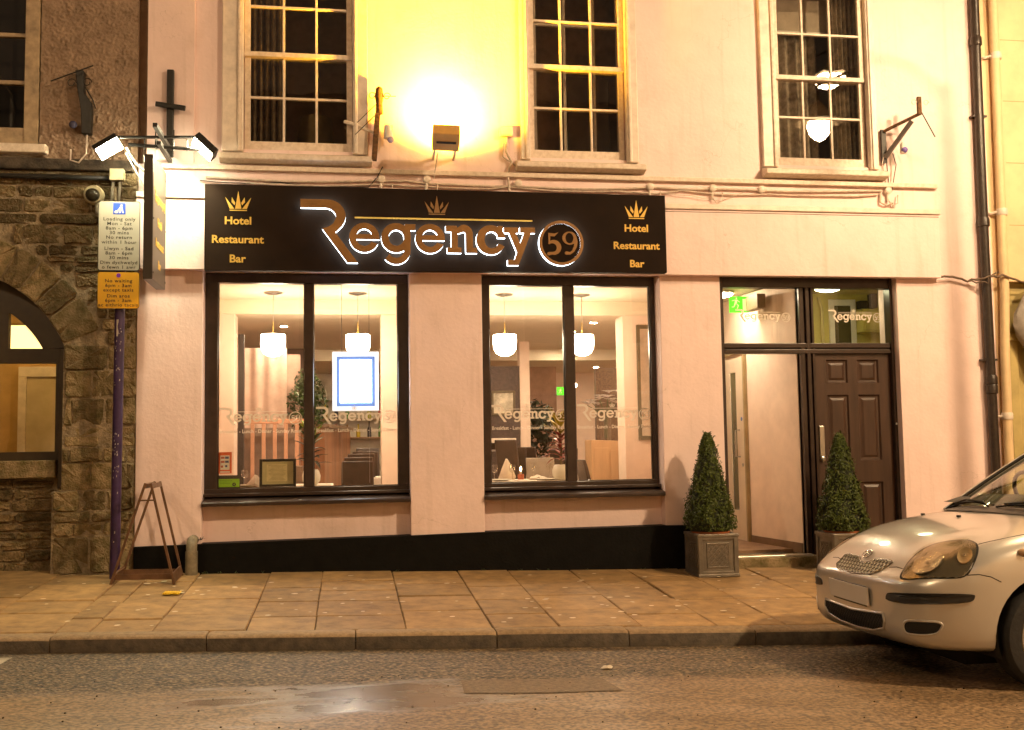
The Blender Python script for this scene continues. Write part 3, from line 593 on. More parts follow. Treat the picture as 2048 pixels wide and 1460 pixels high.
UP = [(3.488, 3.601, [-4.0, -3.6, -3.237, -3.033, -2.778, -2.683, -2.4, -2.181, -1.842]), (3.371, 3.488, [-3.9, -3.5, -3.153, -2.858, -2.722, -2.557, -2.285, -2.032, -1.841]), (3.236, 3.371, [-4.1, -3.7, -3.231, -2.802, -2.575, -2.241, -1.988, -1.839]), (3.137, 3.236, [-3.8, -3.4, -3.066, -2.664, -2.155, -1.838]), (2.958, 3.137, [-3.185, -2.798, -2.467, -2.216, -1.836]), (2.86, 2.958, [-3.06, -2.733, -2.589, -2.319, -1.96, -1.836]), (2.797, 2.86, [-2.773, -2.359, -1.836]), (2.708, 2.797, [-2.669, -2.358, -1.836]), (2.575, 2.708, [-2.522, -2.356, -2.127, -1.836]), (2.442, 2.575, [-2.396, -2.187, -1.978, -1.836]), (2.309, 2.442, [-2.29, -2.081, -1.836]), (2.194, 2.309, [-2.225, -2.008, -1.836]), (2.071, 2.194, [-2.39, -2.119, -1.931, -1.836])]
LOW = [(0.82, 0.9, [-4.3, -3.8, -3.332, -2.89, -2.55]), (0.727, 0.82, [-4.3, -3.7, -3.249, -2.901, -2.798, -2.548]), (0.617, 0.727, [-4.3, -3.8, -3.328, -2.919, -2.547]), (0.525, 0.617, [-4.2, -3.7, -3.326, -2.876, -2.545]), (0.446, 0.525, [-4.2, -3.7, -3.242, -2.866, -2.564]), (0.375, 0.446, [-4.3, -3.9, -3.362, -2.873, -2.749, -2.563]), (0.288, 0.375, [-4.3, -3.8, -3.239, -2.995, -2.748, -2.562]), (0.192, 0.288, [-4.3, -3.8, -3.318, -2.787, -2.56]), (0.069, 0.192, [-4.3, -3.8, -3.315, -2.949, -2.579])]
stone_rows(PIER, 0.0, stone_big)
stone_rows(UP, 0.0, stone, clip=AR + 0.335)
box('window_breast', mortar, lb, -4.38, -2.52, 0.24, 0.40, -0.2, 1.08)
stone_rows(LOW, 0.215, stone)
box('sill_stone', stone_big, lb, -4.36, -2.525, 0.12, 0.26, 0.915, 1.07, bevel=0.012)
VJ = [22.4, 37, 45.5, 55, 64, 73, 82, 91, 100, 109, 118]
for a, b in zip(VJ, VJ[1:]):
    p0, p1 = arcp(AR + 0.004, a + 0.4, b - 0.4, 2), arcp(AR + 0.325, a + 0.4, b - 0.4, 2)
    stone_block([p0[0], p1[0], p1[1], p1[2], p0[2], p0[1]], 0.0 + random.uniform(-.015, .01), lb, stone_big)
# arched window: frame with lower light and fanlight
af = mat('dark_olive_joinery', (0.045, 0.030, 0.014), 0.4, var=0.2)
arch_o = arcp(AR - 0.002, 22.2, 157.8, 30)
arch_i = arcp(AR - 0.215, 27.0, 153.0, 30)
fr = MB()
fr.ring([[(p[0], y, p[1]) for p in arch_o] + [(p[0], y, p[1]) for p in arch_i[::-1]] for y in (0.22, 0.30)])
fr.box(-4.44, -2.446, 0.222, 0.298, 1.93, 2.06)
fr.box(-2.56, -2.446, 0.224, 0.30, 1.14, 1.93); fr.box(-4.446, -4.33, 0.224, 0.30, 1.14, 1.93)
fr.box(-4.44, -2.45, 0.226, 0.296, 1.07, 1.145)
fr.box(-3.06, -2.965, 0.228, 0.294, 2.055, 2.66); fr.box(-3.93, -3.84, 0.228, 0.294, 2.055, 2.66)
awf = fr.build('window', af, lb)
box('pane', glass, awf, -4.33, -2.56, 0.258, 0.264, 1.145, 1.93)
MB().prism([(-2.965, 2.06), (-2.62, 2.06)] + [p for p in arcp(AR - 0.215, 27, 56, 8) if p[0] > -2.96] + [(-2.965, 2.40)], 'y', 0.258, 0.264).build('pane', glass, awf)
MB().prism([(-3.84, 2.06), (-3.06, 2.06), (-3.06, 2.44), (-3.25, 2.5), (-3.65, 2.5), (-3.84, 2.44)], 'y', 0.258, 0.264).build('pane', glass, awf)
# reveal behind (jamb post seen at the right of the opening)
box('jamb_post', af, lb, -2.505, -2.447, 0.12, 0.215, 0.82, 2.05, bevel=0.006)
# room behind the arched window
rm = mat('tan_interior_wall', (0.62, 0.40, 0.15), 0.7, var=0.1)
roomL = MB()
roomL.box(-4.9, -1.9, 2.4, 2.5, 0.2, 2.9); roomL.box(-4.9, -4.8, 0.4, 2.4, 0.2, 2.9); roomL.box(-2.0, -1.9, 0.42, 2.4, 0.2, 2.9)
roomL.box(-4.9, -1.9, 0.42, 2.5, 2.9, 3.0)
tag(roomL.build('stone_building_room', rm), kind='structure')
tag(box('stone_building_floor', mat('tan_floor', (0.35, 0.2, 0.12), 0.5), None, -4.8, -2.0, 0.42, 2.4, 0.15, 0.2), kind='structure')
dm = mat('cream_inner_door', (0.6, 0.5, 0.33), 0.5, var=0.08)
d = thing('inner_door', 'cream panelled door with its frame inside the arched window', 'door', (-3.2, 2.36, 0.2))
box('leaf', dm, d, -3.42, -3.02, 2.34, 2.38, 0.2, 1.95, 0.004)
box('frame', paint_trim, d, -3.02, -2.92, 2.32, 2.39, 0.2, 2.05, 0.004); box('frame', paint_trim, d, -3.5, -3.42, 2.32, 2.39, 0.2, 2.05, 0.004)
box('lintel', paint_trim, d, -3.5, -2.92, 2.318, 2.39, 1.95, 2.06, 0.004)
grn = mat('olive_curtain', (0.10, 0.10, 0.05), 0.8, var=0.3, vscale=20)
cu1 = MB().ring([[(-2.87 + 0.24 * t + (0.02 * z), 2.1 + 0.03 * math.sin(t * 22), 1.25 + 0.75 * z) for t in [i / 20 for i in range(21)]] + [(-2.87 + 0.24 * t, 2.13 + 0.03 * math.sin(t * 22), 1.25 + 0.75 * z) for t in [i / 20 for i in range(20, -1, -1)]] for z in (0, 0.5, 1)]).build('curtain', grn)
tag(cu1, 'olive green curtain hanging inside the arched window', 'curtain')
tag(box('notice_board', mat('dark_notice', (0.06, 0.07, 0.045), 0.5, var=0.3), None, -2.88, -2.66, 2.05, 2.07, 1.28, 1.55), 'dark notice board standing inside the arched window', 'notice board')
lb_light = thing('illuminated_panel', 'glowing white lamp box behind the fanlight of the arched window', 'lamp', (-2.88, 0.9, 2.1))
box('casing', mat('brass_frame', (0.6, 0.4, 0.12), 0.3, 0.8), lb_light, -3.20, -2.83, 0.92, 1.0, 2.09, 2.37, 0.004)
box('diffuser', emit_mat('lamp_box_glow', (1.0, 0.70, 0.24), 2.8), lb_light, -3.175, -2.87, 0.90, 0.918, 2.115, 2.345)
for k, (x, y) in enumerate(((-3.6, 1.4), (-2.5, 1.6))):
    t = thing('ceiling_spot', ('left' if k == 0 else 'right') + ' round ceiling spotlight in the room behind the arched window', 'lamp', (x, y, 2.9))
    MB().lathe([(0.07, 0), (0.07, -0.02), (0.05, -0.02)], (x, y, 2.9)).build('rim', white_plastic, t)
    MB().lathe([(0.048, -0.021), (0.048, -0.026)], (x, y, 2.9)).build('lens', emit_mat('warm_spot', (1.0, 0.64, 0.20), 400), t)
# upper storey: roughcast
NXR, NZR = 90, 350
rv = []; 
from mathutils import noise as mn
for j in range(NZR + 1):
    for i in range(NXR + 1):
        x = -2.67 + 0.82 * i / NXR; z = 3.70 + 3.3 * j / NZR
        p = Vector((x * 52, z * 52, 3.1))
        rv.append((x, -0.012 - 0.026 * max(-0.05, mn.noise(p) + 0.4 * mn.noise(p * 0.35)) ** 0.8 if mn.noise(p) + 0.4 * mn.noise(p * 0.35) > 0 else -0.012, z))
rf = [(j * (NXR + 1) + i, j * (NXR + 1) + i + 1, (j + 1) * (NXR + 1) + i + 1, (j + 1) * (NXR + 1) + i) for j in range(NZR) for i in range(NXR)]
MB().add(rv, rf).build('roughcast', roughcast_m, lb, smooth=True)
up = MB(); up.box(-8.5, -4.0, 0.0, 0.4, 3.62, 7.0); up.box(-4.0, -1.85, 0.0, 0.4, 5.9, 7.0); up.box(-2.675, -1.85, 0.0, 0.4, 3.62, 5.9); up.box(-4.0, -2.675, 0.0, 0.4, 3.62, 3.80)
up.build('upper_wall', roughcast_m, lb)
box('roof', mat('slate_roof', (0.05, 0.05, 0.055), 0.6), lb, -8.5, -1.85, -0.25, 6, 7.0, 7.15)
box('string_course', mat('dark_weathered_ledge', (0.07, 0.052, 0.036), 0.8, var=0.4, vscale=12, bump=0.7), lb, -8.5, -1.87, -0.05, 0.03, 3.615, 3.715, bevel=0.012)
MB().tube([(-8.5, -0.05, 3.545), (-3.1, -0.05, 3.55), (-2.05, -0.05, 3.545)], 0.022).build('ledge_pipe', iron, lb, smooth=True)
sw = MB(); sw.box(-2.80, -2.68, -0.03, 0.06, 3.83, 5.85); sw.box(-3.99, -3.88, -0.03, 0.06, 3.83, 5.85); sw.box(-3.88, -2.80, -0.025, 0.06, 3.83, 3.985); sw.box(-3.88, -2.80, -0.025, 0.06, 5.75, 5.85)
for z in (4.40, 4.83, 5.26): sw.box(-3.88, -2.80, 0.0, 0.05, z - 0.018, z + 0.018)
for x in (-3.52, -3.16): sw.box(x - 0.012, x + 0.012, 0.003, 0.047, 3.985, 5.75)
dkcream = mat('grubby_cream_paint', (0.40, 0.29, 0.17), 0.5, var=0.2, vscale=12, bump=0.3, bscale=50)
swo = sw.build('sash_window', dkcream, lb, bevel=0.004)
for i, x in enumerate((-3.70, -3.34, -2.98)):
    for z in (4.19, 4.615, 5.045, 5.5):
        box('pane', old_glass, swo, x - 0.165, x + 0.165, 0.022, 0.026, z - 0.2, z + 0.2)
MB().box(-4.1, -2.59, -0.11, 0.02, 3.745, 3.825).build('sill', paint_worn, swo, bevel=0.012)
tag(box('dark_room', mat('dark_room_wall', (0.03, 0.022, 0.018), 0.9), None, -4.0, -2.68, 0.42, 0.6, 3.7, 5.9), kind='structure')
# ================================================================== HOTEL FACADE
hb = thing('hotel_building', 'cream painted hotel front with black fascia sign and shop windows', 'building', (2.3, 0, 0))
W = MB()
OPEN = [(-0.93, 0.06), (1.72, 2.68), (4.19, 5.20)]
ZB, ZT, ZTOP = 3.86, 5.75, 7.4
edges = [-1.76] + [e for o_ in OPEN for e in o_] + [6.48]
for k in range(0, len(edges), 2):
    W.box(edges[k], edges[k + 1], 0.0, 0.35, 3.30, ZTOP)
for a, b in OPEN:
    W.box(a, b, 0.0, 0.35, 3.30, ZB); W.box(a, b, 0.0, 0.35, ZT, ZTOP)
W.box(-1.832, 6.48, 0.0, 0.35, 2.752, 3.30)
W.box(-1.832, -1.76, 0.0, 0.35, 3.30, 3.70)
W.build('wall', paint, hb)
box('corner_return', mat('brown_render', (0.42, 0.31, 0.22), 0.8, var=0.15, bump=0.4), hb, -1.85, -1.76, 0.10, 0.35, 3.70, ZTOP)  # darker brown render on the corner return
box('roof', MATS['slate_roof'], hb, -1.85, 6.48, -0.3, 7.0, ZTOP, ZTOP + 0.2)
for x0, x1 in ((-1.76, -1.355),):
    box('corner_strip', paint, hb, x0, x1, -0.03, 0.0, 3.70, ZTOP)
for x0, x1, z0 in ((-1.832, -1.272, -0.15), (0.567, 1.243, -0.15), (2.965, 3.572, -0.2), (5.418, 6.48, -0.25)):
    box('pilaster', paint, hb, x0, x1, 0.0, 0.36, z0, 2.752, bevel=0.006)
for x0, x1 in ((-1.272, 0.567), (1.243, 2.965)):
    box('stall_riser', paint, hb, x0, x1, 0.13, 0.30, 0.2, 0.672)
# black plinth with sloping foot
pl = MB()
pl.prism([(-1.834, -0.2), (3.566, -0.25), (3.566, 0.352), (2.96, 0.362), (1.24, 0.350), (0.56, 0.338), (-1.27, 0.318), (-1.834, 0.310)], 'y', -0.026, 0.135)
pl.build('plinth', black_paint, hb, bevel=0.006)
# fascia board running the width, with moulding on top
fa = MB(); fa.box(-1.834, 5.86, -0.085, 0.0, 2.735, 3.370)
fa.build('fascia', paint, hb, bevel=0.006)
box('fascia_moulding', paint_trim, hb, -1.834, 5.875, -0.105, -0.0, 3.372, 3.425, bevel=0.008)
box('fascia_groove', mat('groove_dirt', (0.16, 0.11, 0.08), 0.9), hb, 3.0, 5.86, -0.0862, -0.06, 3.345, 3.352)
box('string_course', paint_worn, hb, -1.76, 5.895, -0.045, 0.0, 3.655, 3.70, bevel=0.006)
# ---- upper sash windows
bars = {0: (-0.868, 0.004, (-0.568, -0.272)), 1: (1.778, 2.615, (2.042, 2.342)), 2: (4.262, 5.128, (4.526, 4.822))}
ROWS = (3.95, 4.362, 4.76, 5.212, 5.64)
cas = {0: (-1.112, 0.198), 1: (1.632, 2.782), 2: (4.048, 5.268)}
for w_ in range(3):
    gx0, gx1, bx = bars[w_]; ca, cb = cas[w_]
    oa, ob_ = OPEN[w_]
    f = MB()
    f.box(ca, gx0 - 0.055, -0.045, 0.03, 3.83, 5.78); f.box(gx1 + 0.055, cb, -0.045, 0.03, 3.83, 5.78)
    f.box(ca, cb, -0.047, 0.03, 5.78, 5.92)
    casing = f.build('window_casing', paint_trim, hb, bevel=0.008)
    box('casing_bead', paint_worn, casing, gx0 - 0.105, gx0 - 0.075, -0.062, -0.044, 3.83, 5.78, bevel=0.008)
    box('casing_bead', paint_trim, casing, gx1 + 0.07, gx1 + 0.10, -0.062, -0.044, 3.83, 5.78, bevel=0.008)
    s = MB()
    y0 = 0.012
    for lo, hi, yy in ((ROWS[0], ROWS[2], 0.045), (ROWS[2], ROWS[4], 0.012)):
        s.box(gx0 - 0.05, gx0, yy, yy + 0.04, lo - 0.02, hi + 0.02); s.box(gx1, gx1 + 0.05, yy, yy + 0.04, lo - 0.02, hi + 0.02)
    s.box(gx0 - 0.052, gx1 + 0.052, 0.043, 0.087, ROWS[0] - 0.085, ROWS[0])
    s.box(gx0 - 0.052, gx1 + 0.052, 0.008, 0.088, ROWS[2] - 0.022, ROWS[2] + 0.022)
    s.box(gx0 - 0.052, gx1 + 0.052, 0.010, 0.054, ROWS[4], ROWS[4] + 0.1)
    s.box(gx0, gx1, 0.047, 0.083, ROWS[1] - 0.011, ROWS[1] + 0.011); s.box(gx0, gx1, 0.014, 0.050, ROWS[3] - 0.011, ROWS[3] + 0.011)
    for b in bx:
        s.box(b - 0.011, b + 0.011, 0.049, 0.081, ROWS[0], ROWS[2] - 0.022); s.box(b - 0.011, b + 0.011, 0.016, 0.048, ROWS[2] + 0.022, ROWS[4])
    so = s.build('sash_window', paint_worn, hb, bevel=0.003)
    xs = [gx0, bx[0], bx[1], gx1]
    for r_ in range(4):
        yy = 0.064 if r_ < 2 else 0.031
        for c in range(3):
            box('pane', old_glass, so, xs[c] + 0.004, xs[c + 1] - 0.004, yy, yy + 0.003, ROWS[r_] + (0.012 if r_ != 0 else 0), ROWS[r_ + 1] - 0.012)
    sx0, sx1 = {0: (-1.13, 0.235), 1: (1.575, 2.835), 2: (4.04, 5.33)}[w_]
    MB().prism([(-0.125, 3.74), (-0.125, 3.79), (0.03, 3.838), (0.03, 3.735), (-0.03, 3.715)], 'x', sx0, sx1).build('sill', paint_worn, so, bevel=0.010)
    # room behind
    rmw = MB(); rmw.box(oa - 0.5, ob_ + 0.5, 1.3, 1.4, 3.4, 6.2); rmw.box(oa - 0.6, oa - 0.5, 0.36, 2.7, 3.4, 6.2); rmw.box(ob_ + 0.5, ob_ + 0.6, 0.36, 2.7, 3.4, 6.2); rmw.box(oa - 0.6, ob_ + 0.6, 0.36, 2.7, 6.2, 6.3); rmw.box(oa - 0.6, ob_ + 0.6, 0.36, 2.7, 3.3, 3.4)
    tag(rmw.build('bedroom', mat('dim_bedroom_wall', (0.5, 0.36, 0.24), 0.9, var=0.2)), kind='structure')
def drape(name, label, x0, x1, y, z0, z1, m, waves=6, amp=0.03):
    pts = []
    n = waves * 8
    rings = []
    for z in (z0, (z0 + z1) / 2, z1):
        a = [(x0 + (x1 - x0) * i / n, y + amp * math.sin(i / 8 * 2 * PI) * (1.15 - 0.3 * (z - z0) / (z1 - z0)), z) for i in range(n + 1)]
        rings.append(a + [(p[0], p[1] + 0.008, p[2]) for p in a[::-1]])
    return tag(MB().ring(rings).build(name, m, smooth=50), label, 'curtain', None)
brown_cur = mat('brown_curtain', (0.22, 0.15, 0.09), 0.85, var=0.25, vscale=15)
drape('curtain', 'brown curtain at the left of the window left of the floodlight', -0.95, -0.60, 0.22, 3.75, 5.8, brown_cur)
drape('curtain', 'pale grey curtain at the right of the upper window above the door', 4.90, 5.20, 0.20, 3.75, 5.8, mat('grey_curtain', (0.42, 0.35, 0.27), 0.85, var=0.25, vscale=15))
drape('curtain', 'long grey curtain at the left of the upper window above the door', 4.22, 4.88, 0.45, 3.75, 5.8, MATS['grey_curtain'])
tl = thing('table_lamp', 'unlit drum shade table lamp behind the left upper hotel window', 'lamp', (-0.30, 0.75, 3.6))
MB().lathe([(0.19, 0.47), (0.155, 0.80)], (-0.30, 0.75, 3.6)).build('lamp_shade', mat('lamp_shade_cloth', (0.30, 0.22, 0.10), 0.8), tl, smooth=50)
MB().lathe([(0.09, 0.0), (0.03, 0.05), (0.05, 0.2), (0.02, 0.35), (0.012, 0.5)], (-0.30, 0.75, 3.6)).build('lamp_base', mat('lamp_base_dark', (0.06, 0.05, 0.04), 0.4), tl, smooth=50)
tag(box('bedside_table', mat('bedside_wood', (0.12, 0.07, 0.04), 0.5), None, -0.55, -0.05, 0.55, 0.95, 3.4, 3.6), 'small bedside table under the unlit lamp upstairs', 'table')
# secondary glazing inside the middle window
sg = MB(); gx0, gx1, bx = bars[1]
for x in (1.84, 2.14, 2.44, 2.72): sg.box(x - 0.014, x + 0.014, 0.30, 0.33, 3.87, 5.7)
for z in (3.9, 4.44, 4.86, 5.3, 5.68): sg.box(1.75, 2.75, 0.298, 0.332, z - 0.014, z + 0.014)
tag(sg.build('secondary_glazing', paint_trim, bevel=0.003), 'inner white glazing frame behind the middle upper hotel window', 'window frame')
tag(box('wardrobe', mat('wardrobe_wood', (0.2, 0.15, 0.1), 0.5), None, 2.30, 2.75, 0.9, 1.29, 3.4, 5.0, 0.01), 'tall wardrobe inside the room behind the middle upper window', 'wardrobe')
bl = thing('window_blind', 'pale roller blind at the top of the upper window over the door', 'blind', (4.7, 0.3, 5.3))
box('fabric', mat('blind_fabric', (0.5, 0.42, 0.33), 0.8), bl, 4.26, 5.12, 0.30, 0.304, 5.36, 5.75)
box('bottom_bar', white_plastic, bl, 4.26, 5.12, 0.295, 0.31, 5.33, 5.36, 0.003)

# ---- shop windows
def shop_window(x0, x1, g):
    f = MB()
    z0, z1 = 0.715, 2.748
    f.box(x0, g[0], 0.17, 0.26, z0 + 0.06, z1); f.box(g[3], x1, 0.17, 0.26, z0 + 0.06, z1)
    f.box(x0, x1, 0.168, 0.262, 2.660, z1); f.box(x0, x1, 0.160, 0.262, z0, 0.785)
    f.box(g[1], g[2], 0.166, 0.264, 0.785, 2.660)
    o = f.build('shop_window', dark_wood, hb, bevel=0.006)
    for a, b in ((g[0], g[1]), (g[2], g[3])):
        box('pane', glass, o, a - 0.004, b + 0.004, 0.212, 0.220, 0.781, 2.664)
        gb = MB(); gb.box(a, a + 0.008, 0.195, 0.211, 0.785, 2.660); gb.box(b - 0.008, b, 0.195, 0.211, 0.785, 2.660); gb.box(a, b, 0.193, 0.211, 0.785, 0.793)
        gb.build('glazing_bead', dark_wood, o)
    MB().prism([(-0.035, 0.640), (-0.035, 0.672), (-0.020, 0.682), (0.20, 0.714), (0.20, 0.640)], 'x', x0 + 0.002, x1 - 0.002).build('sill', dark_wood, o, bevel=0.005)
    MB().box(x0, x1, 0.10, 0.165, 0.716, 0.745).build('sill_step', dark_wood, o, bevel=0.006)
    return o
shop_window(-1.270, 0.565, (-1.158, -0.388, -0.305, 0.468))
shop_window(1.245, 2.963, (1.335, 2.060, 2.158, 2.915))

# ---- entrance
en = MB()
en.box(3.574, 3.640, 0.10, 0.20, -0.02, 2.75); en.box(5.385, 5.416, 0.08, 0.20, -0.05, 2.75)
en.box(3.640, 5.385, 0.098, 0.198, 2.650, 2.748)
en.box(3.640, 5.385, 0.104, 0.196, 2.052, 2.098); en.box(3.640, 5.385, 0.100, 0.198, 1.995, 2.036); en.box(3.64, 5.385, 0.13, 0.19, 2.036, 2.052)
en.box(4.430, 4.475, 0.106, 0.194, 0.03, 2.652); en.box(4.495, 4.535, 0.102, 0.196, 0.03, 2.652); en.box(4.555, 4.580, 0.108, 0.194, 0.03, 2.652); en.box(4.43, 4.58, 0.14, 0.192, 0.03, 2.652)
ent = en.build('entrance_frame', dark_wood, hb, bevel=0.004)
box('pane', glass, ent, 3.638, 4.432, 0.150, 0.156, 2.096, 2.652)
box('pane', glass, ent, 4.578, 5.387, 0.150, 0.156, 2.096, 2.652)
dr = MB(); DX0, DX1 = 4.584, 5.383
PR = [(0.10, 0.72), (0.93, 1.585), (1.70, 1.935)]
PC = [(4.705, 4.930), (5.035, 5.262)]
yb, yf = 0.175, 0.135
dr.box(DX0, PC[0][0], yf, yb, 0.03, 1.993); dr.box(PC[0][1], PC[1][0], yf, yb, 0.03, 1.993); dr.box(PC[1][1], DX1, yf, yb, 0.03, 1.993)
for a, b in PC:
    dr.box(a, b, yf, yb, 0.03, PR[0][0]); dr.box(a, b, yf, yb, PR[0][1], PR[1][0]); dr.box(a, b, yf, yb, PR[1][1], PR[2][0]); dr.box(a, b, yf, yb, PR[2][1], 1.993)
door = dr.build('door', door_wood, hb)
for a, b in PC:
    for z0, z1 in PR:
        p = MB(); e = 0.0; k = 0.03
        rg = []
        for ins, y in ((0.0, yf + 0.001), (0.012, yf + 0.018), (0.03, yf + 0.020), (0.055, yf + 0.008)):
            rg.append([(a + ins, y, z0 + ins), (b - ins, y, z0 + ins), (b - ins, y, z1 - ins), (a + ins, y, z1 - ins)])
        p.ring(rg, cap=False); p.f.append((12, 13, 14, 15))
        p.build('panel', door_wood, door)
hd = MB().box(4.603, 4.655, 0.120, 0.134, 0.98, 1.28).build('push_plate', steel, door, bevel=0.004)
MB().lathe([(0.026, 0.134), (0.026, 0.112), (0.012, 0.106)], (4.629, 0, 0.955), 16, 'y').build('lock', steel, hd, smooth=40)
st = MB(); st.box(3.574, 5.416, -0.045, 0.30, -0.25, 0.028)
st.build('door_step', stone_big, hb, bevel=0.012)
box('threshold_strip', mat('aluminium_strip', (0.7, 0.66, 0.58), 0.35, 0.7), hb, 3.64, 4.43, -0.01, 0.05, 0.028, 0.047, bevel=0.004)
tag(box('door_viewer_light', mat('bell_push', (0.7, 0.7, 0.65), 0.3), None, 5.392, 5.405, 0.068, 0.0795, 1.28, 1.30), 'tiny white bell push on the right door jamb', 'bell push')
# ---- fascia sign
sg_ = thing('fascia_sign', 'long dark hotel sign board with halo lit letters over the windows', 'sign', (0.88, -0.12, 2.73))
sign_m = mat('sign_board', (0.016, 0.0085, 0.0045), 0.7, spec=0.10, var=0.15, vscale=3, bump=0.05, bscale=200)
MB().prism([(-1.240, 2.716), (2.993, 2.742), (2.993, 3.484), (-1.240, 3.492)], 'y', -0.16, -0.088).build('board', sign_m, sg_, bevel=0.004)
bronze = mat('bronze_letter', (0.30, 0.155, 0.05), 0.45, 0.25, var=0.15, vscale=4)
gold = mat('gold_vinyl', (0.74, 0.48, 0.10), 0.40, 0.35, var=0.06)
halo = emit_mat('halo_led', (0.80, 0.92, 1.0), 8.0)
halo_soft = emit_mat('halo_led_wash', (0.86, 0.93, 1.0), 2.5)
OX, OZ = -0.407, 2.885
LET = [('R', 0, 0), ('e', .156 - OX, 3.018 - OZ), ('g', 0, 0), ('e', .747 - OX, 3.018 - OZ), ('n', 0, 0), ('c', 0, 0), ('y', 0, 0), ('ring', 0, 0)]
for k, dx, dz in LET:
    fn = lambda x, z, d, dx=dx, dz=dz: (OX + dx + x, -0.2175 - d, OZ + dz + z)
    lt = flat_shape(GLYPH[k], fn, 0.014).build('letter', bronze, sg_)
    fn2 = lambda x, z, d, dx=dx, dz=dz: (OX + dx + x, -0.1750 - d, OZ + dz + z)
    flat_shape(GLYPH[k], fn2, 0.042).build('halo_light', halo, lt)
fn = lambda x, z, d: (OX + x, -0.160 - d, OZ + z)
MB().lathe([(0.184, -0.1602), (0.184, -0.216)], (1.962, 0, 2.997), 48, 'y').build('number_disc', sign_m, sg_)
for k in ('five', 'nine'):
    flat_shape(GLYPH[k], lambda x, z, d: (OX + x, -0.2163 - d, OZ + z), 0.006).build('numeral', bronze, sg_)
MB().prism([(0.072, 3.206), (1.704, 3.206), (1.704, 3.219), (0.072, 3.219)], 'y', -0.167, -0.1605).build('gold_rule', gold, sg_)
CROWN = [[(-0.073, 0.018), (-0.02, 0.018), (-0.068, 0.098), (-0.112, 0.122)][::1], [(-0.014, 0.018 + 0.03), (-0.034, 0.062), (-0.058, 0.125), (-0.052, 0.075)], [(-0.026, 0.018), (0.026, 0.018), (0.0, 0.178)],
         [(0.014, 0.048), (0.034, 0.062), (0.058, 0.125), (0.052, 0.075)], [(0.073, 0.018), (0.02, 0.018), (0.068, 0.098), (0.112, 0.122)], [(-0.075, 0.0), (0.075, 0.0), (0.075, 0.009), (-0.075, 0.009)]]
CROWN = [[(-0.074, 0.018), (-0.034, 0.018), (-0.112, 0.122)], [(-0.032, 0.050), (-0.026, 0.072), (-0.055, 0.122), (-0.058, 0.078)], [(-0.027, 0.018), (0.027, 0.018), (0.0, 0.178)],
         [(0.032, 0.050), (0.026, 0.072), (0.055, 0.122), (0.058, 0.078)], [(0.074, 0.018), (0.034, 0.018), (0.112, 0.122)], [(-0.075, 0.0), (0.075, 0.0), (0.075, 0.009), (-0.075, 0.009)]]
def crown(cx, cz, y, s, m, parent, d=0.003):
    b = MB()
    for p in CROWN:
        b.prism([(cx + x * s, cz + z * s) for x, z in p], 'y', y - d, y - 0.0002)
    return b.build('crown_emblem', m, parent)
crown(-0.951, 3.253, -0.160, 1.0, gold, sg_); crown(0.817, 3.254, -0.160, 1.0, bronze, sg_); crown(2.706, 3.252, -0.160, 1.0, gold, sg_)
for cx, zs in ((-0.952, (3.132, 2.964, 2.791)), (2.702, (3.130, 2.963, 2.792))):
    for word, wd, z in zip(('Hotel', 'Restaurant', 'Bar'), (0.228, 0.447, 0.14), zs):
        t = text_shape(word, 0.096, lambda x, z_, d: (x, z_, d), 0.004, 0.0022)
        xs = [p[0] for p in t.v]; k = wd / (max(xs) - min(xs)); c0 = (max(xs) + min(xs)) / 2
        MB().add([(cx + (p[0] - c0) * k, -0.1602 - p[2], z + p[1] * 1.0) for p in t.v], t.f).build('lettering', gold, sg_)
# ---- vinyl lettering on the panes
vinyl = mat('white_etch_vinyl', (0.80, 0.72, 0.62), 0.6, var=0.03)
def vinyl_logo(x0, z0, s, y, label, tagline=True):
    t = thing('window_lettering', label, 'lettering', (x0 + 1.29 * s, y, z0))
    b = MB()
    for k, dx, dz in LET + [('five', 0, 0), ('nine', 0, 0)]:
        q = flat_shape(GLYPH[k], lambda x, z, d: (x0 + (x + dx) * s, y - d, z0 + (z + dz) * s), 0.0012)
        b.add(q.v, q.f)
    b.build('name', vinyl, t)
    MB().prism([(x0 + s * (0.072 - OX), z0 + s * (3.206 - OZ)), (x0 + s * (1.704 - OX), z0 + s * (3.206 - OZ)), (x0 + s * (1.704 - OX), z0 + s * (3.222 - OZ)), (x0 + s * (0.072 - OX), z0 + s * (3.222 - OZ))], 'y', y - 0.0012, y).build('rule', vinyl, t)
    crown(x0 + s * (0.817 - OX), z0 + s * (3.245 - OZ), y, s, vinyl, t, 0.0012)
    if tagline:
        q = text_shape('Breakfast - Lunch - Dinner - Sunday Roast', 0.047, lambda x, z, d: (x, z, d), 0.0012, 0.0006)
        xs = [p[0] for p in q.v]; k = 2.56 * s / (max(xs) - min(xs)); c0 = (max(xs) + min(xs)) / 2
        MB().add([(x0 + 1.29 * s + (p[0] - c0) * k, y - p[2], z0 - 0.100 + p[1]) for p in q.v], q.f).build('tagline', vinyl, t)
SV = 0.285
for i, (x, lab) in enumerate(((-1.145, 'white vinyl hotel name on the leftmost shop window pane'), (-0.285, 'white vinyl hotel name on the pane with the lit display'), (1.35, 'white vinyl hotel name on the pane before the wine glasses'), (2.175, 'white vinyl hotel name on the pane before the lilies'))):
    vinyl_logo(x, 1.385, SV, 0.2105, lab)
for x, lab in ((3.78, 'small white hotel name on the fanlight over the open doorway'), (4.755, 'small white hotel name on the fanlight over the brown door')):
    vinyl_logo(x, 2.335, 0.222, 0.1485, lab, False)
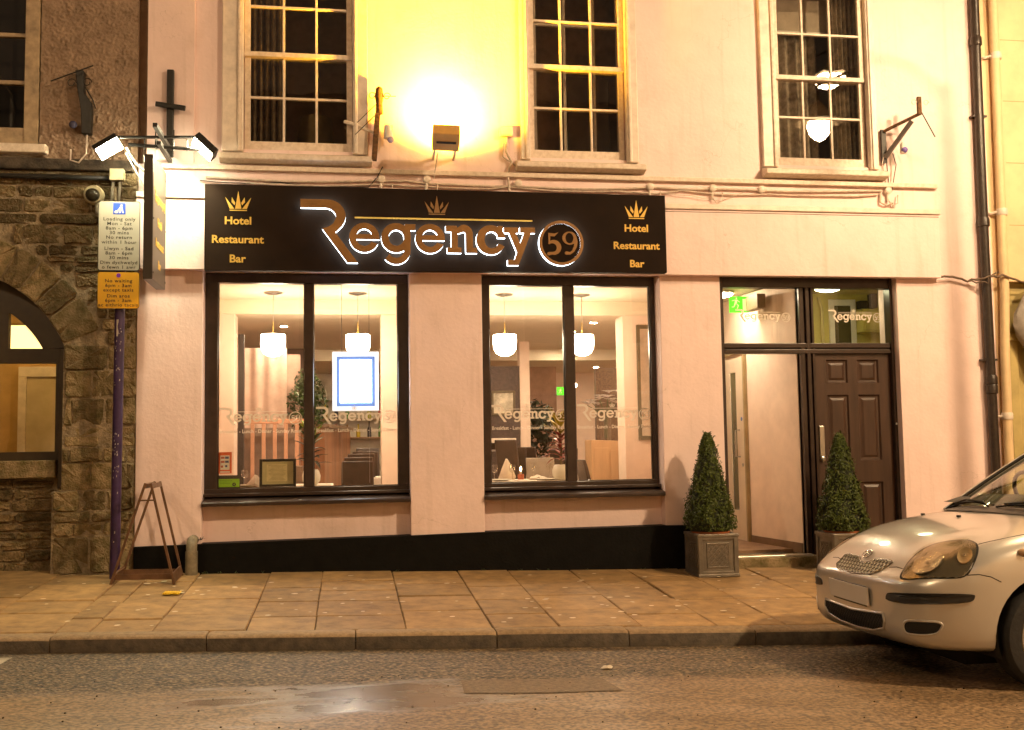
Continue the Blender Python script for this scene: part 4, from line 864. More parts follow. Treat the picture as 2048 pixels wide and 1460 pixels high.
# ================================================================== RESTAURANT INTERIOR
cream = mat('cream_interior_wall', (0.86, 0.655, 0.52), 0.7, var=0.04)
ceil_m = mat('cream_ceiling', (0.82, 0.70, 0.52), 0.7, var=0.03)
floor_m = mat('dark_wood_floor', (0.28, 0.17, 0.10), 0.4, var=0.2, vscale=8)
s = MB(); s.box(-1.75, 5.3, 0.37, 9.1, 0.0, 0.06)
tag(s.build('restaurant_floor', floor_m), kind='structure')
s = MB(); s.box(-1.75, 3.57, 0.262, 1.95, 2.756, 2.80); s.box(-1.75, 3.57, 1.95, 2.25, 2.60, 2.80); s.box(-1.75, 5.3, 2.25, 6.2, 2.60, 2.70); s.box(-1.75, 5.3, 6.2, 9.1, 2.43, 2.70)
tag(s.build('restaurant_ceiling', ceil_m), kind='structure')
s = MB(); s.box(-1.8, -1.7, 0.37, 9.1, 0.06, 2.75); s.box(-1.7, 5.3, 9.0, 9.1, 0.06, 2.6); s.box(5.2, 5.3, 2.9, 9.0, 0.06, 2.6); s.box(3.57, 5.3, 2.75, 2.9, 0.06, 2.6); s.box(3.50, 3.56, 0.37, 2.75, 0.06, 2.75)
tag(s.build('restaurant_wall', cream), kind='structure')
tag(MB().box(-1.27, 0.565, 0.265, 0.42, 0.3, 0.72).box(1.245, 2.963, 0.265, 0.42, 0.3, 0.72).build('window_seat_wall', cream), kind='structure')
for x0, x1, lab in ((-1.36, -1.20, 'cream square column at the left of the dining room'), (0.37, 0.98, 'wide cream column behind the pier between the shop windows'), (3.13, 3.50, 'cream wall column carrying the tall mirror')):
    tag(box('column', cream, None, x0, x1, 1.96, 2.28, 0.06, 2.60, 0.006), lab, 'column')
tag(box('service_post', mat('dark_post', (0.05, 0.035, 0.03), 0.5), None, -1.20, -1.14, 2.35, 2.45, 0.06, 2.42), 'slim dark post beside the left cream column', 'post')
peach = mat('peach_curtain', (0.76, 0.54, 0.43), 0.8, var=0.1, vscale=6)
drape('drape', 'tall peach drape behind the slatted screen', -1.36, -0.72, 3.25, 1.36, 2.35, peach, 4, 0.012)
tag(box('low_wall', mat('grey_brown_wall', (0.34, 0.25, 0.20), 0.7), None, -1.65, -0.62, 3.05, 3.15, 0.06, 1.38), 'grey brown low wall behind the slatted screen', 'wall')
tag(box('partition', mat('peach_partition', (0.60, 0.38, 0.29), 0.7), None, -1.70, -0.58, 3.6, 3.7, 0.06, 2.3), 'peach painted partition behind the drape', 'partition')
# slatted screen
sc_ = thing('slatted_screen', 'low peach wooden screen with upright slats in the left window', 'screen', (-1.0, 2.7, 0.06))
sl_m = mat('peach_wood', (0.80, 0.42, 0.26), 0.45, var=0.1)
box('top_rail', sl_m, sc_, -1.50, -0.42, 2.67, 2.73, 1.42, 1.475, 0.006); box('bottom_rail', sl_m, sc_, -1.50, -0.42, 2.67, 2.73, 0.12, 0.20, 0.006)
for i in range(9):
    x = -1.47 + i * 0.125
    box('slat', sl_m, sc_, x, x + 0.042, 2.682, 2.718, 0.20, 1.42, 0.004)
# pendants
glow = emit_mat('opal_globe_glow', (1.0, 0.79, 0.55), 50)
def pendant(x, y, label):
    t = thing('pendant_lamp', label, 'pendant lamp', (x, y, 2.756), 'globe pendants in the shop windows')
    MB().lathe([(0.095, 0.0), (0.095, -0.012), (0.03, -0.03)], (x, y, 2.756)).build('ceiling_rose', steel, t, smooth=40)
    MB().cyl((x, y, 2.74), (x, y, 2.45), 0.004, n=6).build('cord', steel, t)
    MB().lathe([(0.005, 2.45), (0.007, 2.36), (0.012, 2.33), (0.03, 2.315)], (x, y, 0)).build('lamp_holder', MATS.get('brass_frame'), t, smooth=40)
    MB().lathe([(0.05, 2.315), (0.122, 2.313), (0.124, 2.30), (0.126, 2.22), (0.120, 2.165), (0.095, 2.12), (0.05, 2.092), (0.004, 2.085)], (x, y, 0), 24).build('globe', glow, t, smooth=40)
for x, y, lab in ((-0.755, 1.40, 'leftmost of the four lit globe pendants'), (0.113, 1.40, 'lit globe pendant just above the bright display panel'), (1.670, 1.40, 'lit globe pendant at the left of the right shop window'), (2.520, 1.40, 'rightmost of the four lit globe pendants')):
    pendant(x, y, lab)
# recessed downlights deeper in the room
dlens = emit_mat('downlight_glow', (1.0, 0.79, 0.55), 1150)
DL = [(2.95, 2.62, 2.60), (-0.75, 3.1, 2.60), (0.6, 3.4, 2.60), (1.5, 4.2, 2.60), (2.9, 3.6, 2.60), (4.4, 4.4, 2.60), (0.1, 5.4, 2.60), (3.3, 5.7, 2.60), (0.2, 7.4, 2.43), (2.3, 7.6, 2.43), (4.2, 7.6, 2.43)]  # first entry is an added lamp that brightens the lilies
for i, (x, y, z) in enumerate(DL):
    t = thing('downlight', 'small recessed ceiling downlight ' + ('added to light the lilies from in front', 'over the slatted screen', 'behind the wide cream column', 'in front of the dark brown panel', 'over the light wood sideboard', 'in the far right corner of the dining room', 'over the bar counter', 'before the mottled brown panel', 'over the bottle shelves', 'over the rear passage', 'at the back right of the room')[i], 'downlight', (x, y, z), 'recessed downlights')
    MB().lathe([(0.055, 0), (0.055, -0.008), (0.04, -0.008)], (x, y, z), 16).build('rim', white_plastic, t)
    MB().lathe([(0.039, -0.006), (0.039, -0.009)], (x, y, z), 12).build('lens', dlens, t)
# illuminated display hanging in the left window
dp = thing('hanging_display', 'bright white light panel with blue edge hanging on wires', 'display', (0.08, 0.5, 1.5))
box('acrylic_panel', mat('acrylic', (0.85, 0.88, 0.95), 0.2, emit=(0.85, 0.92, 1.0), estr=1.2), dp, -0.140, 0.300, 0.505, 0.515, 1.485, 2.055, 0.004)
box('blue_border', mat('blue_border', (0.12, 0.22, 0.65), 0.4, emit=(0.25, 0.45, 1.0), estr=0.55), dp, -0.098, 0.262, 0.4965, 0.5035, 1.530, 2.008)
box('lit_face', emit_mat('led_panel', (0.80, 0.90, 1.0), 22.0), dp, -0.066, 0.230, 0.490, 0.4955, 1.566, 1.974)
for x in (-0.05, 0.21):
    MB().cyl((x, 0.51, 2.055), (x, 0.51, 2.755), 0.002, n=6).build('wire', dark_cable, dp)
    MB().lathe([(0.006, 2.70), (0.008, 2.755)], (x, 0.51, 0), 8).build('wire_clamp', iron, dp)
    MB().cyl((x, 0.51, 0.80), (x, 0.51, 1.485), 0.0015, n=6).build('lower_wire', steel, dp)
# window cards
mf = thing('menu_frame', 'black framed menu leaning in the left shop window', 'menu', (-0.635, 0.33, 0.79))
fb = MB(); fb.box(-0.800, -0.775, 0.315, 0.335, 0.790, 1.045); fb.box(-0.495, -0.470, 0.315, 0.335, 0.790, 1.045); fb.box(-0.775, -0.495, 0.315, 0.335, 0.790, 0.812); fb.box(-0.775, -0.495, 0.315, 0.335, 1.022, 1.045)
fb.build('frame', iron, mf, bevel=0.003)
box('menu_sheet', mat('menu_paper', (0.62, 0.54, 0.28), 0.5, var=0.1), mf, -0.775, -0.495, 0.322, 0.330, 0.812, 1.022)
box('menu_page', mat('menu_page_paper', (0.85, 0.72, 0.38), 0.5), mf, -0.735, -0.55, 0.3185, 0.3215, 0.84, 0.995)
ink = mat('dark_ink', (0.05, 0.04, 0.03), 0.6)
lines = MB()
for i in range(12):
    z = 0.852 + i * 0.012; w_ = random.uniform(0.05, 0.082)
    lines.box(-0.64 - w_, -0.64 + w_, 0.3172, 0.3184, z, z + 0.0022)
lines.build('print_lines', mat('brown_ink', (0.25, 0.2, 0.1), 0.6), mf)
rs = thing('red_card_sticker', 'red and white payment card sticker on the left pane', 'sticker', (-1.10, 0.235, 0.91))
box('backing', mat('red_card', (0.9, 0.16, 0.05), 0.5), rs, -1.157, -1.037, 0.2215, 0.2235, 0.922, 1.115)
box('white_field', mat('card_white', (0.9, 0.85, 0.75), 0.5), rs, -1.138, -1.056, 0.2203, 0.2214, 0.955, 1.085)
box('white_field', MATS['card_white'], rs, -1.14, -1.052, 0.2205, 0.2213, 0.93, 0.942)
for i, (x, z) in enumerate(((-1.132, 1.055), (-1.095, 1.055), (-1.132, 1.018), (-1.095, 1.018), (-1.132, 0.975), (-1.095, 0.978))):
    box('card_logo', mat('logo_red' if i % 2 == 0 else 'logo_dark', (0.5, 0.12, 0.08) if i % 2 == 0 else (0.1, 0.1, 0.2), 0.5), rs, x, x + (0.032 if i < 4 else 0.02), 0.2192, 0.2202, z, z + 0.02)
hs_ = thing('hygiene_sticker', 'green and black food hygiene rating sticker on the left pane', 'sticker', (-1.06, 0.235, 0.78))
box('backing', ink, hs_, -1.157, -0.962, 0.2215, 0.2235, 0.783, 0.905)
box('green_field', mat('rating_green', (0.30, 0.55, 0.02), 0.5, emit=(0.3, 0.6, 0.02), estr=0.05), hs_, -1.15, -0.968, 0.2203, 0.2214, 0.80, 0.872)
MB().lathe([(0.017, 0.2192), (0.017, 0.2202)], (-1.015, 0, 0.822), 16, 'y').build('rating_disc', ink, hs_)
text_shape('4', 0.026, front(-1.015, 0.813, 0.2190), 0.0005).build('rating_digit', MATS['rating_green'], hs_)
rb = MB()
for i in range(3): rb.box(-1.14, -1.05 + 0.01 * i, 0.2195, 0.2202, 0.83 + i * 0.014, 0.833 + i * 0.014)
rb.build('print_lines', mat('dark_green_ink', (0.08, 0.2, 0.01), 0.5), hs_)

# furniture
linen = mat('white_linen', (0.80, 0.68, 0.56), 0.8, var=0.06, vscale=20, bump=0.3, bscale=30)
table_m = mat('table_wood', (0.10, 0.055, 0.03), 0.4)
def dining_table(x0, x1, y0, y1, label, z=0.775):
    t = thing('dining_table', label, 'table', ((x0 + x1) / 2, (y0 + y1) / 2, 0.06), 'dining tables')
    box('table_top', table_m, t, x0, x1, y0, y1, z - 0.03, z, 0.004)
    for sx in (x0 + 0.05, x1 - 0.05):
        for sy in (y0 + 0.05, y1 - 0.05):
            MB().cyl((sx, sy, 0.06), (sx, sy, z - 0.03), 0.022, 0.03, 8).build('leg', table_m, t)
    cl = MB(); n = 48; rings = []
    for k, (ex, dz) in enumerate(((0.0, 0.006), (0.01, 0.003), (0.02, -0.12), (0.03, -0.25))):
        r_ = []
        for i in range(n):
            a = i / n * 4; sd = int(a); f_ = a - sd
            X = [x0 + (x1 - x0) * f_, x1, x1 - (x1 - x0) * f_, x0][sd]; Y = [y0, y0 + (y1 - y0) * f_, y1, y1 - (y1 - y0) * f_][sd]
            w_ = 0.012 * math.sin(i * 1.7) * (k / 3)
            X += (ex + w_) * (1 if X > (x0 + x1) / 2 else -1); Y += (ex + w_) * (1 if Y > (y0 + y1) / 2 else -1)
            r_.append((X, Y, z + dz))
        rings.append(r_)
    cl.ring(rings[::-1], cap=False); o = len(cl.v) - n; cl.f.append(tuple(range(o, o + n)))
    tag(cl.build('tablecloth', linen, smooth=50), 'white cloth laid over the ' + label, 'tablecloth')
dining_table(-1.15, -0.15, 0.50, 1.20, 'table in the left window with the folded napkins')
dining_table(1.36, 2.22, 0.50, 1.22, 'table in the right window with the wine glasses')
dining_table(0.25, 0.85, 2.5, 3.2, 'table beside the row of brown chair backs')
dining_table(2.2, 2.8, 2.6, 3.2, 'table in front of the light wood sideboard')
leather = mat('brown_leather', (0.065, 0.036, 0.024), 0.35, var=0.2, vscale=12, bump=0.2, bscale=60)
tan_l = mat('tan_leather', (0.22, 0.15, 0.10), 0.4, var=0.15, vscale=12, bump=0.2, bscale=60)
def chair(x, y, rz, label, m, h=1.06, w_=0.33, g='dining chairs'):
    t = thing('dining_chair', label, 'chair', (0, 0, 0), g)
    bk = MB(); rings = []
    for k in range(6):
        f_ = k / 5; z = 0.42 + (h - 0.48) * f_; yb_ = 0.19 + 0.10 * f_ ** 1.4; d = 0.05 - 0.012 * f_; ww = w_ / 2 * (1 - 0.04 * f_)
        rings.append([(-ww, yb_, z), (-ww * 0.5, yb_ - 0.012, z), (ww * 0.5, yb_ - 0.012, z), (ww, yb_, z), (ww, yb_ + d, z), (0, yb_ + d + 0.008, z), (-ww, yb_ + d, z)])
    bk.ring(rings).build('backrest', m, t, smooth=40, bevel=0.012)
    MB().box(-w_ / 2 - 0.03, w_ / 2 + 0.03, -0.21, 0.21, 0.36, 0.44).build('seat', m, t, bevel=0.02)
    for sx in (-1, 1):
        for sy, ty in ((-0.18, -0.19), (0.18, 0.23)):
            MB().cyl((sx * w_ * 0.48, ty, -0.0), (sx * w_ * 0.48, sy, 0.37), 0.014, 0.02, 8).build('leg', table_m, t)
    t.location = (x, y, 0.06); t.rotation_euler = (0, 0, rz)
    return t
chair(0.10, 1.30, PI, 'nearest dark brown chair back in the left window', leather, 1.0)
chair(-0.22, 1.45, PI * 0.62, 'tan chair turned sideways left of the nearest dark chair', tan_l, 0.96)
chair(-0.42, 1.75, PI * 0.7, 'dark chair half hidden behind the white vase', leather, 1.0)
chair(0.12, 2.30, PI, 'second brown chair back behind the nearest dark one', leather, 1.03)
chair(0.16, 3.05, PI, 'third brown chair back in the row towards the bar', leather, 1.06)
chair(0.22, 3.85, PI, 'fourth brown chair back in the row towards the bar', leather, 1.08)
chair(0.28, 4.75, 0, 'farthest brown chair facing the window before the bar', leather, 1.12)
chair(2.11, 1.52, 0, 'grey beige chair behind the wine glass table', mat('beige_fabric', (0.32, 0.25, 0.18), 0.8, var=0.1), 0.99)
chair(2.62, 2.05, PI * 0.6, 'dark leather chair turned towards the lilies', leather, 1.08)
chair(3.0, 2.45, PI * 0.55, 'low dark chair in front of the light wood sideboard', leather, 0.95, 0.3)
chair(2.15, 3.4, PI * 0.75, 'dark chair beyond the red leaved plant', leather, 1.2)
wg_m = glass_mat('clear_glassware', (0.92, 0.90, 0.86), 4.0, 0.05)
def wine_glass(x, y, label, z=0.785):
    t = thing('wine_glass', label, 'wine glass', (x, y, z), 'wine glasses on the window table')
    MB().lathe([(0.032, 0.0), (0.030, 0.003), (0.005, 0.008), (0.0045, 0.065), (0.008, 0.07)], (x, y, z), 14).build('stem', wg_m, t, smooth=60)
    MB().lathe([(0.008, 0.07), (0.030, 0.088), (0.036, 0.11), (0.035, 0.135), (0.030, 0.155)], (x, y, z), 14).build('bowl', wg_m, t, smooth=60)
for x, lab in ((1.48, 'leftmost wine glass on the right window table'), (1.665, 'wine glass next to the lit candle'), (2.055, 'wine glass nearest the white vase')):
    wine_glass(x, 1.0, lab)
def candle(x, y, z, label):
    t = thing('candle', label, 'candle', (x, y, z), 'lit table candles')
    MB().lathe([(0.030, 0.0), (0.034, 0.03), (0.034, 0.055), (0.031, 0.055), (0.028, 0.01)], (x, y, z), 14).build('holder', mat('red_glass_holder', (0.5, 0.12, 0.05), 0.2), t, smooth=50)
    MB().lathe([(0.012, 0.012), (0.012, 0.085)], (x, y, z), 10).build('wax', linen, t)
    MB().lathe([(0.002, 0.085), (0.009, 0.10), (0.006, 0.118), (0.0005, 0.135)], (x, y, z), 8).build('flame', emit_mat('flame', (1.0, 0.70, 0.30), 60), t, smooth=60)
candle(1.745, 0.95, 0.785, 'lit candle among the wine glasses'); candle(2.56, 2.75, 0.79, 'lit candle before the light wood sideboard')
def napkin(x, y, label, z=0.785, tall=0.12):
    b = MB(); n = 12
    b.ring([[(x + r_ * math.cos(2 * PI * i / n) * (1 + 0.25 * math.sin(3 * i)), y + r_ * 0.7 * math.sin(2 * PI * i / n), z + h + 0.012 * math.sin(i * 2.3)) for i in range(n)] for r_, h in ((0.075, 0.0), (0.085, 0.02), (0.05, tall * 0.6), (0.012, tall))])
    tag(b.build('napkin', linen, smooth=50), label, 'napkin', 'folded napkins')
napkin(-0.86, 0.62, 'folded white napkin between the stickers and the menu', tall=0.10); napkin(1.63, 1.14, 'tall folded napkin behind the second wine glass', tall=0.20); napkin(1.90, 0.85, 'flat white napkin beside the lit candle', tall=0.04)
# pot plants with strap leaves
vase_m = mat('white_ceramic', (0.78, 0.72, 0.60), 0.25, var=0.03)
def strap_leaf(b, base, direction, length, width, droop, n=6):
    d = Vector(direction).normalized(); side = d.cross(Vector((0, 0, 1)))
    if side.length < 0.1: side = Vector((1, 0, 0))
    side.normalize(); rings = []
    for k in range(n + 1):
        f_ = k / n
        p = Vector(base) + d * length * f_ + Vector((0, 0, -droop * f_ * f_))
        hw = width / 2 * math.sin(PI * min(1, 0.12 + 0.88 * f_)) ** 0.7 + 0.001
        up_ = Vector((0, 0, 0.10 * hw))
        rings.append([p - side * hw + up_ * 2, p - up_, p + side * hw + up_ * 2, p + Vector((0, 0, 0.002))])
    b.ring(rings)
def vase_plant(x, y, label, top, cols, z=0.785):
    t = thing('vase_plant', label, 'plant', (x, y, z))
    MB().lathe([(0.055, 0.0), (0.085, 0.04), (0.09, 0.085), (0.075, 0.135), (0.06, 0.15), (0.055, 0.14)], (x, y, z), 20).build('vase', vase_m, t, smooth=50)
    MB().tube([(x, y, z + 0.1), (x + 0.01, y, z + 0.3), (x - 0.01, y, top - 0.15)], 0.012, 6).build('stem', mat('plant_stem', (0.12, 0.08, 0.03), 0.7), t)
    n = 30
    for k, cm in enumerate(cols):
        for i in range(7):
            b = MB()
            f_ = (k + i / 7) / len(cols); a = i * 2.4 + k
            zz = z + 0.18 + (top - 0.20 - z - 0.18) * f_
            strap_leaf(b, (x, y, zz), (math.cos(a), math.sin(a), 0.55 + 0.6 * f_), random.uniform(0.16, 0.26), random.uniform(0.04, 0.06), random.uniform(0.04, 0.15) * (1.2 - f_))
            b.build('leaf', cm, t, smooth=True)
gl_ = mat('leaf_green', (0.05, 0.085, 0.02), 0.4, var=0.25); gy = mat('leaf_yellow_green', (0.32, 0.38, 0.04), 0.45, var=0.2); gr = mat('leaf_red', (0.30, 0.05, 0.025), 0.45, var=0.3); gd = mat('leaf_dark', (0.035, 0.04, 0.022), 0.35, var=0.25); gyl = mat('leaf_gold', (0.45, 0.34, 0.03), 0.45, var=0.2)
vase_plant(-0.345, 0.72, 'leafy plant in a white vase behind the left window mullion', 1.50, [gd, gd, gl_, gy])
vase_plant(2.115, 0.72, 'red and gold leaved plant in a white vase at the right mullion', 1.60, [gr, gr, gr, gyl, gyl])
# indoor fig tree
ft = thing('indoor_fig_tree', 'bushy green indoor tree standing by the bar in the left window', 'tree', (-0.48, 3.3, 0.06))
MB().lathe([(0.13, 0.0), (0.17, 0.3), (0.15, 0.3)], (-0.48, 3.3, 0.06)).build('pot', vase_m, ft, smooth=40)
MB().tube([(-0.48, 3.3, 0.3), (-0.46, 3.3, 0.8), (-0.49, 3.3, 1.3), (-0.47, 3.3, 1.95)], [0.025, 0.02, 0.018, 0.006], 8).build('trunk', MATS['plant_stem'], ft)
def leaf_cloud(b, n, fn_p, size):
    for _ in range(n):
        p, nrm = fn_p()
        a = Vector((random.uniform(-1, 1), random.uniform(-1, 1), random.uniform(-1, 1)))
        d = (nrm + a * 0.8).normalized(); s1 = d.orthogonal().normalized(); s1 = (Matrix.Rotation(random.uniform(0, 6.28), 3, d) @ s1); s2 = d.cross(s1)
        L = size * random.uniform(0.7, 1.3); w2 = L * 0.45
        b.add([p - s1 * L / 2, p + s2 * w2 / 2 - d * 0.08 * L, p + s1 * L / 2, p - s2 * w2 / 2 - d * 0.08 * L], [(0, 1, 2), (0, 2, 3)])
def fig_p():
    while True:
        v = Vector((random.uniform(-1, 1), random.uniform(-1, 1), random.uniform(-1, 1)))
        if 0.3 < v.length < 1: break
    k = 0.22 * (1.1 - 0.35 * v.z)
    return Vector((-0.48 + v.x * k, 3.3 + v.y * k, 1.72 + v.z * 0.42)), v.normalized()
b = MB(); leaf_cloud(b, 750, fig_p, 0.075); b.build('crown', gl_, ft)
# bar, shelves and bottles
bar_m = mat('bar_oak', (0.50, 0.22, 0.10), 0.4, var=0.25, vscale=5, streak=0.15)
bc = thing('bar_counter', 'orange oak bar counter running back into the room', 'bar', (0.0, 6.0, 0.06))
MB().prism([(-0.30, 4.6), (0.05, 7.9), (-0.6, 7.9), (-0.9, 4.6)], 'z', 0.06, 1.40).build('front', bar_m, bc)
MB().prism([(-0.24, 4.54), (0.11, 7.95), (-0.6, 7.95), (-0.95, 4.54)], 'z', 1.40, 1.45).build('counter_top', mat('bar_top', (0.30, 0.18, 0.10), 0.3), bc, bevel=0.006)
bb = thing('bottle_shelves', 'bright back bar shelving full of bottles behind the counter', 'shelves', (0.1, 8.8, 0.06))
box('back_panel', mat('bar_back', (0.7, 0.6, 0.45), 0.3), bb, -0.9, 0.95, 8.85, 8.90, 0.06, 2.42)
SHZ = (1.30, 1.62, 1.94)
for z in SHZ: box('shelf', mat('shelf_wood', (0.35, 0.2, 0.1), 0.4), bb, -0.9, 0.95, 8.62, 8.85, z - 0.025, z)
bcols = [(0.08, 0.25, 0.03), (0.5, 0.35, 0.02), (0.5, 0.05, 0.03), (0.6, 0.55, 0.45), (0.04, 0.04, 0.06), (0.45, 0.25, 0.08), (0.5, 0.5, 0.05)]
names = ['green', 'amber', 'red', 'clear', 'black', 'brown', 'yellow']
shn = ['lower', 'middle', 'upper']
for k, z in enumerate(SHZ):
    for i in range(9):
        c = (i * 3 + k * 2) % 7
        x = -0.76 + i * 0.19; h = random.uniform(0.2, 0.27)
        t = MB().lathe([(0.034, 0), (0.036, 0.02), (0.036, h * 0.55), (0.014, h * 0.72), (0.013, h), (0.015, h), (0.015, h + 0.012)], (x, 8.73, z), 10).build('bottle', mat('bottle_' + names[c], bcols[c], 0.15, var=0.05), smooth=50, loc=(x, 8.73, z))
        tag(t, '%s %s bottle from the left on the %s bar shelf' % (('first', 'second', 'third', 'fourth', 'fifth', 'sixth', 'seventh', 'eighth', 'ninth')[i], names[c], shn[k]), 'bottle', 'bottles on the bar shelves')
tv = thing('wall_screen', 'small bluish lit screen on the wall left of the fig tree', 'screen', (-0.86, 6.0, 1.82))
box('casing', iron, tv, -0.97, -0.77, 6.0, 6.04, 1.80, 2.07, 0.004); box('display', emit_mat('screen_glow', (0.55, 0.55, 0.9), 0.9), tv, -0.955, -0.785, 5.996, 6.0, 1.815, 2.055)
tag(box('screen_wall', mat('brown_wall', (0.16, 0.10, 0.08), 0.7), None, -1.7, -0.62, 6.05, 6.15, 0.06, 2.6), 'brown wall carrying the small lit screen', 'wall')
# right window: panels, cabinet, sideboard, lilies, mirror, exit sign
pan = mat('dark_brown_panel', (0.075, 0.042, 0.035), 0.5, var=0.3, vscale=25, bump=0.4, bscale=80)
tag(box('dark_panel', pan, None, 1.20, 2.43, 5.0, 5.1, 0.06, 2.25), 'dark brown textured wall panel at the left of the right window', 'panel')
tag(box('cream_pier', cream, None, 2.43, 2.57, 4.95, 5.15, 0.06, 2.60), 'narrow cream pier beside the dark brown panel', 'pier')
tag(box('dark_panel', mat('mottled_panel', (0.09, 0.045, 0.03), 0.35, col2=(0.25, 0.15, 0.09), vscale=40, bump=0.5, bscale=60), None, 3.55, 4.15, 5.0, 5.1, 0.06, 2.22), 'mottled brown wall panel behind the lilies', 'panel')
tag(box('passage_wall', mat('peach_passage', (0.55, 0.34, 0.24), 0.7), None, 3.05, 3.50, 7.6, 7.7, 0.06, 2.43), 'peach wall at the end of the rear passage', 'wall')
tag(box('passage_doorway', pan, None, 2.75, 3.0, 7.6, 7.7, 0.06, 2.1), 'dark doorway at the end of the rear passage', 'doorway')
cb_ = thing('service_cabinet', 'dark service cabinet with a pale shelf edge in the right window', 'cabinet', (2.0, 4.2, 0.06))
box('carcass', pan, cb_, 1.55, 2.19, 4.0, 4.4, 0.06, 1.05, 0.005); box('pale_shelf', linen, cb_, 1.55, 2.2, 3.97, 4.4, 1.16, 1.22, 0.005); box('back', pan, cb_, 1.55, 2.19, 4.36, 4.42, 1.05, 1.16); box('tray', steel, cb_, 1.6, 2.0, 4.02, 4.3, 1.05, 1.07)
sb = thing('sideboard', 'light wood sideboard with a curved top holding the lilies', 'sideboard', (3.2, 3.0, 0.06))
sbw = mat('light_oak', (0.62, 0.38, 0.20), 0.4, var=0.12, vscale=4, streak=0.2)
MB().prism([(2.97, 0.06), (3.49, 0.06), (3.49, 1.10), (3.40, 1.13), (3.30, 1.165), (2.97, 1.18)], 'y', 2.95, 3.3).build('carcass', sbw, sb, bevel=0.006)
box('door', sbw, sb, 3.0, 3.19, 2.935, 2.949, 0.2, 1.08, 0.004); box('door', sbw, sb, 3.21, 3.44, 2.935, 2.949, 0.2, 1.05, 0.004)
lv = thing('lily_vase', 'glass vase of white lilies on the light wood sideboard', 'flowers', (3.2, 3.1, 1.165))
MB().lathe([(0.06, 0.0), (0.06, 0.40), (0.057, 0.40), (0.057, 0.01)], (3.2, 3.1, 1.165), 18).build('vase', wg_m, lv, smooth=50)
lp_m = mat('lily_petal', (0.92, 0.84, 0.80), 0.5, var=0.06); lc_m = mat('lily_leaf', (0.06, 0.10, 0.02), 0.5)
for i in range(13):
    a = i * 2.4; r_ = 0.05 + 0.16 * (i / 13) ** 0.6
    hx, hy, hz = 3.2 + r_ * math.cos(a) * 1.35, 3.1 + r_ * math.sin(a) * 0.7, 1.70 + random.uniform(-0.10, 0.08)
    MB().tube([(3.2 + 0.02 * math.cos(a), 3.1 + 0.02 * math.sin(a), 1.2), (3.2 + 0.03 * math.cos(a), 3.1, 1.5), (hx, hy, hz - 0.02)], 0.004, 5).build('stalk', lc_m, lv)
    bl_ = MB()
    for q in range(6):
        aa = q * PI / 3
        strap_leaf(bl_, (hx, hy, hz), (math.cos(aa), math.sin(aa), 0.6), 0.11, 0.05, 0.03, 4)
    bl_.build('bloom', lp_m, lv, smooth=True)
    lf = MB(); strap_leaf(lf, (3.2 + 0.3 * (hx - 3.2), 3.1, 1.5), (hx - 3.2, hy - 3.1, 0.25), 0.13, 0.03, 0.05, 4); lf.build('leaf', lc_m, lv, smooth=True)
mr_ = thing('wall_mirror', 'tall dark framed mirror on the right cream column', 'mirror', (3.38, 1.95, 1.17))
fb = MB(); fb.box(3.285, 3.325, 1.93, 1.958, 1.17, 2.49); fb.box(3.45, 3.49, 1.93, 1.958, 1.17, 2.49); fb.box(3.325, 3.45, 1.93, 1.958, 1.17, 1.215); fb.box(3.325, 3.45, 1.93, 1.958, 2.445, 2.49)
fb.build('frame', mat('mirror_frame', (0.12, 0.085, 0.04), 0.4), mr_, bevel=0.006); box('mirror_glass', mat('mirror', (0.7, 0.66, 0.6), 0.05, 1.0), mr_, 3.325, 3.45, 1.945, 1.957, 1.215, 2.445)
green_e = emit_mat('exit_green', (0.10, 0.85, 0.02), 2.0); pale_e = emit_mat('exit_pale', (0.75, 1.0, 0.25), 1.6)
def running_man(b, fn, s):
    parts = [[(0.0, 0.42), (0.06, 0.42), (0.06, 0.50), (0.0, 0.50)], [(-0.08, 0.2), (0.05, 0.22), (0.07, 0.4), (-0.03, 0.4)], [(-0.2, 0.32), (-0.05, 0.36), (-0.04, 0.40), (-0.2, 0.36)], [(0.05, 0.36), (0.18, 0.26), (0.2, 0.29), (0.07, 0.40)], [(-0.08, 0.22), (0.0, 0.2), (-0.1, 0.02), (-0.22, 0.02), (-0.22, 0.06), (-0.12, 0.06)], [(0.0, 0.22), (0.05, 0.2), (0.15, 0.12), (0.08, -0.05), (0.04, -0.03), (0.09, 0.1)]]
    for p in parts:
        n = len(p); b.add([fn(x * s, z * s) for x, z in p], [tuple(range(n))])
    return b
ex = thing('exit_sign', 'small green lit exit sign far inside the dining room', 'exit sign', (3.46, 7.0, 1.92))
box('casing', white_plastic, ex, 3.38, 3.54, 7.0, 7.05, 1.92, 2.06, 0.004); box('lit_face', green_e, ex, 3.385, 3.535, 6.994, 6.9985, 1.925, 2.055)
running_man(MB(), lambda x, z: (3.44 + x, 6.992, 1.95 + z), 0.16).build('pictogram', pale_e, ex)
for x, y, z, lab in ((3.15, 4.6, 1.95, 'upper bare bulb of the wall light left of the lilies'), (3.06, 4.6, 1.83, 'lower bare bulb of the wall light left of the lilies')):
    t = thing('wall_bulb', lab, 'wall light', (x, y, z), 'wall light bulbs')
    MB().ball((x, y, z), 0.028, 10, 6, 1.2).build('bulb', emit_mat('bulb_glow', (1.0, 0.8, 0.55), 40), t, smooth=True)
    MB().cyl((x, y, z - 0.05), (x, y, z - 0.03), 0.014, n=8).build('holder', MATS['brass_frame'], t)
    MB().tube([(x, y, z - 0.05), (x, y + 0.1, z - 0.09), (3.2, y + 0.42, 1.8)], 0.006, 6).build('arm', MATS['brass_frame'], t)

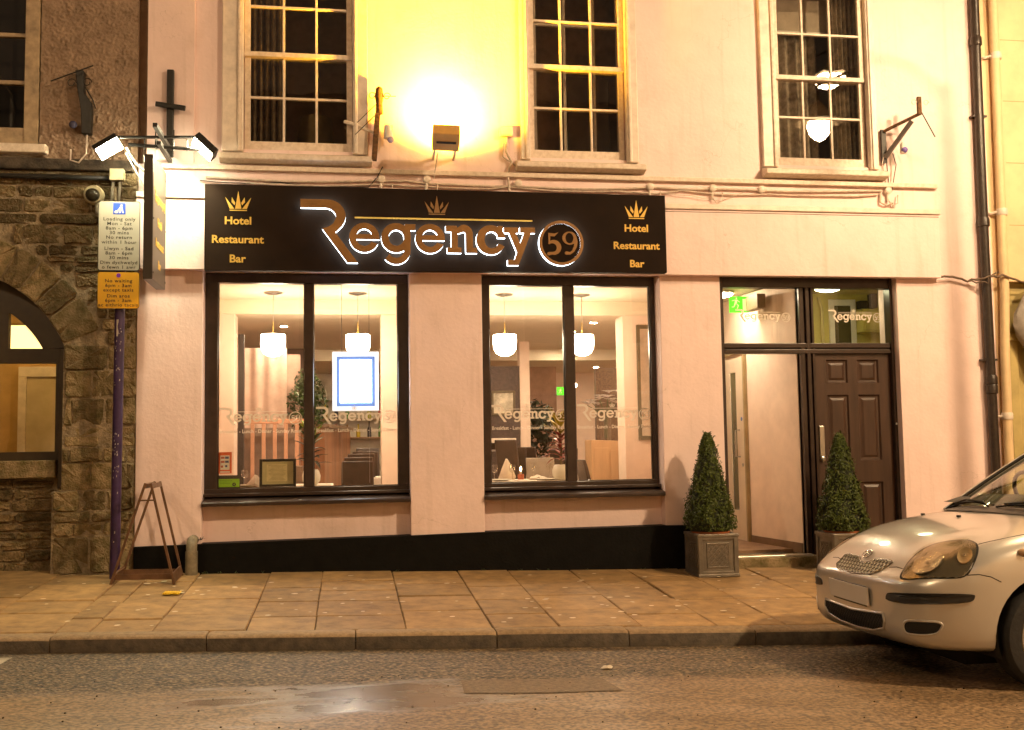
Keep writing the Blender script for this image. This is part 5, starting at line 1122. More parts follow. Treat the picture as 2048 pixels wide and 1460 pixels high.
# busier room: more settings, chairs, pictures and greenery
for i, (x, y, lab) in enumerate(((0.40, 2.75, 'wine glass on the table beside the row of brown chairs'), (0.62, 2.95, 'second wine glass on the table beside the brown chairs'), (2.36, 2.75, 'wine glass on the table before the sideboard'), (2.64, 3.0, 'far wine glass on the table before the sideboard'), (-0.62, 0.95, 'wine glass behind the framed menu'), (-0.98, 0.85, 'wine glass behind the hygiene sticker'), (1.90, 1.08, 'wine glass behind the flat napkin'))):
    wine_glass(x, y, lab)
def plate_set(x, y, label, z=0.785):
    t = thing('plate', label, 'plate', (x, y, z), 'plates laid on the tables')
    MB().lathe([(0.06, 0.0), (0.12, 0.012), (0.118, 0.016), (0.055, 0.005)], (x, y, z), 24).build('dish', vase_m, t, smooth=40)
    MB().box(x + 0.15, x + 0.165, y - 0.1, y + 0.1, z, z + 0.003).build('knife', steel, t)
for x, y, lab in ((-0.95, 0.66, 'white plate near the hygiene sticker'), (1.50, 0.72, 'white plate before the leftmost wine glass'), (1.98, 0.70, 'white plate before the red leaved plant'), (0.55, 2.7, 'white plate beside the row of brown chairs')):
    plate_set(x, y, lab)
chair(1.30, 3.1, PI, 'dark chair behind the pier between the shop windows', leather, 1.05)
chair(2.75, 3.75, PI, 'dark chair past the table before the sideboard', leather, 1.08)
chair(2.45, 4.3, PI * 0.85, 'dark chair in front of the narrow cream pier', leather, 1.1)
chair(3.9, 4.2, PI * 1.1, 'dark chair below the mottled brown panel', leather, 1.15)
def picture(x0, x1, y, z0, z1, label, c):
    t = thing('picture', label, 'picture', ((x0 + x1) / 2, y, z0), 'framed pictures on the walls')
    b = MB(); b.box(x0, x0 + 0.03, y - 0.03, y, z0, z1); b.box(x1 - 0.03, x1, y - 0.03, y, z0, z1); b.box(x0 + 0.03, x1 - 0.03, y - 0.03, y, z0, z0 + 0.03); b.box(x0 + 0.03, x1 - 0.03, y - 0.03, y, z1 - 0.03, z1)
    b.build('frame', MATS['mirror_frame'], t, bevel=0.004); box('print', mat('print_%d' % int(c[0] * 100), c, 0.5, var=0.35, vscale=7), t, x0 + 0.03, x1 - 0.03, y - 0.012, y - 0.002, z0 + 0.03, z1 - 0.03)
picture(-1.62, -1.42, 3.59, 1.6, 1.95, 'small framed picture left of the peach drape', (0.4, 0.3, 0.2))
picture(1.35, 1.90, 4.99, 1.45, 1.95, 'wide framed picture on the dark brown panel', (0.55, 0.42, 0.3))
picture(3.12, 3.42, 7.59, 1.35, 1.75, 'framed picture at the end of the rear passage', (0.3, 0.28, 0.2))
picture(2.02, 2.36, 4.99, 1.55, 1.90, 'framed list on the dark panel beside the cream pier', (0.7, 0.6, 0.45))
hp = thing('trailing_plant', 'bushy dark plant beside the dark doorway in the passage', 'plant', (2.95, 6.4, 0.06))
MB().lathe([(0.14, 0.0), (0.18, 0.35), (0.16, 0.35)], (2.95, 6.4, 0.06)).build('pot', vase_m, hp, smooth=40)
def tp_p():
    while True:
        v = Vector((random.uniform(-1, 1), random.uniform(-1, 1), random.uniform(-1, 1)))
        if 0.2 < v.length < 1: break
    return Vector((2.95 + v.x * 0.3, 6.4 + v.y * 0.3, 1.35 + v.z * 0.5)), v.normalized()
b = MB(); leaf_cloud(b, 420, tp_p, 0.12); b.build('foliage', gd, hp)
# ================================================================== LOBBY
lob = mat('peach_lobby_wall', (0.90, 0.74, 0.62), 0.7, var=0.05)
s = MB(); s.prism([(4.295, 1.15), (4.428, 0.205), (4.445, 0.205), (4.445, 2.74), (4.295, 2.74)], 'z', 0.04, 2.74); s.box(3.57, 4.295, 2.66, 2.74, 0.04, 2.74); s.box(3.562, 3.572, 0.37, 2.66, 0.04, 2.74)
tag(s.build('lobby_wall', lob), kind='structure')
tag(MB().box(3.572, 4.295, 0.205, 2.66, 2.742, 2.80).build('lobby_ceiling', ceil_m), kind='structure')
tag(MB().box(3.572, 4.295, 0.302, 2.66, -0.02, 0.03).build('lobby_floor', mat('grey_mat', (0.16, 0.13, 0.10), 0.8, var=0.2, vscale=30, bump=0.6, bscale=90)), kind='structure')
tag(MB().prism([(4.280, 1.17), (4.416, 0.208), (4.427, 0.208), (4.294, 1.17)], 'z', 0.031, 0.13).build('skirting', mat('brown_skirting', (0.20, 0.13, 0.08), 0.5)), 'brown skirting board along the lobby wall', 'skirting')
idr = thing('lobby_door', 'pale inner lobby door with a slim glass slot and steel handle', 'door', (4.28, 1.65, 0.03))
pale = mat('pale_door_paint', (0.80, 0.70, 0.56), 0.45, var=0.05)
lf = MB(); lf.box(4.262, 4.292, 1.22, 1.43, 0.05, 2.06); lf.box(4.262, 4.292, 1.60, 2.12, 0.05, 2.06); lf.box(4.262, 4.292, 1.43, 1.60, 0.05, 0.38); lf.box(4.262, 4.292, 1.43, 1.60, 1.90, 2.06)
lf.build('leaf', pale, idr, bevel=0.003)
box('vision_panel', mat('dark_slot_glass', (0.10, 0.10, 0.04), 0.15), idr, 4.272, 4.282, 1.43, 1.60, 0.38, 1.90)
fr_ = MB(); fr_.box(4.255, 4.294, 1.175, 1.218, 0.031, 2.10); fr_.box(4.255, 4.294, 2.12, 2.17, 0.031, 2.10); fr_.box(4.255, 4.294, 1.175, 2.17, 2.10, 2.15)
fr_.build('frame', mat('olive_gilt_frame', (0.42, 0.32, 0.16), 0.4), idr, bevel=0.003)
MB().tube([(4.262, 1.35, 1.26), (4.215, 1.35, 1.26), (4.215, 1.35, 0.97), (4.262, 1.35, 0.97)], 0.009, 8).build('handle', steel, idr)
MB().lathe([(0.018, 4.261), (0.018, 4.25)], (0, 1.27, 0.88), 12, 'x').build('lock', steel, idr)
MB().lathe([(0.022, 4.2612), (0.022, 4.258)], (0, 1.28, 1.38), 14, 'x').build('blue_disc', mat('blue_notice', (0.1, 0.2, 0.55), 0.5), idr)
xs_ = thing('exit_sign', 'green lit exit sign on the lobby wall over the doorway', 'exit sign', (4.2, 0.9, 2.5))
box('casing', mat('exit_casing', (0.35, 0.25, 0.16), 0.5), xs_, 4.20, 4.292, 0.60, 0.92, 2.515, 2.665, 0.004)
MB().obox((4.13, 0.915, 2.59), (0.11, 0, 0), (0, 0.008, 0), (0, 0, 0.085)).build('lit_face', green_e, xs_)
running_man(MB(), lambda x, z: (4.09 + x, 0.9055, 2.555 + z), 0.22).build('pictogram', pale_e, xs_)
MB().prism([(4.165, 2.525), (4.215, 2.525), (4.215, 2.65), (4.165, 2.65)], 'y', 0.904, 0.9065).build('doorway_symbol', pale_e, xs_)
lamp = thing('lobby_ceiling_light', 'flush round ceiling light inside the open doorway', 'ceiling light', (3.95, 1.0, 2.742))
MB().lathe([(0.15, 0.0), (0.15, -0.03)], (3.95, 1.0, 2.742)).build('base', white_plastic, lamp); MB().lathe([(0.135, -0.03), (0.12, -0.05), (0.06, -0.062), (0.002, -0.064)], (3.95, 1.0, 2.742)).build('diffuser', emit_mat('lobby_glow', (1.0, 0.80, 0.56), 120), lamp, smooth=True)
yw = mat('yellow_green_wall', (0.55, 0.47, 0.12), 0.7, var=0.06)
s = MB(); s.box(4.446, 6.30, 1.4, 1.5, 0.0, 2.83); s.box(6.2, 6.3, 0.37, 1.4, 0.0, 2.83); s.box(4.446, 5.42, 1.36, 1.399, 0.0, 2.2)
tag(s.build('store_wall', yw), kind='structure')
tag(MB().box(4.416, 6.2, 0.21, 1.4, 2.785, 2.84).build('store_ceiling', mat('pale_yellow_ceiling', (0.62, 0.55, 0.25), 0.7)), kind='structure')
tag(MB().box(4.416, 6.2, 0.302, 1.4, -0.02, 0.03).build('store_floor', MATS['grey_mat']), kind='structure')
l2 = thing('store_ceiling_light', 'bright oval ceiling light behind the fanlight over the brown door', 'ceiling light', (5.0, 0.55, 2.785))
MB().lathe([(0.17, 0.0), (0.17, -0.02), (0.15, -0.04)], (5.0, 0.62, 2.785)).build('rim', white_plastic, l2, smooth=40); MB().lathe([(0.145, -0.04), (0.13, -0.07), (0.07, -0.09), (0.002, -0.095)], (5.0, 0.62, 2.785)).build('diffuser', emit_mat('store_glow', (1.0, 0.93, 0.55), 30), l2, smooth=True)
sd_ = thing('store_door', 'white framed inner door with dark glass behind the right fanlight', 'door', (5.54, 1.38, 0.03))
fr_ = MB(); fr_.box(5.38, 5.44, 1.37, 1.398, 0.03, 2.72); fr_.box(5.64, 5.70, 1.37, 1.398, 0.03, 2.72); fr_.box(5.44, 5.64, 1.37, 1.398, 2.65, 2.72); fr_.build('frame', white_plastic, sd_, bevel=0.003)
box('dark_glass', mat('dark_pane', (0.08, 0.07, 0.03), 0.2), sd_, 5.44, 5.64, 1.384, 1.396, 0.05, 2.65)
mb_ = thing('meter_cabinet', 'cream meter cabinet on the wall behind the right fanlight', 'cabinet', (5.85, 1.35, 2.33))
box('body', yw, mb_, 5.71, 5.99, 1.25, 1.399, 2.34, 2.60, 0.006); box('door', yw, mb_, 5.74, 5.93, 1.238, 1.249, 2.36, 2.57, 0.003)
tag(box('meter_box', iron, None, 5.72, 5.81, 1.30, 1.398, 2.61, 2.70, 0.004), 'small black box above the meter cabinet', 'meter box'); tag(box('fuse_box', iron, None, 5.86, 5.93, 1.30, 1.398, 2.62, 2.78, 0.004), 'tall black fuse box right of the small black box', 'fuse box')
tag(MB().tube([(5.27, 1.33, 0.1), (5.27, 1.33, 2.6), (5.23, 1.33, 2.74)], 0.018).build('service_pipe', mat('yellow_pipe', (0.6, 0.5, 0.2), 0.5), smooth=True), 'thin upright pipe on the wall behind the right fanlight', 'pipe')
# ================================================================== RIGHT NEIGHBOUR
nb = thing('neighbour_building', 'yellow rendered building with green panelled shopfront at the right edge', 'building', (9, 0, -0.2))
yr = mat('yellow_render', (0.80, 0.60, 0.35), 0.6, var=0.08, vscale=3, bump=0.25, bscale=30, bdist=0.008)
MB().box(6.482, 12.5, 0.005, 0.4, 2.72, 7.2).box(6.482, 6.56, 0.005, 0.4, -0.3, 2.72).build('wall', yr, nb)
for z in (3.3, 3.95, 4.6, 5.25): box('scored_joint', mat('score_line', (0.5, 0.34, 0.16), 0.8), nb, 6.70, 12.5, 0.002, 0.02, z, z + 0.006)
box('shop_recess', mat('olive_panel', (0.52, 0.42, 0.17), 0.5, var=0.1), nb, 6.56, 12.5, 0.10, 0.2, -0.3, 2.72)
for i in range(9):
    box('shopfront_stile', MATS['olive_panel'], nb, 6.66 + i * 0.62, 6.76 + i * 0.62, 0.06, 0.10, -0.3, 2.12, 0.006)
box('shopfront_ledge', MATS['olive_panel'], nb, 6.56, 12.5, 0.02, 0.10, 2.12, 2.19, 0.006)
box('roof', MATS['slate_roof'], nb, 6.482, 12.5, -0.3, 6, 7.2, 7.4)
tp = thing('hanging_tarpaulin', 'crumpled grey tarpaulin tied up under the yellow wall at the right edge', 'tarpaulin', (6.95, -0.1, 1.9))
tarp = mat('grey_tarpaulin', (0.30, 0.27, 0.24), 0.5, var=0.2, vscale=6, bump=0.4, bscale=14, bdist=0.02)
rings = []
for k in range(9):
    f_ = k / 8; z = 2.70 - 0.86 * f_
    c = 6.98 - 0.02 * math.sin(f_ * 5); w_ = 0.06 + 0.24 * math.sin(PI * (0.10 + 0.80 * f_)); d = 0.03 + 0.07 * math.sin(PI * f_ * 0.9)
    rings.append([(c + w_ * math.cos(a) * (1 + 0.12 * math.sin(3 * a + k * 1.3)), -0.06 + d * math.sin(a) * (1 + 0.3 * math.sin(5 * a + k)), z + 0.015 * math.sin(4 * a + k)) for a in [2 * PI * i / 20 for i in range(20)]])
MB().ring(rings).build('folds', tarp, tp, smooth=45)
MB().lathe([(0.01, 2.70), (0.012, 2.74)], (6.98, -0.05, 0), 8).build('tie', iron, tp)

# ================================================================== PIPES, CABLES, WALL FIXTURES
dpipe = thing('downpipe', 'dark brown cast iron downpipe on the cream wall', 'downpipe', (6.36, -0.07, -0.1))
pm = mat('dark_pipe_paint', (0.035, 0.024, 0.018), 0.35, var=0.2, vscale=20, bump=0.2)
px = lambda z: 6.36 + (0.022 if z > 3 else 0.0) * (z - 3) / 2.4
MB().tube([(6.36, -0.065, -0.2), (6.36, -0.065, 3.0), (6.385, -0.065, 5.7), (6.39, -0.065, 7.3)], 0.046, 14).build('pipe', pm, dpipe, smooth=40)
for z in (1.63, 1.72, 3.32, 5.2):
    MB().lathe([(0.046, z - 0.06), (0.058, z - 0.05), (0.058, z + 0.02), (0.050, z + 0.04)], (6.362 + 0.009 * max(0, z - 3), -0.065, 0), 14).build('collar', pm, dpipe, smooth=40)
box('bracket', pm, dpipe, 6.28, 6.44, -0.07, -0.001, 1.905, 1.925); box('bracket', pm, dpipe, 6.30, 6.46, -0.07, -0.001, 4.40, 4.42)
wp = thing('downpipe', 'cream painted downpipe on the yellow wall at the right edge', 'downpipe', (6.6, -0.06, -0.1))
MB().tube([(6.50, -0.06, -0.2), (6.53, -0.06, 2.0), (6.56, -0.06, 2.6), (6.60, -0.06, 5.7), (6.61, -0.06, 7.2)], 0.045, 14).build('pipe', yr, wp, smooth=40)
for x, z in ((6.518, 1.35), (6.578, 3.42), (6.60, 5.05)):
    MB().lathe([(0.052, z - 0.035), (0.056, z - 0.02), (0.056, z + 0.02), (0.052, z + 0.035)], (x, -0.06, 0), 14).build('collar', paint_trim, wp, smooth=40)
    MB().tube([(x - 0.05, -0.06, z), (x - 0.10, -0.02, z - 0.01), (x - 0.11, 0.0, z)], 0.014, 6).build('clip', paint_trim, wp)
def cable(pts, label, r=0.008, m=None, jit=0.006, seg=5):
    P = []
    for a, b in zip(pts, pts[1:]):
        for k in range(seg):
            f_ = k / seg; sag = -0.02 * 4 * f_ * (1 - f_) * (1 if abs(b[0] - a[0]) > 0.4 else 0)
            P.append((a[0] + (b[0] - a[0]) * f_, a[1] + (b[1] - a[1]) * f_ + random.uniform(-jit, 0) * 0.5, a[2] + (b[2] - a[2]) * f_ + sag + random.uniform(-jit, jit)))
    P.append(pts[-1])
    return tag(MB().tube(P, r, 6).build('cable', m or cable_m, smooth=True), label, 'cable', 'cables clipped under the string course')
cable([(-1.25, -0.02, 3.585), (0.2, -0.02, 3.585), (0.55, -0.02, 3.60), (1.6, -0.02, 3.57), (2.9, -0.02, 3.60), (3.6, -0.02, 3.60), (5.3, -0.02, 3.62)], 'upper of the pale cables running below the string course', 0.011)
cable([(-0.9, -0.02, 3.545), (0.3, -0.02, 3.56), (0.7, -0.02, 3.55), (1.5, -0.02, 3.56), (2.6, -0.02, 3.55), (2.95, -0.02, 3.53), (3.2, -0.02, 3.57), (4.1, -0.02, 3.56), (5.25, -0.02, 3.58)], 'lower of the pale cables running below the string course', 0.009)
cable([(-1.3, -0.02, 3.56), (-0.6, -0.02, 3.55), (0.2, -0.02, 3.535), (0.28, -0.04, 3.62), (0.33, -0.04, 3.72)], 'thin dark cable trailing to the left insulator bracket', 0.005, dark_cable)
cable([(3.0, -0.02, 3.545), (3.3, -0.03, 3.52), (3.6, -0.02, 3.47), (3.85, -0.02, 3.58)], 'thin loose cable looping left of the upper window over the door', 0.004, cable_m)
for i, (x, z) in enumerate(((0.32, 3.605), (0.74, 3.615), (1.60, 3.60), (2.89, 3.60), (3.52, 3.60), (4.02, 3.60), (5.36, 3.62))):
    t = thing('cable_junction', ('first', 'second', 'third', 'fourth', 'fifth', 'sixth', 'last')[i] + ' round cable junction from the left under the string course', 'junction box', (x, 0, z), 'round cable junctions')
    MB().lathe([(0.036, -0.001), (0.036, -0.042), (0.028, -0.048), (0.001, -0.048)], (x, 0, z), 16, 'y').build('cap', paint_trim, t, smooth=40)
    if i in (0, 1, 3, 4, 6):
        MB().tube([(x, -0.02, z - 0.03), (x, -0.03, z - 0.10), (x + 0.03, -0.04, z - 0.15), (x + 0.09, -0.04, z - 0.13), (x + 0.10, -0.03, z - 0.04)], 0.006, 6).build('drip_loop', cable_m, t, smooth=True)
        MB().cyl((x - 0.005, -0.022, z - 0.03), (x - 0.005, -0.022, z - 0.11), 0.013, n=8).build('gland', paint_trim, t)
cable([(5.84, -0.07, 2.76), (6.0, -0.05, 2.745), (6.17, -0.04, 2.715), (6.34, -0.13, 2.74), (6.5, -0.12, 2.76), (6.9, -0.06, 2.70), (7.4, -0.06, 2.70)], 'dark bundled cable crossing the downpipe to the yellow wall', 0.011, mat('brown_cable', (0.16, 0.11, 0.075), 0.6), 0.01)
cable([(6.17, -0.04, 2.71), (6.34, -0.13, 2.68), (6.34, -0.13, 2.75), (6.46, -0.13, 2.79)], 'short cable twisted round the dark downpipe', 0.007, MATS['brown_cable'], 0.012)
cable([(1.50, -0.02, 4.04), (1.49, -0.03, 3.9), (1.54, -0.03, 3.8), (1.50, -0.03, 3.70), (1.52, -0.03, 3.45)], 'pale cable dropping from the square box to the sign', 0.012)
cable([(1.47, -0.02, 4.04), (1.46, -0.03, 3.85), (1.62, -0.03, 3.74), (1.66, -0.02, 3.72)], 'pale cable curling beside the middle upper window sill', 0.007)
jb = thing('junction_box', 'square white junction box on the floodlit wall', 'junction box', (1.49, 0, 4.05))
box('body', white_plastic, jb, 1.43, 1.555, -0.06, -0.001, 4.045, 4.14, 0.006); box('cover', white_plastic, jb, 1.437, 1.548, -0.068, -0.0602, 4.052, 4.133, 0.004)
jb = thing('junction_box', 'yellowish junction box over the parking sign with two conduits', 'junction box', (-2.0, 0, 3.5))
box('body', mat('old_plastic', (0.55, 0.48, 0.30), 0.5), jb, -2.06, -1.94, -0.10, -0.03, 3.52, 3.625, 0.006)
for x in (-2.035, -1.975): MB().tube([(x, -0.055, 3.53), (x - 0.01, -0.05, 3.40), (x - 0.02, -0.05, 3.05)], 0.014, 8).build('conduit', mat('grey_conduit', (0.22, 0.19, 0.14), 0.5), jb, smooth=True)
cc = thing('dome_camera', 'small cream dome security camera on the stone wall', 'camera', (-2.2, 0, 3.38))
MB().lathe([(0.085, -0.02), (0.086, -0.07), (0.075, -0.09)], (-2.195, 0, 3.392), 20, 'y').build('housing', MATS['old_plastic'], cc, smooth=40)
MB().lathe([(0.062, -0.09), (0.055, -0.115), (0.035, -0.135), (0.002, -0.142)], (-2.20, 0, 3.385), 18, 'y').build('dome', mat('smoked_dome', (0.03, 0.025, 0.015), 0.08), cc, smooth=True)
MB().tube([(-2.17, -0.05, 3.32), (-2.165, -0.06, 3.24), (-2.12, -0.05, 3.20), (-2.05, -0.03, 3.21)], 0.018, 8).build('conduit', MATS['grey_conduit'], cc, smooth=True)
# overhead-wire brackets
def curl(b, c, r_, y):
    b.tube([(c[0] + r_ * math.cos(a) * (1 - a / 14), y, c[1] + r_ * math.sin(a) * (1 - a / 14)) for a in [i * 0.5 for i in range(14)]], 0.004, 5)
t = thing('wire_bracket', 'dark iron wire bracket on the roughcast wall at the left', 'bracket', (-2.28, -0.1, 3.95))
MB().add([(-2.36, -0.10, 4.50), (-2.29, -0.10, 4.50), (-2.28, -0.10, 4.30), (-2.215, -0.10, 4.20), (-2.22, -0.10, 3.93), (-2.30, -0.10, 3.93), (-2.31, -0.10, 4.15), (-2.345, -0.10, 4.36)] + [(-2.36, -0.03, 4.50), (-2.29, -0.03, 4.50), (-2.28, -0.03, 4.30), (-2.215, -0.03, 4.20), (-2.22, -0.03, 3.93), (-2.30, -0.03, 3.93), (-2.31, -0.03, 4.15), (-2.345, -0.03, 4.36)],
         [tuple(range(8)), tuple(range(15, 7, -1))] + [(i, (i + 1) % 8, 8 + (i + 1) % 8, 8 + i) for i in range(8)]).build('arm', iron, t, bevel=0.006)
MB().cyl((-2.55, -0.14, 4.375), (-2.20, -0.14, 4.53), 0.006, n=6).build('rod', iron, t)
b = MB(); curl(b, (-2.38, 4.37), 0.04, -0.13); curl(b, (-2.25, 4.38), 0.04, -0.13); b.build('hooks', iron, t)
MB().tube([(-2.27, -0.12, 4.34), (-2.2, -0.12, 4.22), (-2.18, -0.12, 4.15)], 0.006, 6).build('stay', iron, t)
MB().ball((-2.375, -0.08, 4.01), 0.035, 12, 8).build('insulator', mat('blue_insulator', (0.06, 0.06, 0.12), 0.2), t, smooth=True)
MB().tube([(-2.26, -0.06, 3.93), (-2.27, -0.05, 3.76), (-2.33, -0.05, 3.68), (-2.40, -0.05, 3.70), (-2.40, -0.04, 3.80)], 0.008, 6).build('cable_tail', cable_m, t, smooth=True)
t = thing('wire_bracket', 'rusty wire bracket between the left window and the floodlight', 'bracket', (0.27, -0.1, 3.76))
rust = mat('rusty_iron', (0.16, 0.075, 0.025), 0.8, var=0.4, vscale=30, bump=0.4)
MB().bar((0.25, -0.10, 3.76), (0.285, -0.10, 4.20), 0.05, 0.05, (0, 1, 0)).build('arm', rust, t, bevel=0.004); MB().lathe([(0.035, 4.20), (0.03, 4.30), (0.042, 4.36), (0.03, 4.44), (0.005, 4.46)], (0.30, -0.10, 0), 10).build('head', rust, t, smooth=40)
b = MB(); curl(b, (0.235, 4.36), 0.035, -0.12); curl(b, (0.37, 4.36), 0.035, -0.12); b.build('hooks', iron, t)
for p, q in (((0.28, -0.11, 4.2), (0.08, -0.16, 3.98)), ((0.27, -0.12, 4.28), (0.10, -0.14, 4.10)), ((0.30, -0.12, 4.36), (0.45, -0.16, 4.35))): MB().cyl(p, q, 0.004, n=5).build('wire_stub', iron, t)
MB().lathe([(0.045, -0.06), (0.045, 0.0), (0.04, 0.06)], (0.385, -0.10, 4.03), 12).build('insulator', paint_trim, t, smooth=40); MB().ball((0.40, -0.13, 3.95), 0.03, 10, 6).build('insulator_tip', mat('lilac_insulator', (0.45, 0.35, 0.5), 0.2), t, smooth=True)
MB().tube([(0.285, -0.06, 4.02), (0.05, -0.04, 4.12), (-0.02, -0.02, 4.14)], 0.016, 6).build('stay_tube', paint_trim, t)
t = thing('wire_bracket', 'angled wire bracket right of the upper window over the door', 'bracket', (5.35, -0.1, 3.85))
MB().bar((5.33, -0.03, 3.90), (5.33, -0.03, 4.24), 0.05, 0.03, (0, 1, 0)).build('wall_plate', iron, t); MB().bar((5.33, -0.05, 3.95), (5.50, -0.28, 4.26), 0.035, 0.035).build('strut', mat('grey_steel', (0.12, 0.10, 0.09), 0.5), t); MB().bar((5.33, -0.05, 4.22), (5.56, -0.32, 4.32), 0.025, 0.025).build('arm', MATS['rusty_iron'], t)
MB().bar((5.56, -0.32, 4.31), (5.56, -0.32, 4.49), 0.04, 0.03, (0, 1, 0)).build('head', MATS['rusty_iron'], t, bevel=0.003)
b = MB(); curl(b, (5.50, 4.43), 0.03, -0.33); curl(b, (5.63, 4.43), 0.03, -0.33); b.build('hooks', cable_m, t)
MB().cyl((5.57, -0.32, 4.36), (5.69, -0.36, 4.08), 0.006, n=6).build('rod', iron, t); MB().lathe([(0.03, -0.06), (0.03, 0.03), (0.02, 0.05)], (5.47, -0.15, 4.03), 10).build('insulator', paint_trim, t, smooth=40); MB().ball((5.475, -0.165, 4.0), 0.033, 10, 6).build('insulator_tip', mat('violet_insulator', (0.22, 0.16, 0.5), 0.2), t, smooth=True)
for k in range(4): MB().tube([(5.33 + 0.03 * k, -0.04, 4.0), (5.29 + 0.05 * k, -0.06, 3.88), (5.33 + 0.03 * k, -0.04, 3.74), (5.34 + 0.02 * k, -0.03, 3.62)], 0.005, 5).build('wire_tail', dark_cable if k % 2 else cable_m, t)
MB().tube([(5.28, -0.02, 3.60), (5.27, -0.03, 3.50), (5.33, -0.03, 3.47), (5.40, -0.03, 3.50), (5.41, -0.03, 3.42)], 0.012, 6).build('conduit_bend', cable_m, t, smooth=True)
# iron cross tie on the corner
t = thing('iron_cross', 'black iron cross shaped wall tie above the hanging sign', 'wall tie', (-1.55, -0.05, 3.75))
MB().box(-1.587, -1.527, -0.075, -0.032, 3.75, 4.55).build('upright', iron, t, bevel=0.008); MB().bar((-1.68, -0.09, 4.222), (-1.42, -0.09, 4.19), 0.03, 0.045).build('crossbar', iron, t, bevel=0.008)
# hanging sign
hsn = thing('hanging_sign', 'dark projecting hotel sign box hung from an iron bracket', 'sign', (-1.60, -0.45, 2.54))
side_m = mat('sign_side', (0.035, 0.026, 0.02), 0.35, var=0.1)
MB().box(-1.645, -1.572, -0.75, -0.15, 2.54, 3.58).build('box', side_m, hsn, bevel=0.003)
box('side_panel', mat('sign_face_bronze', (0.10, 0.08, 0.065), 0.35, 0.1, var=0.08), hsn, -1.5718, -1.5695, -0.745, -0.155, 2.545, 3.575)
sd = lambda y0, z0, s: (lambda x, z, d: (-1.5690 + d, y0 + x * s, z0 + z * s))
b = MB()
for k, dx, dz in LET + [('five', 0, 0), ('nine', 0, 0)]:
    q = flat_shape(GLYPH[k], lambda x, z, d: (-1.5690 + d, -0.715 + (x + dx) * 0.205, 3.22 + (z + dz) * 0.205), 0.003); b.add(q.v, q.f)
b.build('name', gold, hsn)
for word, z, s_ in (('Hotel', 3.02, 0.10), ('Restaurant', 2.84, 0.10), ('Bar', 2.665, 0.10)):
    text_shape(word, s_, sd(-0.45, z, 1.0), 0.003, 0.003, sx=0.95, spacing=0.88).build('lettering', gold, hsn)
for y, z in ((-0.73, 2.60), (-0.17, 2.60), (-0.17, 3.5), (-0.17, 3.05), (-0.73, 3.05)): MB().lathe([(0.008, -1.5690), (0.008, -1.5650)], (0, y, z), 8, 'x').build('fixing', iron, hsn)
MB().box(-1.63, -1.585, -0.47, -0.43, 3.58, 3.61).build('hanger_plate', iron, hsn)
MB().tube([(-1.607, -0.45, 3.60), (-1.607, -0.45, 3.70), (-1.59, -0.45, 3.76), (-1.607, -0.45, 3.80)], 0.012, 8).build('hook', steel, hsn)
brk = thing('sign_bracket', 'iron bracket with two arms holding the hanging sign and floodlights', 'bracket', (-1.55, -0.02, 3.72))
box('wall_arm', iron, brk, -1.575, -1.54, -0.78, -0.031, 3.80, 3.835); box('wall_arm', iron, brk, -1.575, -1.54, -0.6, -0.031, 3.705, 3.735)
MB().cyl((-1.95, -0.45, 3.80), (-1.22, -0.45, 3.825), 0.014, n=8).build('cross_arm', iron, brk); MB().cyl((-1.83, -0.45, 3.74), (-1.24, -0.45, 3.715), 0.016, n=8).build('cross_arm', iron, brk)
for x in (-1.70, -1.61, -1.46, -1.35): MB().cyl((x, -0.45, 3.70), (x, -0.45, 3.88 if x in (-1.61, -1.46) else 3.80), 0.006, n=6).build('bolt', iron, brk)
MB().tube([(-1.85, -0.42, 3.72), (-1.80, -0.30, 3.62), (-1.72, -0.15, 3.56), (-1.66, -0.06, 3.58)], 0.010, 6).build('flex', white_plastic, brk, smooth=True); MB().tube([(-1.86, -0.40, 3.68), (-1.75, -0.2, 3.45), (-1.66, -0.06, 3.3)], 0.005, 6).build('flex', white_plastic, brk, smooth=True)
def floodlight(name, label, c, face_n, up_, w_, h_, m_body, m_e, d=0.035):
    """box floodlight: body with a lit glass in front"""
    t = thing(name, label, 'floodlight', c)
    n_ = Vector(face_n).normalized(); u_ = Vector(up_); u_ = (u_ - u_.dot(n_) * n_).normalized(); s_ = u_.cross(n_); c = Vector(c)
    MB().obox(c - n_ * d, s_ * w_ * 0.55, u_ * h_ * 0.55, n_ * d).build('body', m_body, t, bevel=0.006)
    MB().obox(c + n_ * 0.0025, s_ * w_ * 0.5, u_ * h_ * 0.5, n_ * 0.002).build('lit_glass', m_e, t)
    MB().bar(c - n_ * d * 2 - s_ * w_ * 0.4, c - n_ * d * 2 + s_ * w_ * 0.4, 0.012, 0.02, u_).build('yoke', iron, t)
    return t
led_e = emit_mat('led_flood', (1.0, 0.90, 0.58), 600)
floodlight('led_floodlight', 'left of the two bright LED floodlights over the hanging sign', (-1.985, -0.45, 3.70), (0.50, -0.60, -0.62), (0.72, 0.2, 0.68), 0.12, 0.20, iron, led_e)
floodlight('led_floodlight', 'right of the two bright LED floodlights over the hanging sign', (-1.225, -0.45, 3.72), (-0.62, -0.34, -0.70), (-0.62, 0.0, 0.78), 0.13, 0.20, iron, led_e)
fl_e = emit_mat('sodium_flood', (1.0, 0.60, 0.10), 40)
floodlight('sodium_floodlight', 'amber box floodlight aimed up at the wall between the upper windows', (0.885, -0.37, 3.955), (0.03, 0.60, 0.80), (0, -0.80, 0.60), 0.22, 0.17, mat('flood_casing', (0.62, 0.36, 0.11), 0.45, var=0.1), fl_e, 0.07)
sl = bpy.data.lights.new('sodium_lamp', 'SPOT'); sl.energy = 2000; sl.color = (1.0, 0.46, 0.02); sl.spot_size = R(150); sl.spot_blend = 1.0; sl.shadow_soft_size = 0.06
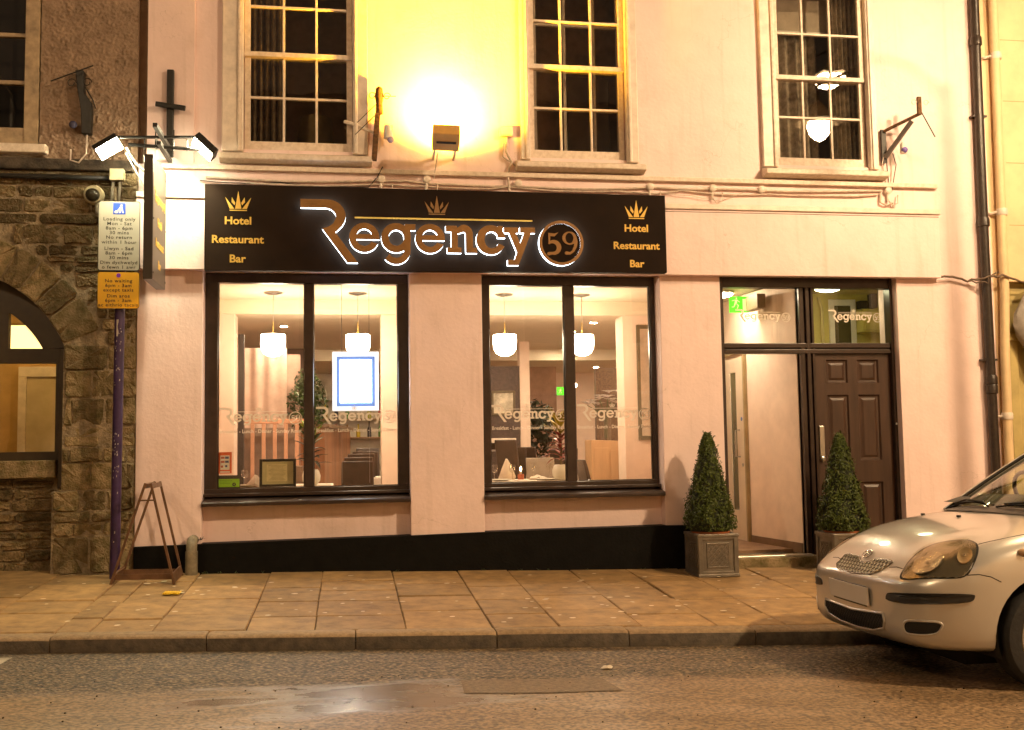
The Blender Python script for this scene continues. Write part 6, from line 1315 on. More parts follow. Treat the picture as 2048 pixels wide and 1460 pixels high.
slo = bpy.data.objects.new('sodium_lamp', sl); COL.objects.link(slo); slo.location = (0.885, -0.36, 3.975)
slo.rotation_euler = (Vector((0.93, 0.0, 4.46)) - slo.location).to_track_quat('-Z', 'Y').to_euler()
slo.parent = bpy.data.objects['sodium_floodlight']; slo.matrix_parent_inverse = Matrix.Translation(-bpy.data.objects['sodium_floodlight'].location)
t = thing('floodlight_arm', 'short pale arm under the amber floodlight', 'bracket', (0.9, -0.05, 3.82))
MB().bar((0.80, -0.001, 3.82), (0.80, -0.33, 3.87), 0.02, 0.03).build('side_arm', paint_trim, t); MB().bar((0.99, -0.001, 3.82), (0.99, -0.33, 3.87), 0.02, 0.03).build('side_arm', paint_trim, t)
MB().tube([(0.83, -0.15, 3.84), (0.82, -0.05, 3.72), (0.80, -0.03, 3.62)], 0.006, 6).build('flex', cable_m, t)

# ================================================================== STREET FURNITURE
sp = thing('sign_post', 'purple chipped sign post carrying two parking plates', 'sign post', (-1.90, -0.22, 0.05))
purple = mat('purple_post_paint', (0.050, 0.026, 0.090), 0.3, var=0.2, vscale=14, bump=0.1)
MB().cyl((-1.945, -0.22, 0.0), (-1.925, -0.22, 3.24), 0.042, n=18).build('post', purple, sp, smooth=40)
chips = MB(); wchip = mat('bare_paint_chip', (0.55, 0.5, 0.45), 0.7)
for i in range(46):
    z = random.choice([random.uniform(0.3, 2.2), random.uniform(0.9, 1.3), random.uniform(1.7, 2.2)]); a = random.uniform(-2.3, -1.0); r_ = 0.0425
    x0 = -1.945 + 0.02 * z / 3.24; w_ = random.uniform(0.002, 0.005); h = random.uniform(0.003, 0.012)
    chips.add([(x0 + (r_) * math.cos(a + da), -0.22 + r_ * math.sin(a + da), z + dz) for da, dz in ((-w_ / r_, -h), (w_ / r_, -h * 0.6), (w_ / r_ * 0.7, h), (-w_ / r_ * 0.6, h * 0.7))], [(0, 1, 2, 3)])
for k in range(9):
    z = 2.12 + k * 0.016; chips.add([(-1.945 + 0.0131 + 0.0427 * math.cos(-1.75 + da), -0.22 + 0.0427 * math.sin(-1.75 + da), z + dz) for da, dz in ((-0.22, 0), (0.1 + 0.1 * math.sin(k), 0), (0.12 + 0.1 * math.sin(k), 0.017), (-0.2, 0.017))], [(0, 1, 2, 3)])
tag(chips.build('paint_chips', wchip, sp), kind='stuff')
def plate(x0, x1, z0, z1, m, name, edge):
    pl_ = MB(); n = 5; r_ = 0.02; pts = []
    for cx, cz, a0 in ((x1 - r_, z0 + r_, -90), (x1 - r_, z1 - r_, 0), (x0 + r_, z1 - r_, 90), (x0 + r_, z0 + r_, 180)):
        pts += [(cx + r_ * math.cos(R(a0 + 90 * i / n)), cz + r_ * math.sin(R(a0 + 90 * i / n))) for i in range(n + 1)]
    base = MB().prism(pts, 'y', -0.300, -0.294).build(name, edge, sp)
    cx, cz = (x0 + x1) / 2, (z0 + z1) / 2
    k = lambda p: (cx + (p[0] - cx) * 0.972, cz + (p[1] - cz) * 0.985)
    MB().prism([k(p) for p in pts], 'y', -0.3018, -0.3002).build('face', m, base)
    return base
p_black = mat('sign_black', (0.012, 0.010, 0.008), 0.5)
pw = plate(-2.100, -1.757, 2.680, 3.285, mat('white_reflective', (0.46, 0.44, 0.36), 0.4, var=0.04), 'loading_plate', p_black)
py_ = plate(-2.098, -1.757, 2.355, 2.668, mat('yellow_reflective', (0.78, 0.40, 0.01), 0.4, var=0.04), 'waiting_plate', mat('yellow_edge', (0.5, 0.3, 0.02), 0.5))
def lines_of(rows, x, y, m, parent, size, w_max):
    b = MB()
    for z, txt in rows:
        q = text_shape(txt, size, lambda X, Z, d: (X, Z, d), 0.0006, 0.00035, spacing=1.12)
        xs = [p[0] for p in q.v]; k = min(1.12, w_max / (max(xs) - min(xs)))
        b.add([(x + p[0] * k, y - p[2], z + p[1]) for p in q.v], q.f)
    return tag(b.build('lettering', m, parent), kind='stuff')
dz_ = 0.605 / 137
top = lambda ypx: 3.285 - (ypx - 402) * dz_
lines_of([(top(440.5), 'Loading only'), (top(449.5), 'Mon - Sat'), (top(458.5), '8am - 6pm'), (top(467.5), '30 mins'), (top(476.5), 'No return'), (top(486), 'within 1 hour'), (top(498.5), 'Llwyn - Sad'), (top(507.5), '8am - 6pm'), (top(516.5), '30 mins'), (top(526), 'Dim dychwelyd'), (top(535), 'o fewn 1 awr')], -1.928, -0.3020, p_black, pw, 0.041, 0.302)
top2 = lambda ypx: 2.668 - (ypx - 545) * 0.313 / 73
lines_of([(top2(565.5), 'No waiting'), (top2(575), '6pm - 3am'), (top2(584), 'except taxis'), (top2(596), 'Dim aros'), (top2(605), '6pm - 3am'), (top2(614), 'ac eithrio tacsis')], -1.928, -0.3020, p_black, py_, 0.040, 0.322)
blue = mat('sign_blue', (0.03, 0.10, 0.62), 0.4, var=0.03); wht = mat('sign_white', (0.75, 0.74, 0.68), 0.4)
box('pictogram_square', blue, pw, -1.980, -1.878, -0.3030, -0.3020, 3.170, 3.268)
pg = MB()
for p in ([(-1.925, 3.245), (-1.912, 3.258), (-1.900, 3.250), (-1.908, 3.235)], [(-1.928, 3.235), (-1.905, 3.235), (-1.892, 3.180), (-1.902, 3.180), (-1.912, 3.205), (-1.920, 3.180), (-1.932, 3.180)], [(-1.928, 3.228), (-1.922, 3.215), (-1.942, 3.195), (-1.948, 3.203)], [(-1.972, 3.188), (-1.958, 3.205), (-1.935, 3.195), (-1.945, 3.178), (-1.96, 3.178)]):
    pg.prism(p, 'y', -0.3038, -0.3031)
pg.build('porter_pictogram', wht, pw)
MB().lathe([(0.018, -0.3020), (0.018, -0.3034)], (-1.928, 0, 2.640), 18, 'y').build('purple_disc', mat('disc_purple', (0.20, 0.03, 0.45), 0.4), py_)
# A-board
ab = thing('a_board', 'open wooden A-board frame standing on the pavement beside the purple post', 'A-board', (-1.66, -0.35, 0.06))
abw = mat('brown_board_wood', (0.15, 0.075, 0.038), 0.5, var=0.25, vscale=10)
for xf, zf, xt in ((-1.905, 0.062, -1.640), (-1.405, 0.050, -1.598)):
    for y in (-0.56, -0.14):
        dz = 0.046 * (y + 0.56)
        MB().bar((xf, y, zf + dz - 0.008), (xt, y, 0.875), 0.020, 0.016, (0, 1, 0)).build('stile', abw, ab, bevel=0.002)
    f0 = Vector((xf, 0, zf)); t0 = Vector((xt, 0, 0.875)); 
    p = f0 + (t0 - f0) * 0.055
    MB().bar((p.x, -0.55, p.z), (p.x, -0.15, p.z + 0.018), 0.018, 0.075, (t0 - f0)).build('bottom_rail', abw, ab)
    p = f0 + (t0 - f0) * 0.97
    MB().bar((p.x, -0.55, p.z), (p.x, -0.15, p.z), 0.018, 0.04, (t0 - f0)).build('top_rail', abw, ab)
MB().bar((-1.680, -0.57, 0.735), (-1.565, -0.57, 0.735), 0.008, 0.012).build('spacer', abw, ab)
for y in (-0.52, -0.18): MB().bar((-1.88, y, 0.115), (-1.42, y, 0.105), 0.010, 0.045).build('base_slat', abw, ab)
# clay drain stub
dr_ = thing('drain_pipe', 'short upright clay drain pipe at the foot of the left pilaster', 'drain pipe', (-1.335, -0.11, 0.05))
clay = mat('grey_clay', (0.24, 0.20, 0.13), 0.6, var=0.25, vscale=14, bump=0.3)
MB().cyl((-1.335, -0.11, 0.03), (-1.335, -0.11, 0.265), 0.052, n=18).build('pipe', clay, dr_, smooth=40)
MB().tube([(-1.335, -0.11, 0.255), (-1.335, -0.11, 0.30), (-1.335, -0.09, 0.335), (-1.335, -0.05, 0.35), (-1.335, 0.01, 0.352)], 0.046, 14).build('elbow', clay, dr_, smooth=40)
wd = MB()
for i in range(26):
    a = random.uniform(0, 6.28); strap_leaf(wd, (-1.30 + random.uniform(-.04, .04), -0.03, 0.352), (math.cos(a), -abs(math.sin(a)), random.uniform(0.3, 1.6)), random.uniform(0.03, 0.07), 0.006, 0.02, 3)
tag(wd.build('weed', gd), 'small dry weed growing at the top of the drain pipe', 'weed')
# planters with clipped box cones
lead = mat('bronze_lead_planter', (0.22, 0.19, 0.15), 0.42, 0.4, var=0.15, vscale=9, bump=0.15)
terra = mat('terracotta', (0.45, 0.14, 0.05), 0.7)
def planter(x0, y0, label, zb):
    w_ = 0.385; h = 0.385; x1 = x0 + w_; y1 = y0 + w_; z1 = zb + h
    t = thing('planter', label, 'planter', (x0 + w_ / 2, y0 + w_ / 2, zb), 'square lead planters')
    b = MB(); b.box(x0 + 0.014, x1 - 0.014, y0 + 0.014, y1 - 0.014, zb, z1 - 0.02)
    b.build('box', lead, t)
    r_ = MB(); r_.box(x0 - 0.004, x1 + 0.004, y0 - 0.004, y0 + 0.05, z1 - 0.028, z1); r_.box(x0 - 0.004, x1 + 0.004, y1 - 0.05, y1 + 0.004, z1 - 0.028, z1); r_.box(x0 - 0.004, x0 + 0.05, y0 + 0.05, y1 - 0.05, z1 - 0.028, z1); r_.box(x1 - 0.05, x1 + 0.004, y0 + 0.05, y1 - 0.05, z1 - 0.028, z1)
    r_.build('rim', lead, t, bevel=0.005); MB().box(x0 - 0.002, x1 + 0.002, y0 - 0.002, y1 + 0.002, zb, zb + 0.03).build('foot', lead, t, bevel=0.005)
    for face in range(4):
        f = MB(); q = 0.055
        fr_ = []
        def P(a, z, d):   # a along face, d outwards
            return [(x0 + a, y0 + 0.014 - d, z), (x1 - 0.014 + d, y0 + a, z), (x1 - a, y1 - 0.014 + d, z), (x0 + 0.014 - d, y1 - a, z)][face]
        def slab_(a0, a1, zz0, zz1, d0=0.0, d1=0.012):
            vs = [P(a0, zz0, d0), P(a1, zz0, d0), P(a1, zz1, d0), P(a0, zz1, d0), P(a0, zz0, d1), P(a1, zz0, d1), P(a1, zz1, d1), P(a0, zz1, d1)]
            f.add(vs, [(0, 1, 2, 3), (4, 5, 6, 7), (0, 1, 5, 4), (1, 2, 6, 5), (2, 3, 7, 6), (3, 0, 4, 7)])
        slab_(0.008, 0.045, zb + 0.03, z1 - 0.028); slab_(w_ - 0.045, w_ - 0.008, zb + 0.03, z1 - 0.028); slab_(0.045, w_ - 0.045, zb + 0.03, zb + 0.052); slab_(0.045, w_ - 0.045, z1 - 0.05, z1 - 0.028)
        slab_(0.085, 0.097, zb + 0.085, z1 - 0.08, 0, 0.008); slab_(w_ - 0.097, w_ - 0.085, zb + 0.085, z1 - 0.08, 0, 0.008); slab_(0.097, w_ - 0.097, zb + 0.085, zb + 0.097, 0, 0.008); slab_(0.097, w_ - 0.097, z1 - 0.092, z1 - 0.08, 0, 0.008)
        f.build('face_frame', lead, t, bevel=0.002)
        lt = MB(); a0, a1, b0, b1 = 0.097, w_ - 0.097, zb + 0.097, z1 - 0.092
        sp_ = 0.052
        for sgn in (1, -1):
            k = -8
            for k in range(-8, 9):
                c = (a0 + a1) / 2 + k * sp_
                # line a = c + sgn*(z - zc); clip
                zc = (b0 + b1) / 2; pts = []
                lo, hi = b0, b1
                for lim in (a0, a1):
                    zz = zc + (lim - c) * sgn
                    if sgn * (1 if lim == a0 else -1) > 0: lo = max(lo, zz)
                    else: hi = min(hi, zz)
                if hi - lo < 0.012: continue
                A, B = P(c + sgn * (lo - zc), lo, 0.002), P(c + sgn * (hi - zc), hi, 0.002)
                nrm = [(0, -1, 0), (1, 0, 0), (0, 1, 0), (-1, 0, 0)][face]
                lt.bar(A, B, 0.008, 0.010 + 0.0006 * sgn, nrm)
        lt.build('lattice', lead, t)
    MB().lathe([(0.17, z1 - 0.03), (0.178, z1 + 0.018), (0.166, z1 + 0.018), (0.16, z1 - 0.02)], (x0 + w_ / 2, y0 + w_ / 2, 0), 28).build('pot_rim', terra, t, smooth=40)
    return t
box_leaf = mat('box_leaf', (0.036, 0.058, 0.006), 0.5, col2=(0.075, 0.095, 0.012), vscale=40, spec=0.3)
def topiary(cx, cy, zb, zt, label):
    t = thing('box_topiary', label, 'topiary', (cx, cy, zb), 'clipped box cones in planters')
    H = zt - zb
    def rad(f_): return (0.215 * (1 - f_) ** 0.78 + 0.025) * (1.0 if f_ > 0.10 else 0.86 + 1.4 * f_)
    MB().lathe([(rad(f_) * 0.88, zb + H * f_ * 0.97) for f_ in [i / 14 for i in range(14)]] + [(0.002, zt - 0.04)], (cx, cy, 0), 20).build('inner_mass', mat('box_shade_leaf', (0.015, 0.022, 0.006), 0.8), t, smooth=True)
    MB().cyl((cx, cy, zb - 0.06), (cx, cy, zb + 0.2), 0.02, n=8).build('trunk', MATS['plant_stem'], t)
    def pf():
        f_ = 1 - math.sqrt(random.random() * 0.98 + 0.0); a = random.uniform(0, 2 * PI)
        if random.random() < 0.15: f_ = random.uniform(0.8, 1.0)
        lump = 1 + 0.06 * math.sin(5 * a + 9 * f_ + cx) + 0.06 * math.sin(11 * a - 17 * f_ + 2 * cx) + random.uniform(-0.13, 0.06)
        r_ = rad(f_) * lump
        gap = mn.noise(Vector((math.cos(a) * 2.2 + cx, math.sin(a) * 2.2, f_ * 9)))
        if gap < -0.12 and random.random() < 0.7: return pf()
        return Vector((cx + r_ * math.cos(a), cy + r_ * math.sin(a), zb + H * f_ + random.uniform(-.008, .012))), Vector((math.cos(a), math.sin(a), 0.5))
    b = MB(); leaf_cloud(b, 6500, pf, 0.030)
    for _ in range(70):                                   # stray shoots
        p, nn = pf(); d = (nn + Vector((random.uniform(-.5, .5), random.uniform(-.5, .5), random.uniform(.2, 1)))).normalized()
        for q in range(4):
            leaf_cloud(b, 1, lambda: (p + d * (0.010 + 0.011 * q), d), 0.024)
    b.build('crown', box_leaf, t)
planter(3.10, -0.505, 'left lead planter with lattice panels by the open doorway', zp(3.29, -0.5) - 0.002); topiary(3.285, -0.31, zp(3.29, -0.5) + 0.40, 1.215, 'clipped box cone left of the open doorway')
planter(4.40, -0.505, 'right lead planter half hidden by the parked car', zp(4.6, -0.5) - 0.002); topiary(4.59, -0.31, zp(4.6, -0.5) + 0.40, 1.19, 'clipped box cone in front of the brown door')
# street lamps (they light the street; the right-hand ones mirror in the upper panes)
def street_lamp(head, post, label, e_str, col, rb=0.15):
    hx, hy, hz = head; bx_, by_ = post
    zb = zp(bx_, by_) if by_ > -3 else zr(bx_, -11.2) + 0.11
    t = thing('street_lamp', label, 'street lamp', (bx_, by_, zb), 'street lamps along the road')
    MB().tube([(bx_, by_, zb), (bx_, by_, zb + 0.9), (bx_, by_, zb + 1.0), (bx_, by_, hz + 0.55)], [0.11, 0.10, 0.062, 0.045], 14).build('post', iron, t, smooth=40)
    mid = ((hx + bx_) / 2, (hy + by_) / 2, hz + 0.75)
    MB().tube([(bx_, by_, hz + 0.45), (bx_ + (hx - bx_) * 0.25, by_ + (hy - by_) * 0.25, hz + 0.68), mid, (hx, hy, hz + 0.55), (hx, hy, hz + 0.30)], 0.022, 8).build('arm', iron, t, smooth=True)
    MB().lathe([(0.02, hz + 0.34), (0.06, hz + 0.28), (0.12, hz + 0.20), (0.16, hz + 0.10), (0.30, hz + 0.055), (0.30, hz + 0.045), (0.14, hz + 0.06)], (hx, hy, 0), 24).build('hood', mat('lamp_hood', (0.5, 0.42, 0.32), 0.5), t, smooth=40)
    MB().lathe([(0.13, hz + 0.05), (rb, hz + 0.0), (rb * 0.85, hz - 0.10), (rb * 0.45, hz - 0.18), (0.003, hz - 0.21)], (hx, hy, 0), 20).build('bowl', emit_mat('lamp_bowl_%d' % int(e_str), col, e_str), t, smooth=True)
street_lamp((6.07, -2.70, 5.20), (7.05, -2.62), 'kerbside street lamp just right of the view', 430, STREET)
street_lamp((9.50, -9.10, 8.30), (9.50, -11.6), 'tall street lamp across the road to the right', 2150, STREET, 0.27)
street_lamp((-6.5, -9.20, 7.6), (-6.5, -11.6), 'added unseen street lamp across the road lighting the left side', 850, STREET, 0.17)  # added out of view to brighten the left half of the street

# terrace across the street: it stands behind the camera and mirrors in the panes and the car
ot = thing('opposite_terrace', 'pale terrace across the street mirrored in the upper window panes', 'building', (3, -14.5, -0.2))
ot_m = mat('terrace_render', (0.62, 0.48, 0.34), 0.8, var=0.12, vscale=1.2, bump=0.3)
WX = [-12 + i * 2.7 for i in range(12)]
wl_ = MB(); wl_.box(-14, 21, -15.2, -14.5, -1.2, 0.7); wl_.box(-14, 21, -15.2, -14.5, 2.4, 3.5); wl_.box(-14, 21, -15.2, -14.5, 5.2, 8.0)
e_ = [-14] + [q for x in WX for q in (x, x + 1.1)] + [21]
for k in range(0, len(e_), 2):
    wl_.box(e_[k], e_[k + 1], -15.2, -14.5, 0.7, 2.4); wl_.box(e_[k], e_[k + 1], -15.2, -14.5, 3.5, 5.2)
wl_.build('wall', ot_m, ot)
MB().prism([(-14.3, 8.0), (-20.0, 8.0), (-17.2, 10.4)], 'x', -14, 21).build('roof', MATS['slate_roof'], ot)
lit_w = emit_mat('lit_room', (1.0, 0.66, 0.32), 0.9)
for j, (z0, z1) in enumerate(((0.7, 2.4), (3.5, 5.2))):
    for i, x in enumerate(WX):
        f = MB(); f.box(x, x + 0.08, -14.75, -14.62, z0, z1); f.box(x + 1.02, x + 1.1, -14.75, -14.62, z0, z1); f.box(x + 0.08, x + 1.02, -14.75, -14.62, z0, z0 + 0.08); f.box(x + 0.08, x + 1.02, -14.75, -14.62, z1 - 0.08, z1); f.box(x + 0.08, x + 1.02, -14.74, -14.63, (z0 + z1) / 2 - 0.03, (z0 + z1) / 2 + 0.03)
        w2_ = f.build('window', paint_trim, ot)
        box('pane', lit_w if (i * 5 + j * 3) % 7 in (0, 4) else MATS['dark_pane'], w2_, x + 0.08, x + 1.02, -14.80, -14.76, z0 + 0.08, z1 - 0.08)
# weeds and grit along the foot of the wall
wt = MB()
for i in range(60):
    x = random.choice([random.uniform(-1.7, 3.0), random.uniform(-1.8, -1.2), random.uniform(5.5, 6.4)]); 
    for q in range(5):
        a = random.uniform(0, 6.28)
        strap_leaf(wt, (x + random.uniform(-.015, .015), -0.032, zp(x, -0.03) - 0.002), (math.cos(a) * 0.6, -abs(math.sin(a)) * 0.6, random.uniform(0.4, 1.5)), random.uniform(0.012, 0.04), 0.005, 0.01, 3)
tag(wt.build('wall_foot_weeds', gl_), 'tiny weeds sprouting along the foot of the black plinth', 'weeds', kind='stuff')
# ================================================================== PARKED CAR (front faces left)
CAR = thing('parked_car', 'silver beige small hatchback parked at the kerb', 'car', (3.75, -3.45, zr(3.75, -3.45)))
CX0, CYC = 3.045, -3.45
def car_w(u, v, z):
    x = CX0 + u
    return (x, CYC - v, zr(x, CYC - v) + z)
car_paint = mat('champagne_car_paint', (0.58, 0.55, 0.50), 0.30, 0.45, var=0.02, vscale=3, coat=1.0, bump=0.0)
blk_plastic = mat('black_bumper_plastic', (0.022, 0.020, 0.018), 0.45, var=0.15, vscale=30)
# stations: u, half width, z bottom, z of bumper shoulder, z bonnet edge, z bonnet centre
ST = [(0.000, 0.36, 0.330, 0.530, 0.545, 0.555),
      (0.012, 0.49, 0.280, 0.545, 0.562, 0.575),
      (0.040, 0.578, 0.235, 0.558, 0.580, 0.597),
      (0.085, 0.645, 0.205, 0.570, 0.602, 0.628),
      (0.145, 0.698, 0.190, 0.592, 0.645, 0.688),
      (0.230, 0.748, 0.185, 0.630, 0.695, 0.755),
      (0.330, 0.790, 0.185, 0.685, 0.745, 0.812),
      (0.450, 0.812, 0.185, 0.732, 0.790, 0.857),
      (0.600, 0.825, 0.185, 0.768, 0.830, 0.898),
      (0.800, 0.830, 0.185, 0.800, 0.868, 0.940),
      (1.000, 0.830, 0.190, 0.825, 0.900, 0.968),
      (1.250, 0.830, 0.200, 0.850, 0.925, 0.985),
      (2.000, 0.830, 0.200, 0.880, 0.945, 0.985),
      (3.000, 0.820, 0.210, 0.900, 0.955, 0.985),
      (3.350, 0.790, 0.240, 0.900, 0.950, 0.975),
      (3.520, 0.730, 0.280, 0.880, 0.930, 0.950),
      (3.580, 0.640, 0.320, 0.800, 0.860, 0.880)]
rings = []
for u, w_, zb, zs, ze, zc in ST:
    zm = (zb + zs) / 2
    h = [(0.0, zb), (0.62 * w_, zb), (0.93 * w_, zb + 0.015), (0.985 * w_, zb + 0.07), (w_, zm), (0.995 * w_, zs - 0.05), (0.965 * w_, zs), (0.88 * w_, ze), (0.62 * w_, ze + (zc - ze) * 0.66), (0.32 * w_, zc - (zc - ze) * 0.10), (0.0, zc)]
    full = h + [(-a, z) for a, z in h[-2:0:-1]]
    rings.append([car_w(u, v, z) for v, z in full])
bmb = MB().ring(rings)
def realise(mb, sub=0, cutters=()):
    """evaluate subdivision and boolean cuts into a plain mesh builder (world coordinates)"""
    me = bpy.data.meshes.new('tmp'); me.from_pydata(mb.v, [], mb.f)
    bm_ = bmesh.new(); bm_.from_mesh(me); bmesh.ops.recalc_face_normals(bm_, faces=bm_.faces); bm_.to_mesh(me); bm_.free()
    ob = bpy.data.objects.new('tmp', me); COL.objects.link(ob); tmp = [ob]
    if sub:
        md = ob.modifiers.new('s', 'SUBSURF'); md.levels = sub; md.render_levels = sub
    for c in cutters:
        cm_ = bpy.data.meshes.new('tmpc'); cm_.from_pydata(c.v, [], c.f)
        b2 = bmesh.new(); b2.from_mesh(cm_); bmesh.ops.recalc_face_normals(b2, faces=b2.faces); b2.to_mesh(cm_); b2.free()
        oc = bpy.data.objects.new('tmpc', cm_); COL.objects.link(oc); tmp.append(oc)
        bo = ob.modifiers.new('b', 'BOOLEAN'); bo.operation = 'DIFFERENCE'; bo.object = oc; bo.solver = 'EXACT'
    dg = bpy.context.evaluated_depsgraph_get()
    e = bpy.data.meshes.new_from_object(ob.evaluated_get(dg))
    r_ = MB().add([tuple(v.co) for v in e.vertices], [tuple(p.vertices) for p in e.polygons])
    for t_ in tmp: bpy.data.objects.remove(t_)
    return r_
cut = []
for u in (0.755, 3.06):
    for sgn in (-1, 1):
        c = MB(); n = 40; rg = []
        for v in (0.50 * sgn, 1.0 * sgn):
            rg.append([car_w(u + 0.335 * math.cos(2 * PI * i / n), v, 0.30 + 0.335 * math.sin(2 * PI * i / n)) for i in range(n)])
        cut.append(c.ring(rg))
smooth_body = realise(bmb, 2)
bvh_body = BVHTree.FromPolygons([Vector(v) for v in smooth_body.v], smooth_body.f)
body_mb = realise(bmb, 2, cut)
body = body_mb.build('body', car_paint, CAR, smooth=32)
def on_body(p, d):
    """nearest hit on the body from p along d (both ways)"""
    d = Vector(d).normalized(); p = Vector(p)
    h = bvh_body.ray_cast(p - d * 1.2, d)
    return (h[0], h[1]) if h[0] else (None, None)
def patch(name, outline, normal, m, lift=0.003, parent=None, dome=0.0, thick=0.0, cuts=5, smooth=True, rnd=0):
    """a panel that follows the body: outline = list of (u,v,z) car points; projected along -normal"""
    nn = Vector(normal).normalized()
    for _ in range(rnd):                                  # round the corners of the outline
        outline = [tuple(a[i] + (b[i] - a[i]) * t for i in range(3)) for a, b in zip(outline, outline[1:] + outline[:1]) for t in (0.25, 0.75)]
    pts = [Vector(car_w(*p)) for p in outline]
    ax = nn.orthogonal().normalized(); ay = nn.cross(ax); c = sum(pts, Vector()) / len(pts)
    bm_ = bmesh.new()
    fl = [bm_.verts.new(c + ax * (p - c).dot(ax) + ay * (p - c).dot(ay)) for p in pts]
    bm_.faces.new(fl)
    bmesh.ops.triangulate(bm_, faces=bm_.faces)
    bmesh.ops.subdivide_edges(bm_, edges=bm_.edges, cuts=cuts, use_grid_fill=True)
    rad_ = max((p - c).length for p in pts)
    edge = {v.index for v in bm_.verts if v.is_boundary}
    bm_.verts.ensure_lookup_table(); bm_.verts.index_update()
    vs = []
    bverts = [v.co.copy() for v in bm_.verts if v.is_boundary]
    for v in bm_.verts:
        hit, hn = on_body(v.co, -nn)
        if hit is None:
            hit, hn = v.co.copy(), nn
            near = bvh_body.find_nearest(v.co); hit = near[0]; hn = near[1]
        dd = min((v.co - q).length for q in bverts)
        vs.append(hit + hn * (lift + dome * min(1, dd / (0.35 * rad_))))
    fs = [tuple(v.index for v in f.verts) for f in bm_.faces]
    r_ = MB().add(vs, fs)
    if thick:
        o = len(vs)
        r_.v += [tuple(Vector(q) - nn * thick) for q in vs]
        for e in bm_.edges:
            if e.is_boundary:
                a, b_ = e.verts[0].index, e.verts[1].index
                r_.f.append((a, b_, o + b_, o + a))
    bm_.free()
    return r_.build(name, m, parent or CAR, smooth=50 if smooth else False)
chrome = mat('chrome', (0.75, 0.72, 0.68), 0.12, 1.0, var=0.03)
gap_m = mat('panel_gap', (0.012, 0.010, 0.009), 0.8)
lens_m = glass_mat('headlamp_lens', (0.96, 0.93, 0.84), 2.2, 0.015)
def D(u, v, z):                     # world direction from car directions
    return Vector((u, -v, z))
def surf(u, v, z, d):
    h, n = on_body(Vector(car_w(u, v, z)), d)
    return h if h else Vector(car_w(u, v, z))
def surf_line(pts, d, r, name, m, lift=0.0, n=4, parent=None, sides=5):
    P = []
    for a, b in zip(pts, pts[1:]):
        for k in range(n):
            f_ = k / n; q = [a[i] + (b[i] - a[i]) * f_ for i in range(3)]
            h, hn = on_body(Vector(car_w(*q)), d)
            if h: P.append(h + hn * lift)
    h, hn = on_body(Vector(car_w(*pts[-1])), d)
    if h: P.append(h + hn * lift)
    return MB().tube(P, r, sides).build(name, m, parent or CAR, smooth=True)
HL = [(0.047, 0.491, 0.584), (0.097, 0.444, 0.627), (0.171, 0.413, 0.691), (0.257, 0.417, 0.750), (0.328, 0.462, 0.783), (0.412, 0.566, 0.803), (0.421, 0.632, 0.792), (0.409, 0.681, 0.772), (0.37, 0.73, 0.73), (0.325, 0.755, 0.677), (0.278, 0.76, 0.618), (0.201, 0.719, 0.607), (0.112, 0.631, 0.599), (0.057, 0.548, 0.581)]
def scaled(pts, k):
    c = [sum(p[i] for p in pts) / len(pts) for i in range(3)]
    return [tuple(c[i] + (p[i] - c[i]) * k for i in range(3)) for p in pts]
refl_m = mat('headlamp_reflector', (0.42, 0.38, 0.29), 0.22, 0.85, var=0.05, vscale=5)
bowl_m = mat('headlamp_bowl', (0.66, 0.63, 0.54), 0.08, 1.0, var=0.03, bump=0.8, bscale=26, bdist=0.02)
for sg in (1, -1):
    o_ = [(u, v, z) if sg > 0 else (u + 0.13, -v - 0.06, z + 0.02) for u, v, z in HL]
    nrm = D(-0.62, 0.62 * sg, 0.48)
    lf_ = 1.0 if sg > 0 else 0.12
    hl = patch('headlight', scaled(o_, 1.045), nrm, gap_m, 0.0015 * lf_, rnd=2, cuts=3)
    patch('reflector', scaled(o_, 0.985), nrm, refl_m, 0.004 * lf_, hl, rnd=2, cuts=3)
    for cu_, cv_, cz_, ru, rm_ in ((0.178, 0.560, 0.672, 0.096, bowl_m), (0.345, 0.672, 0.705, 0.062, mat('indicator_reflector', (0.75, 0.58, 0.36), 0.25, 0.7, bump=0.3, bscale=90))):
        if sg < 0: continue
        h, hn = on_body(Vector(car_w(cu_, cv_ * sg, cz_)), -nrm)
        a1 = hn.orthogonal().normalized(); zup = (Vector((0, 0, 1)) - hn * hn.z).normalized(); sd1 = zup.cross(hn)
        rr = MB(); rings_ = []
        for rad_, dep in ((1.0, 0.0055), (0.975, 0.0085), (0.93, 0.0075), (0.5, 0.0055), (0.12, 0.005)):
            rings_.append([h + hn * dep + sd1 * ru * rad_ * (0.95 if ru > 0.07 else 0.62) * math.cos(2 * PI * i / 28) + zup * ru * rad_ * math.sin(2 * PI * i / 28) for i in range(28)])
        rr.ring(rings_).build('lamp_bowl', rm_, hl, smooth=45)
        MB().ball(h + hn * 0.007, 0.009, 10, 6).build('bulb', chrome, hl, smooth=True)
    patch('lens', o_, nrm, lens_m, 0.016 * lf_, hl, dome=0.012 * lf_, rnd=2, cuts=3)
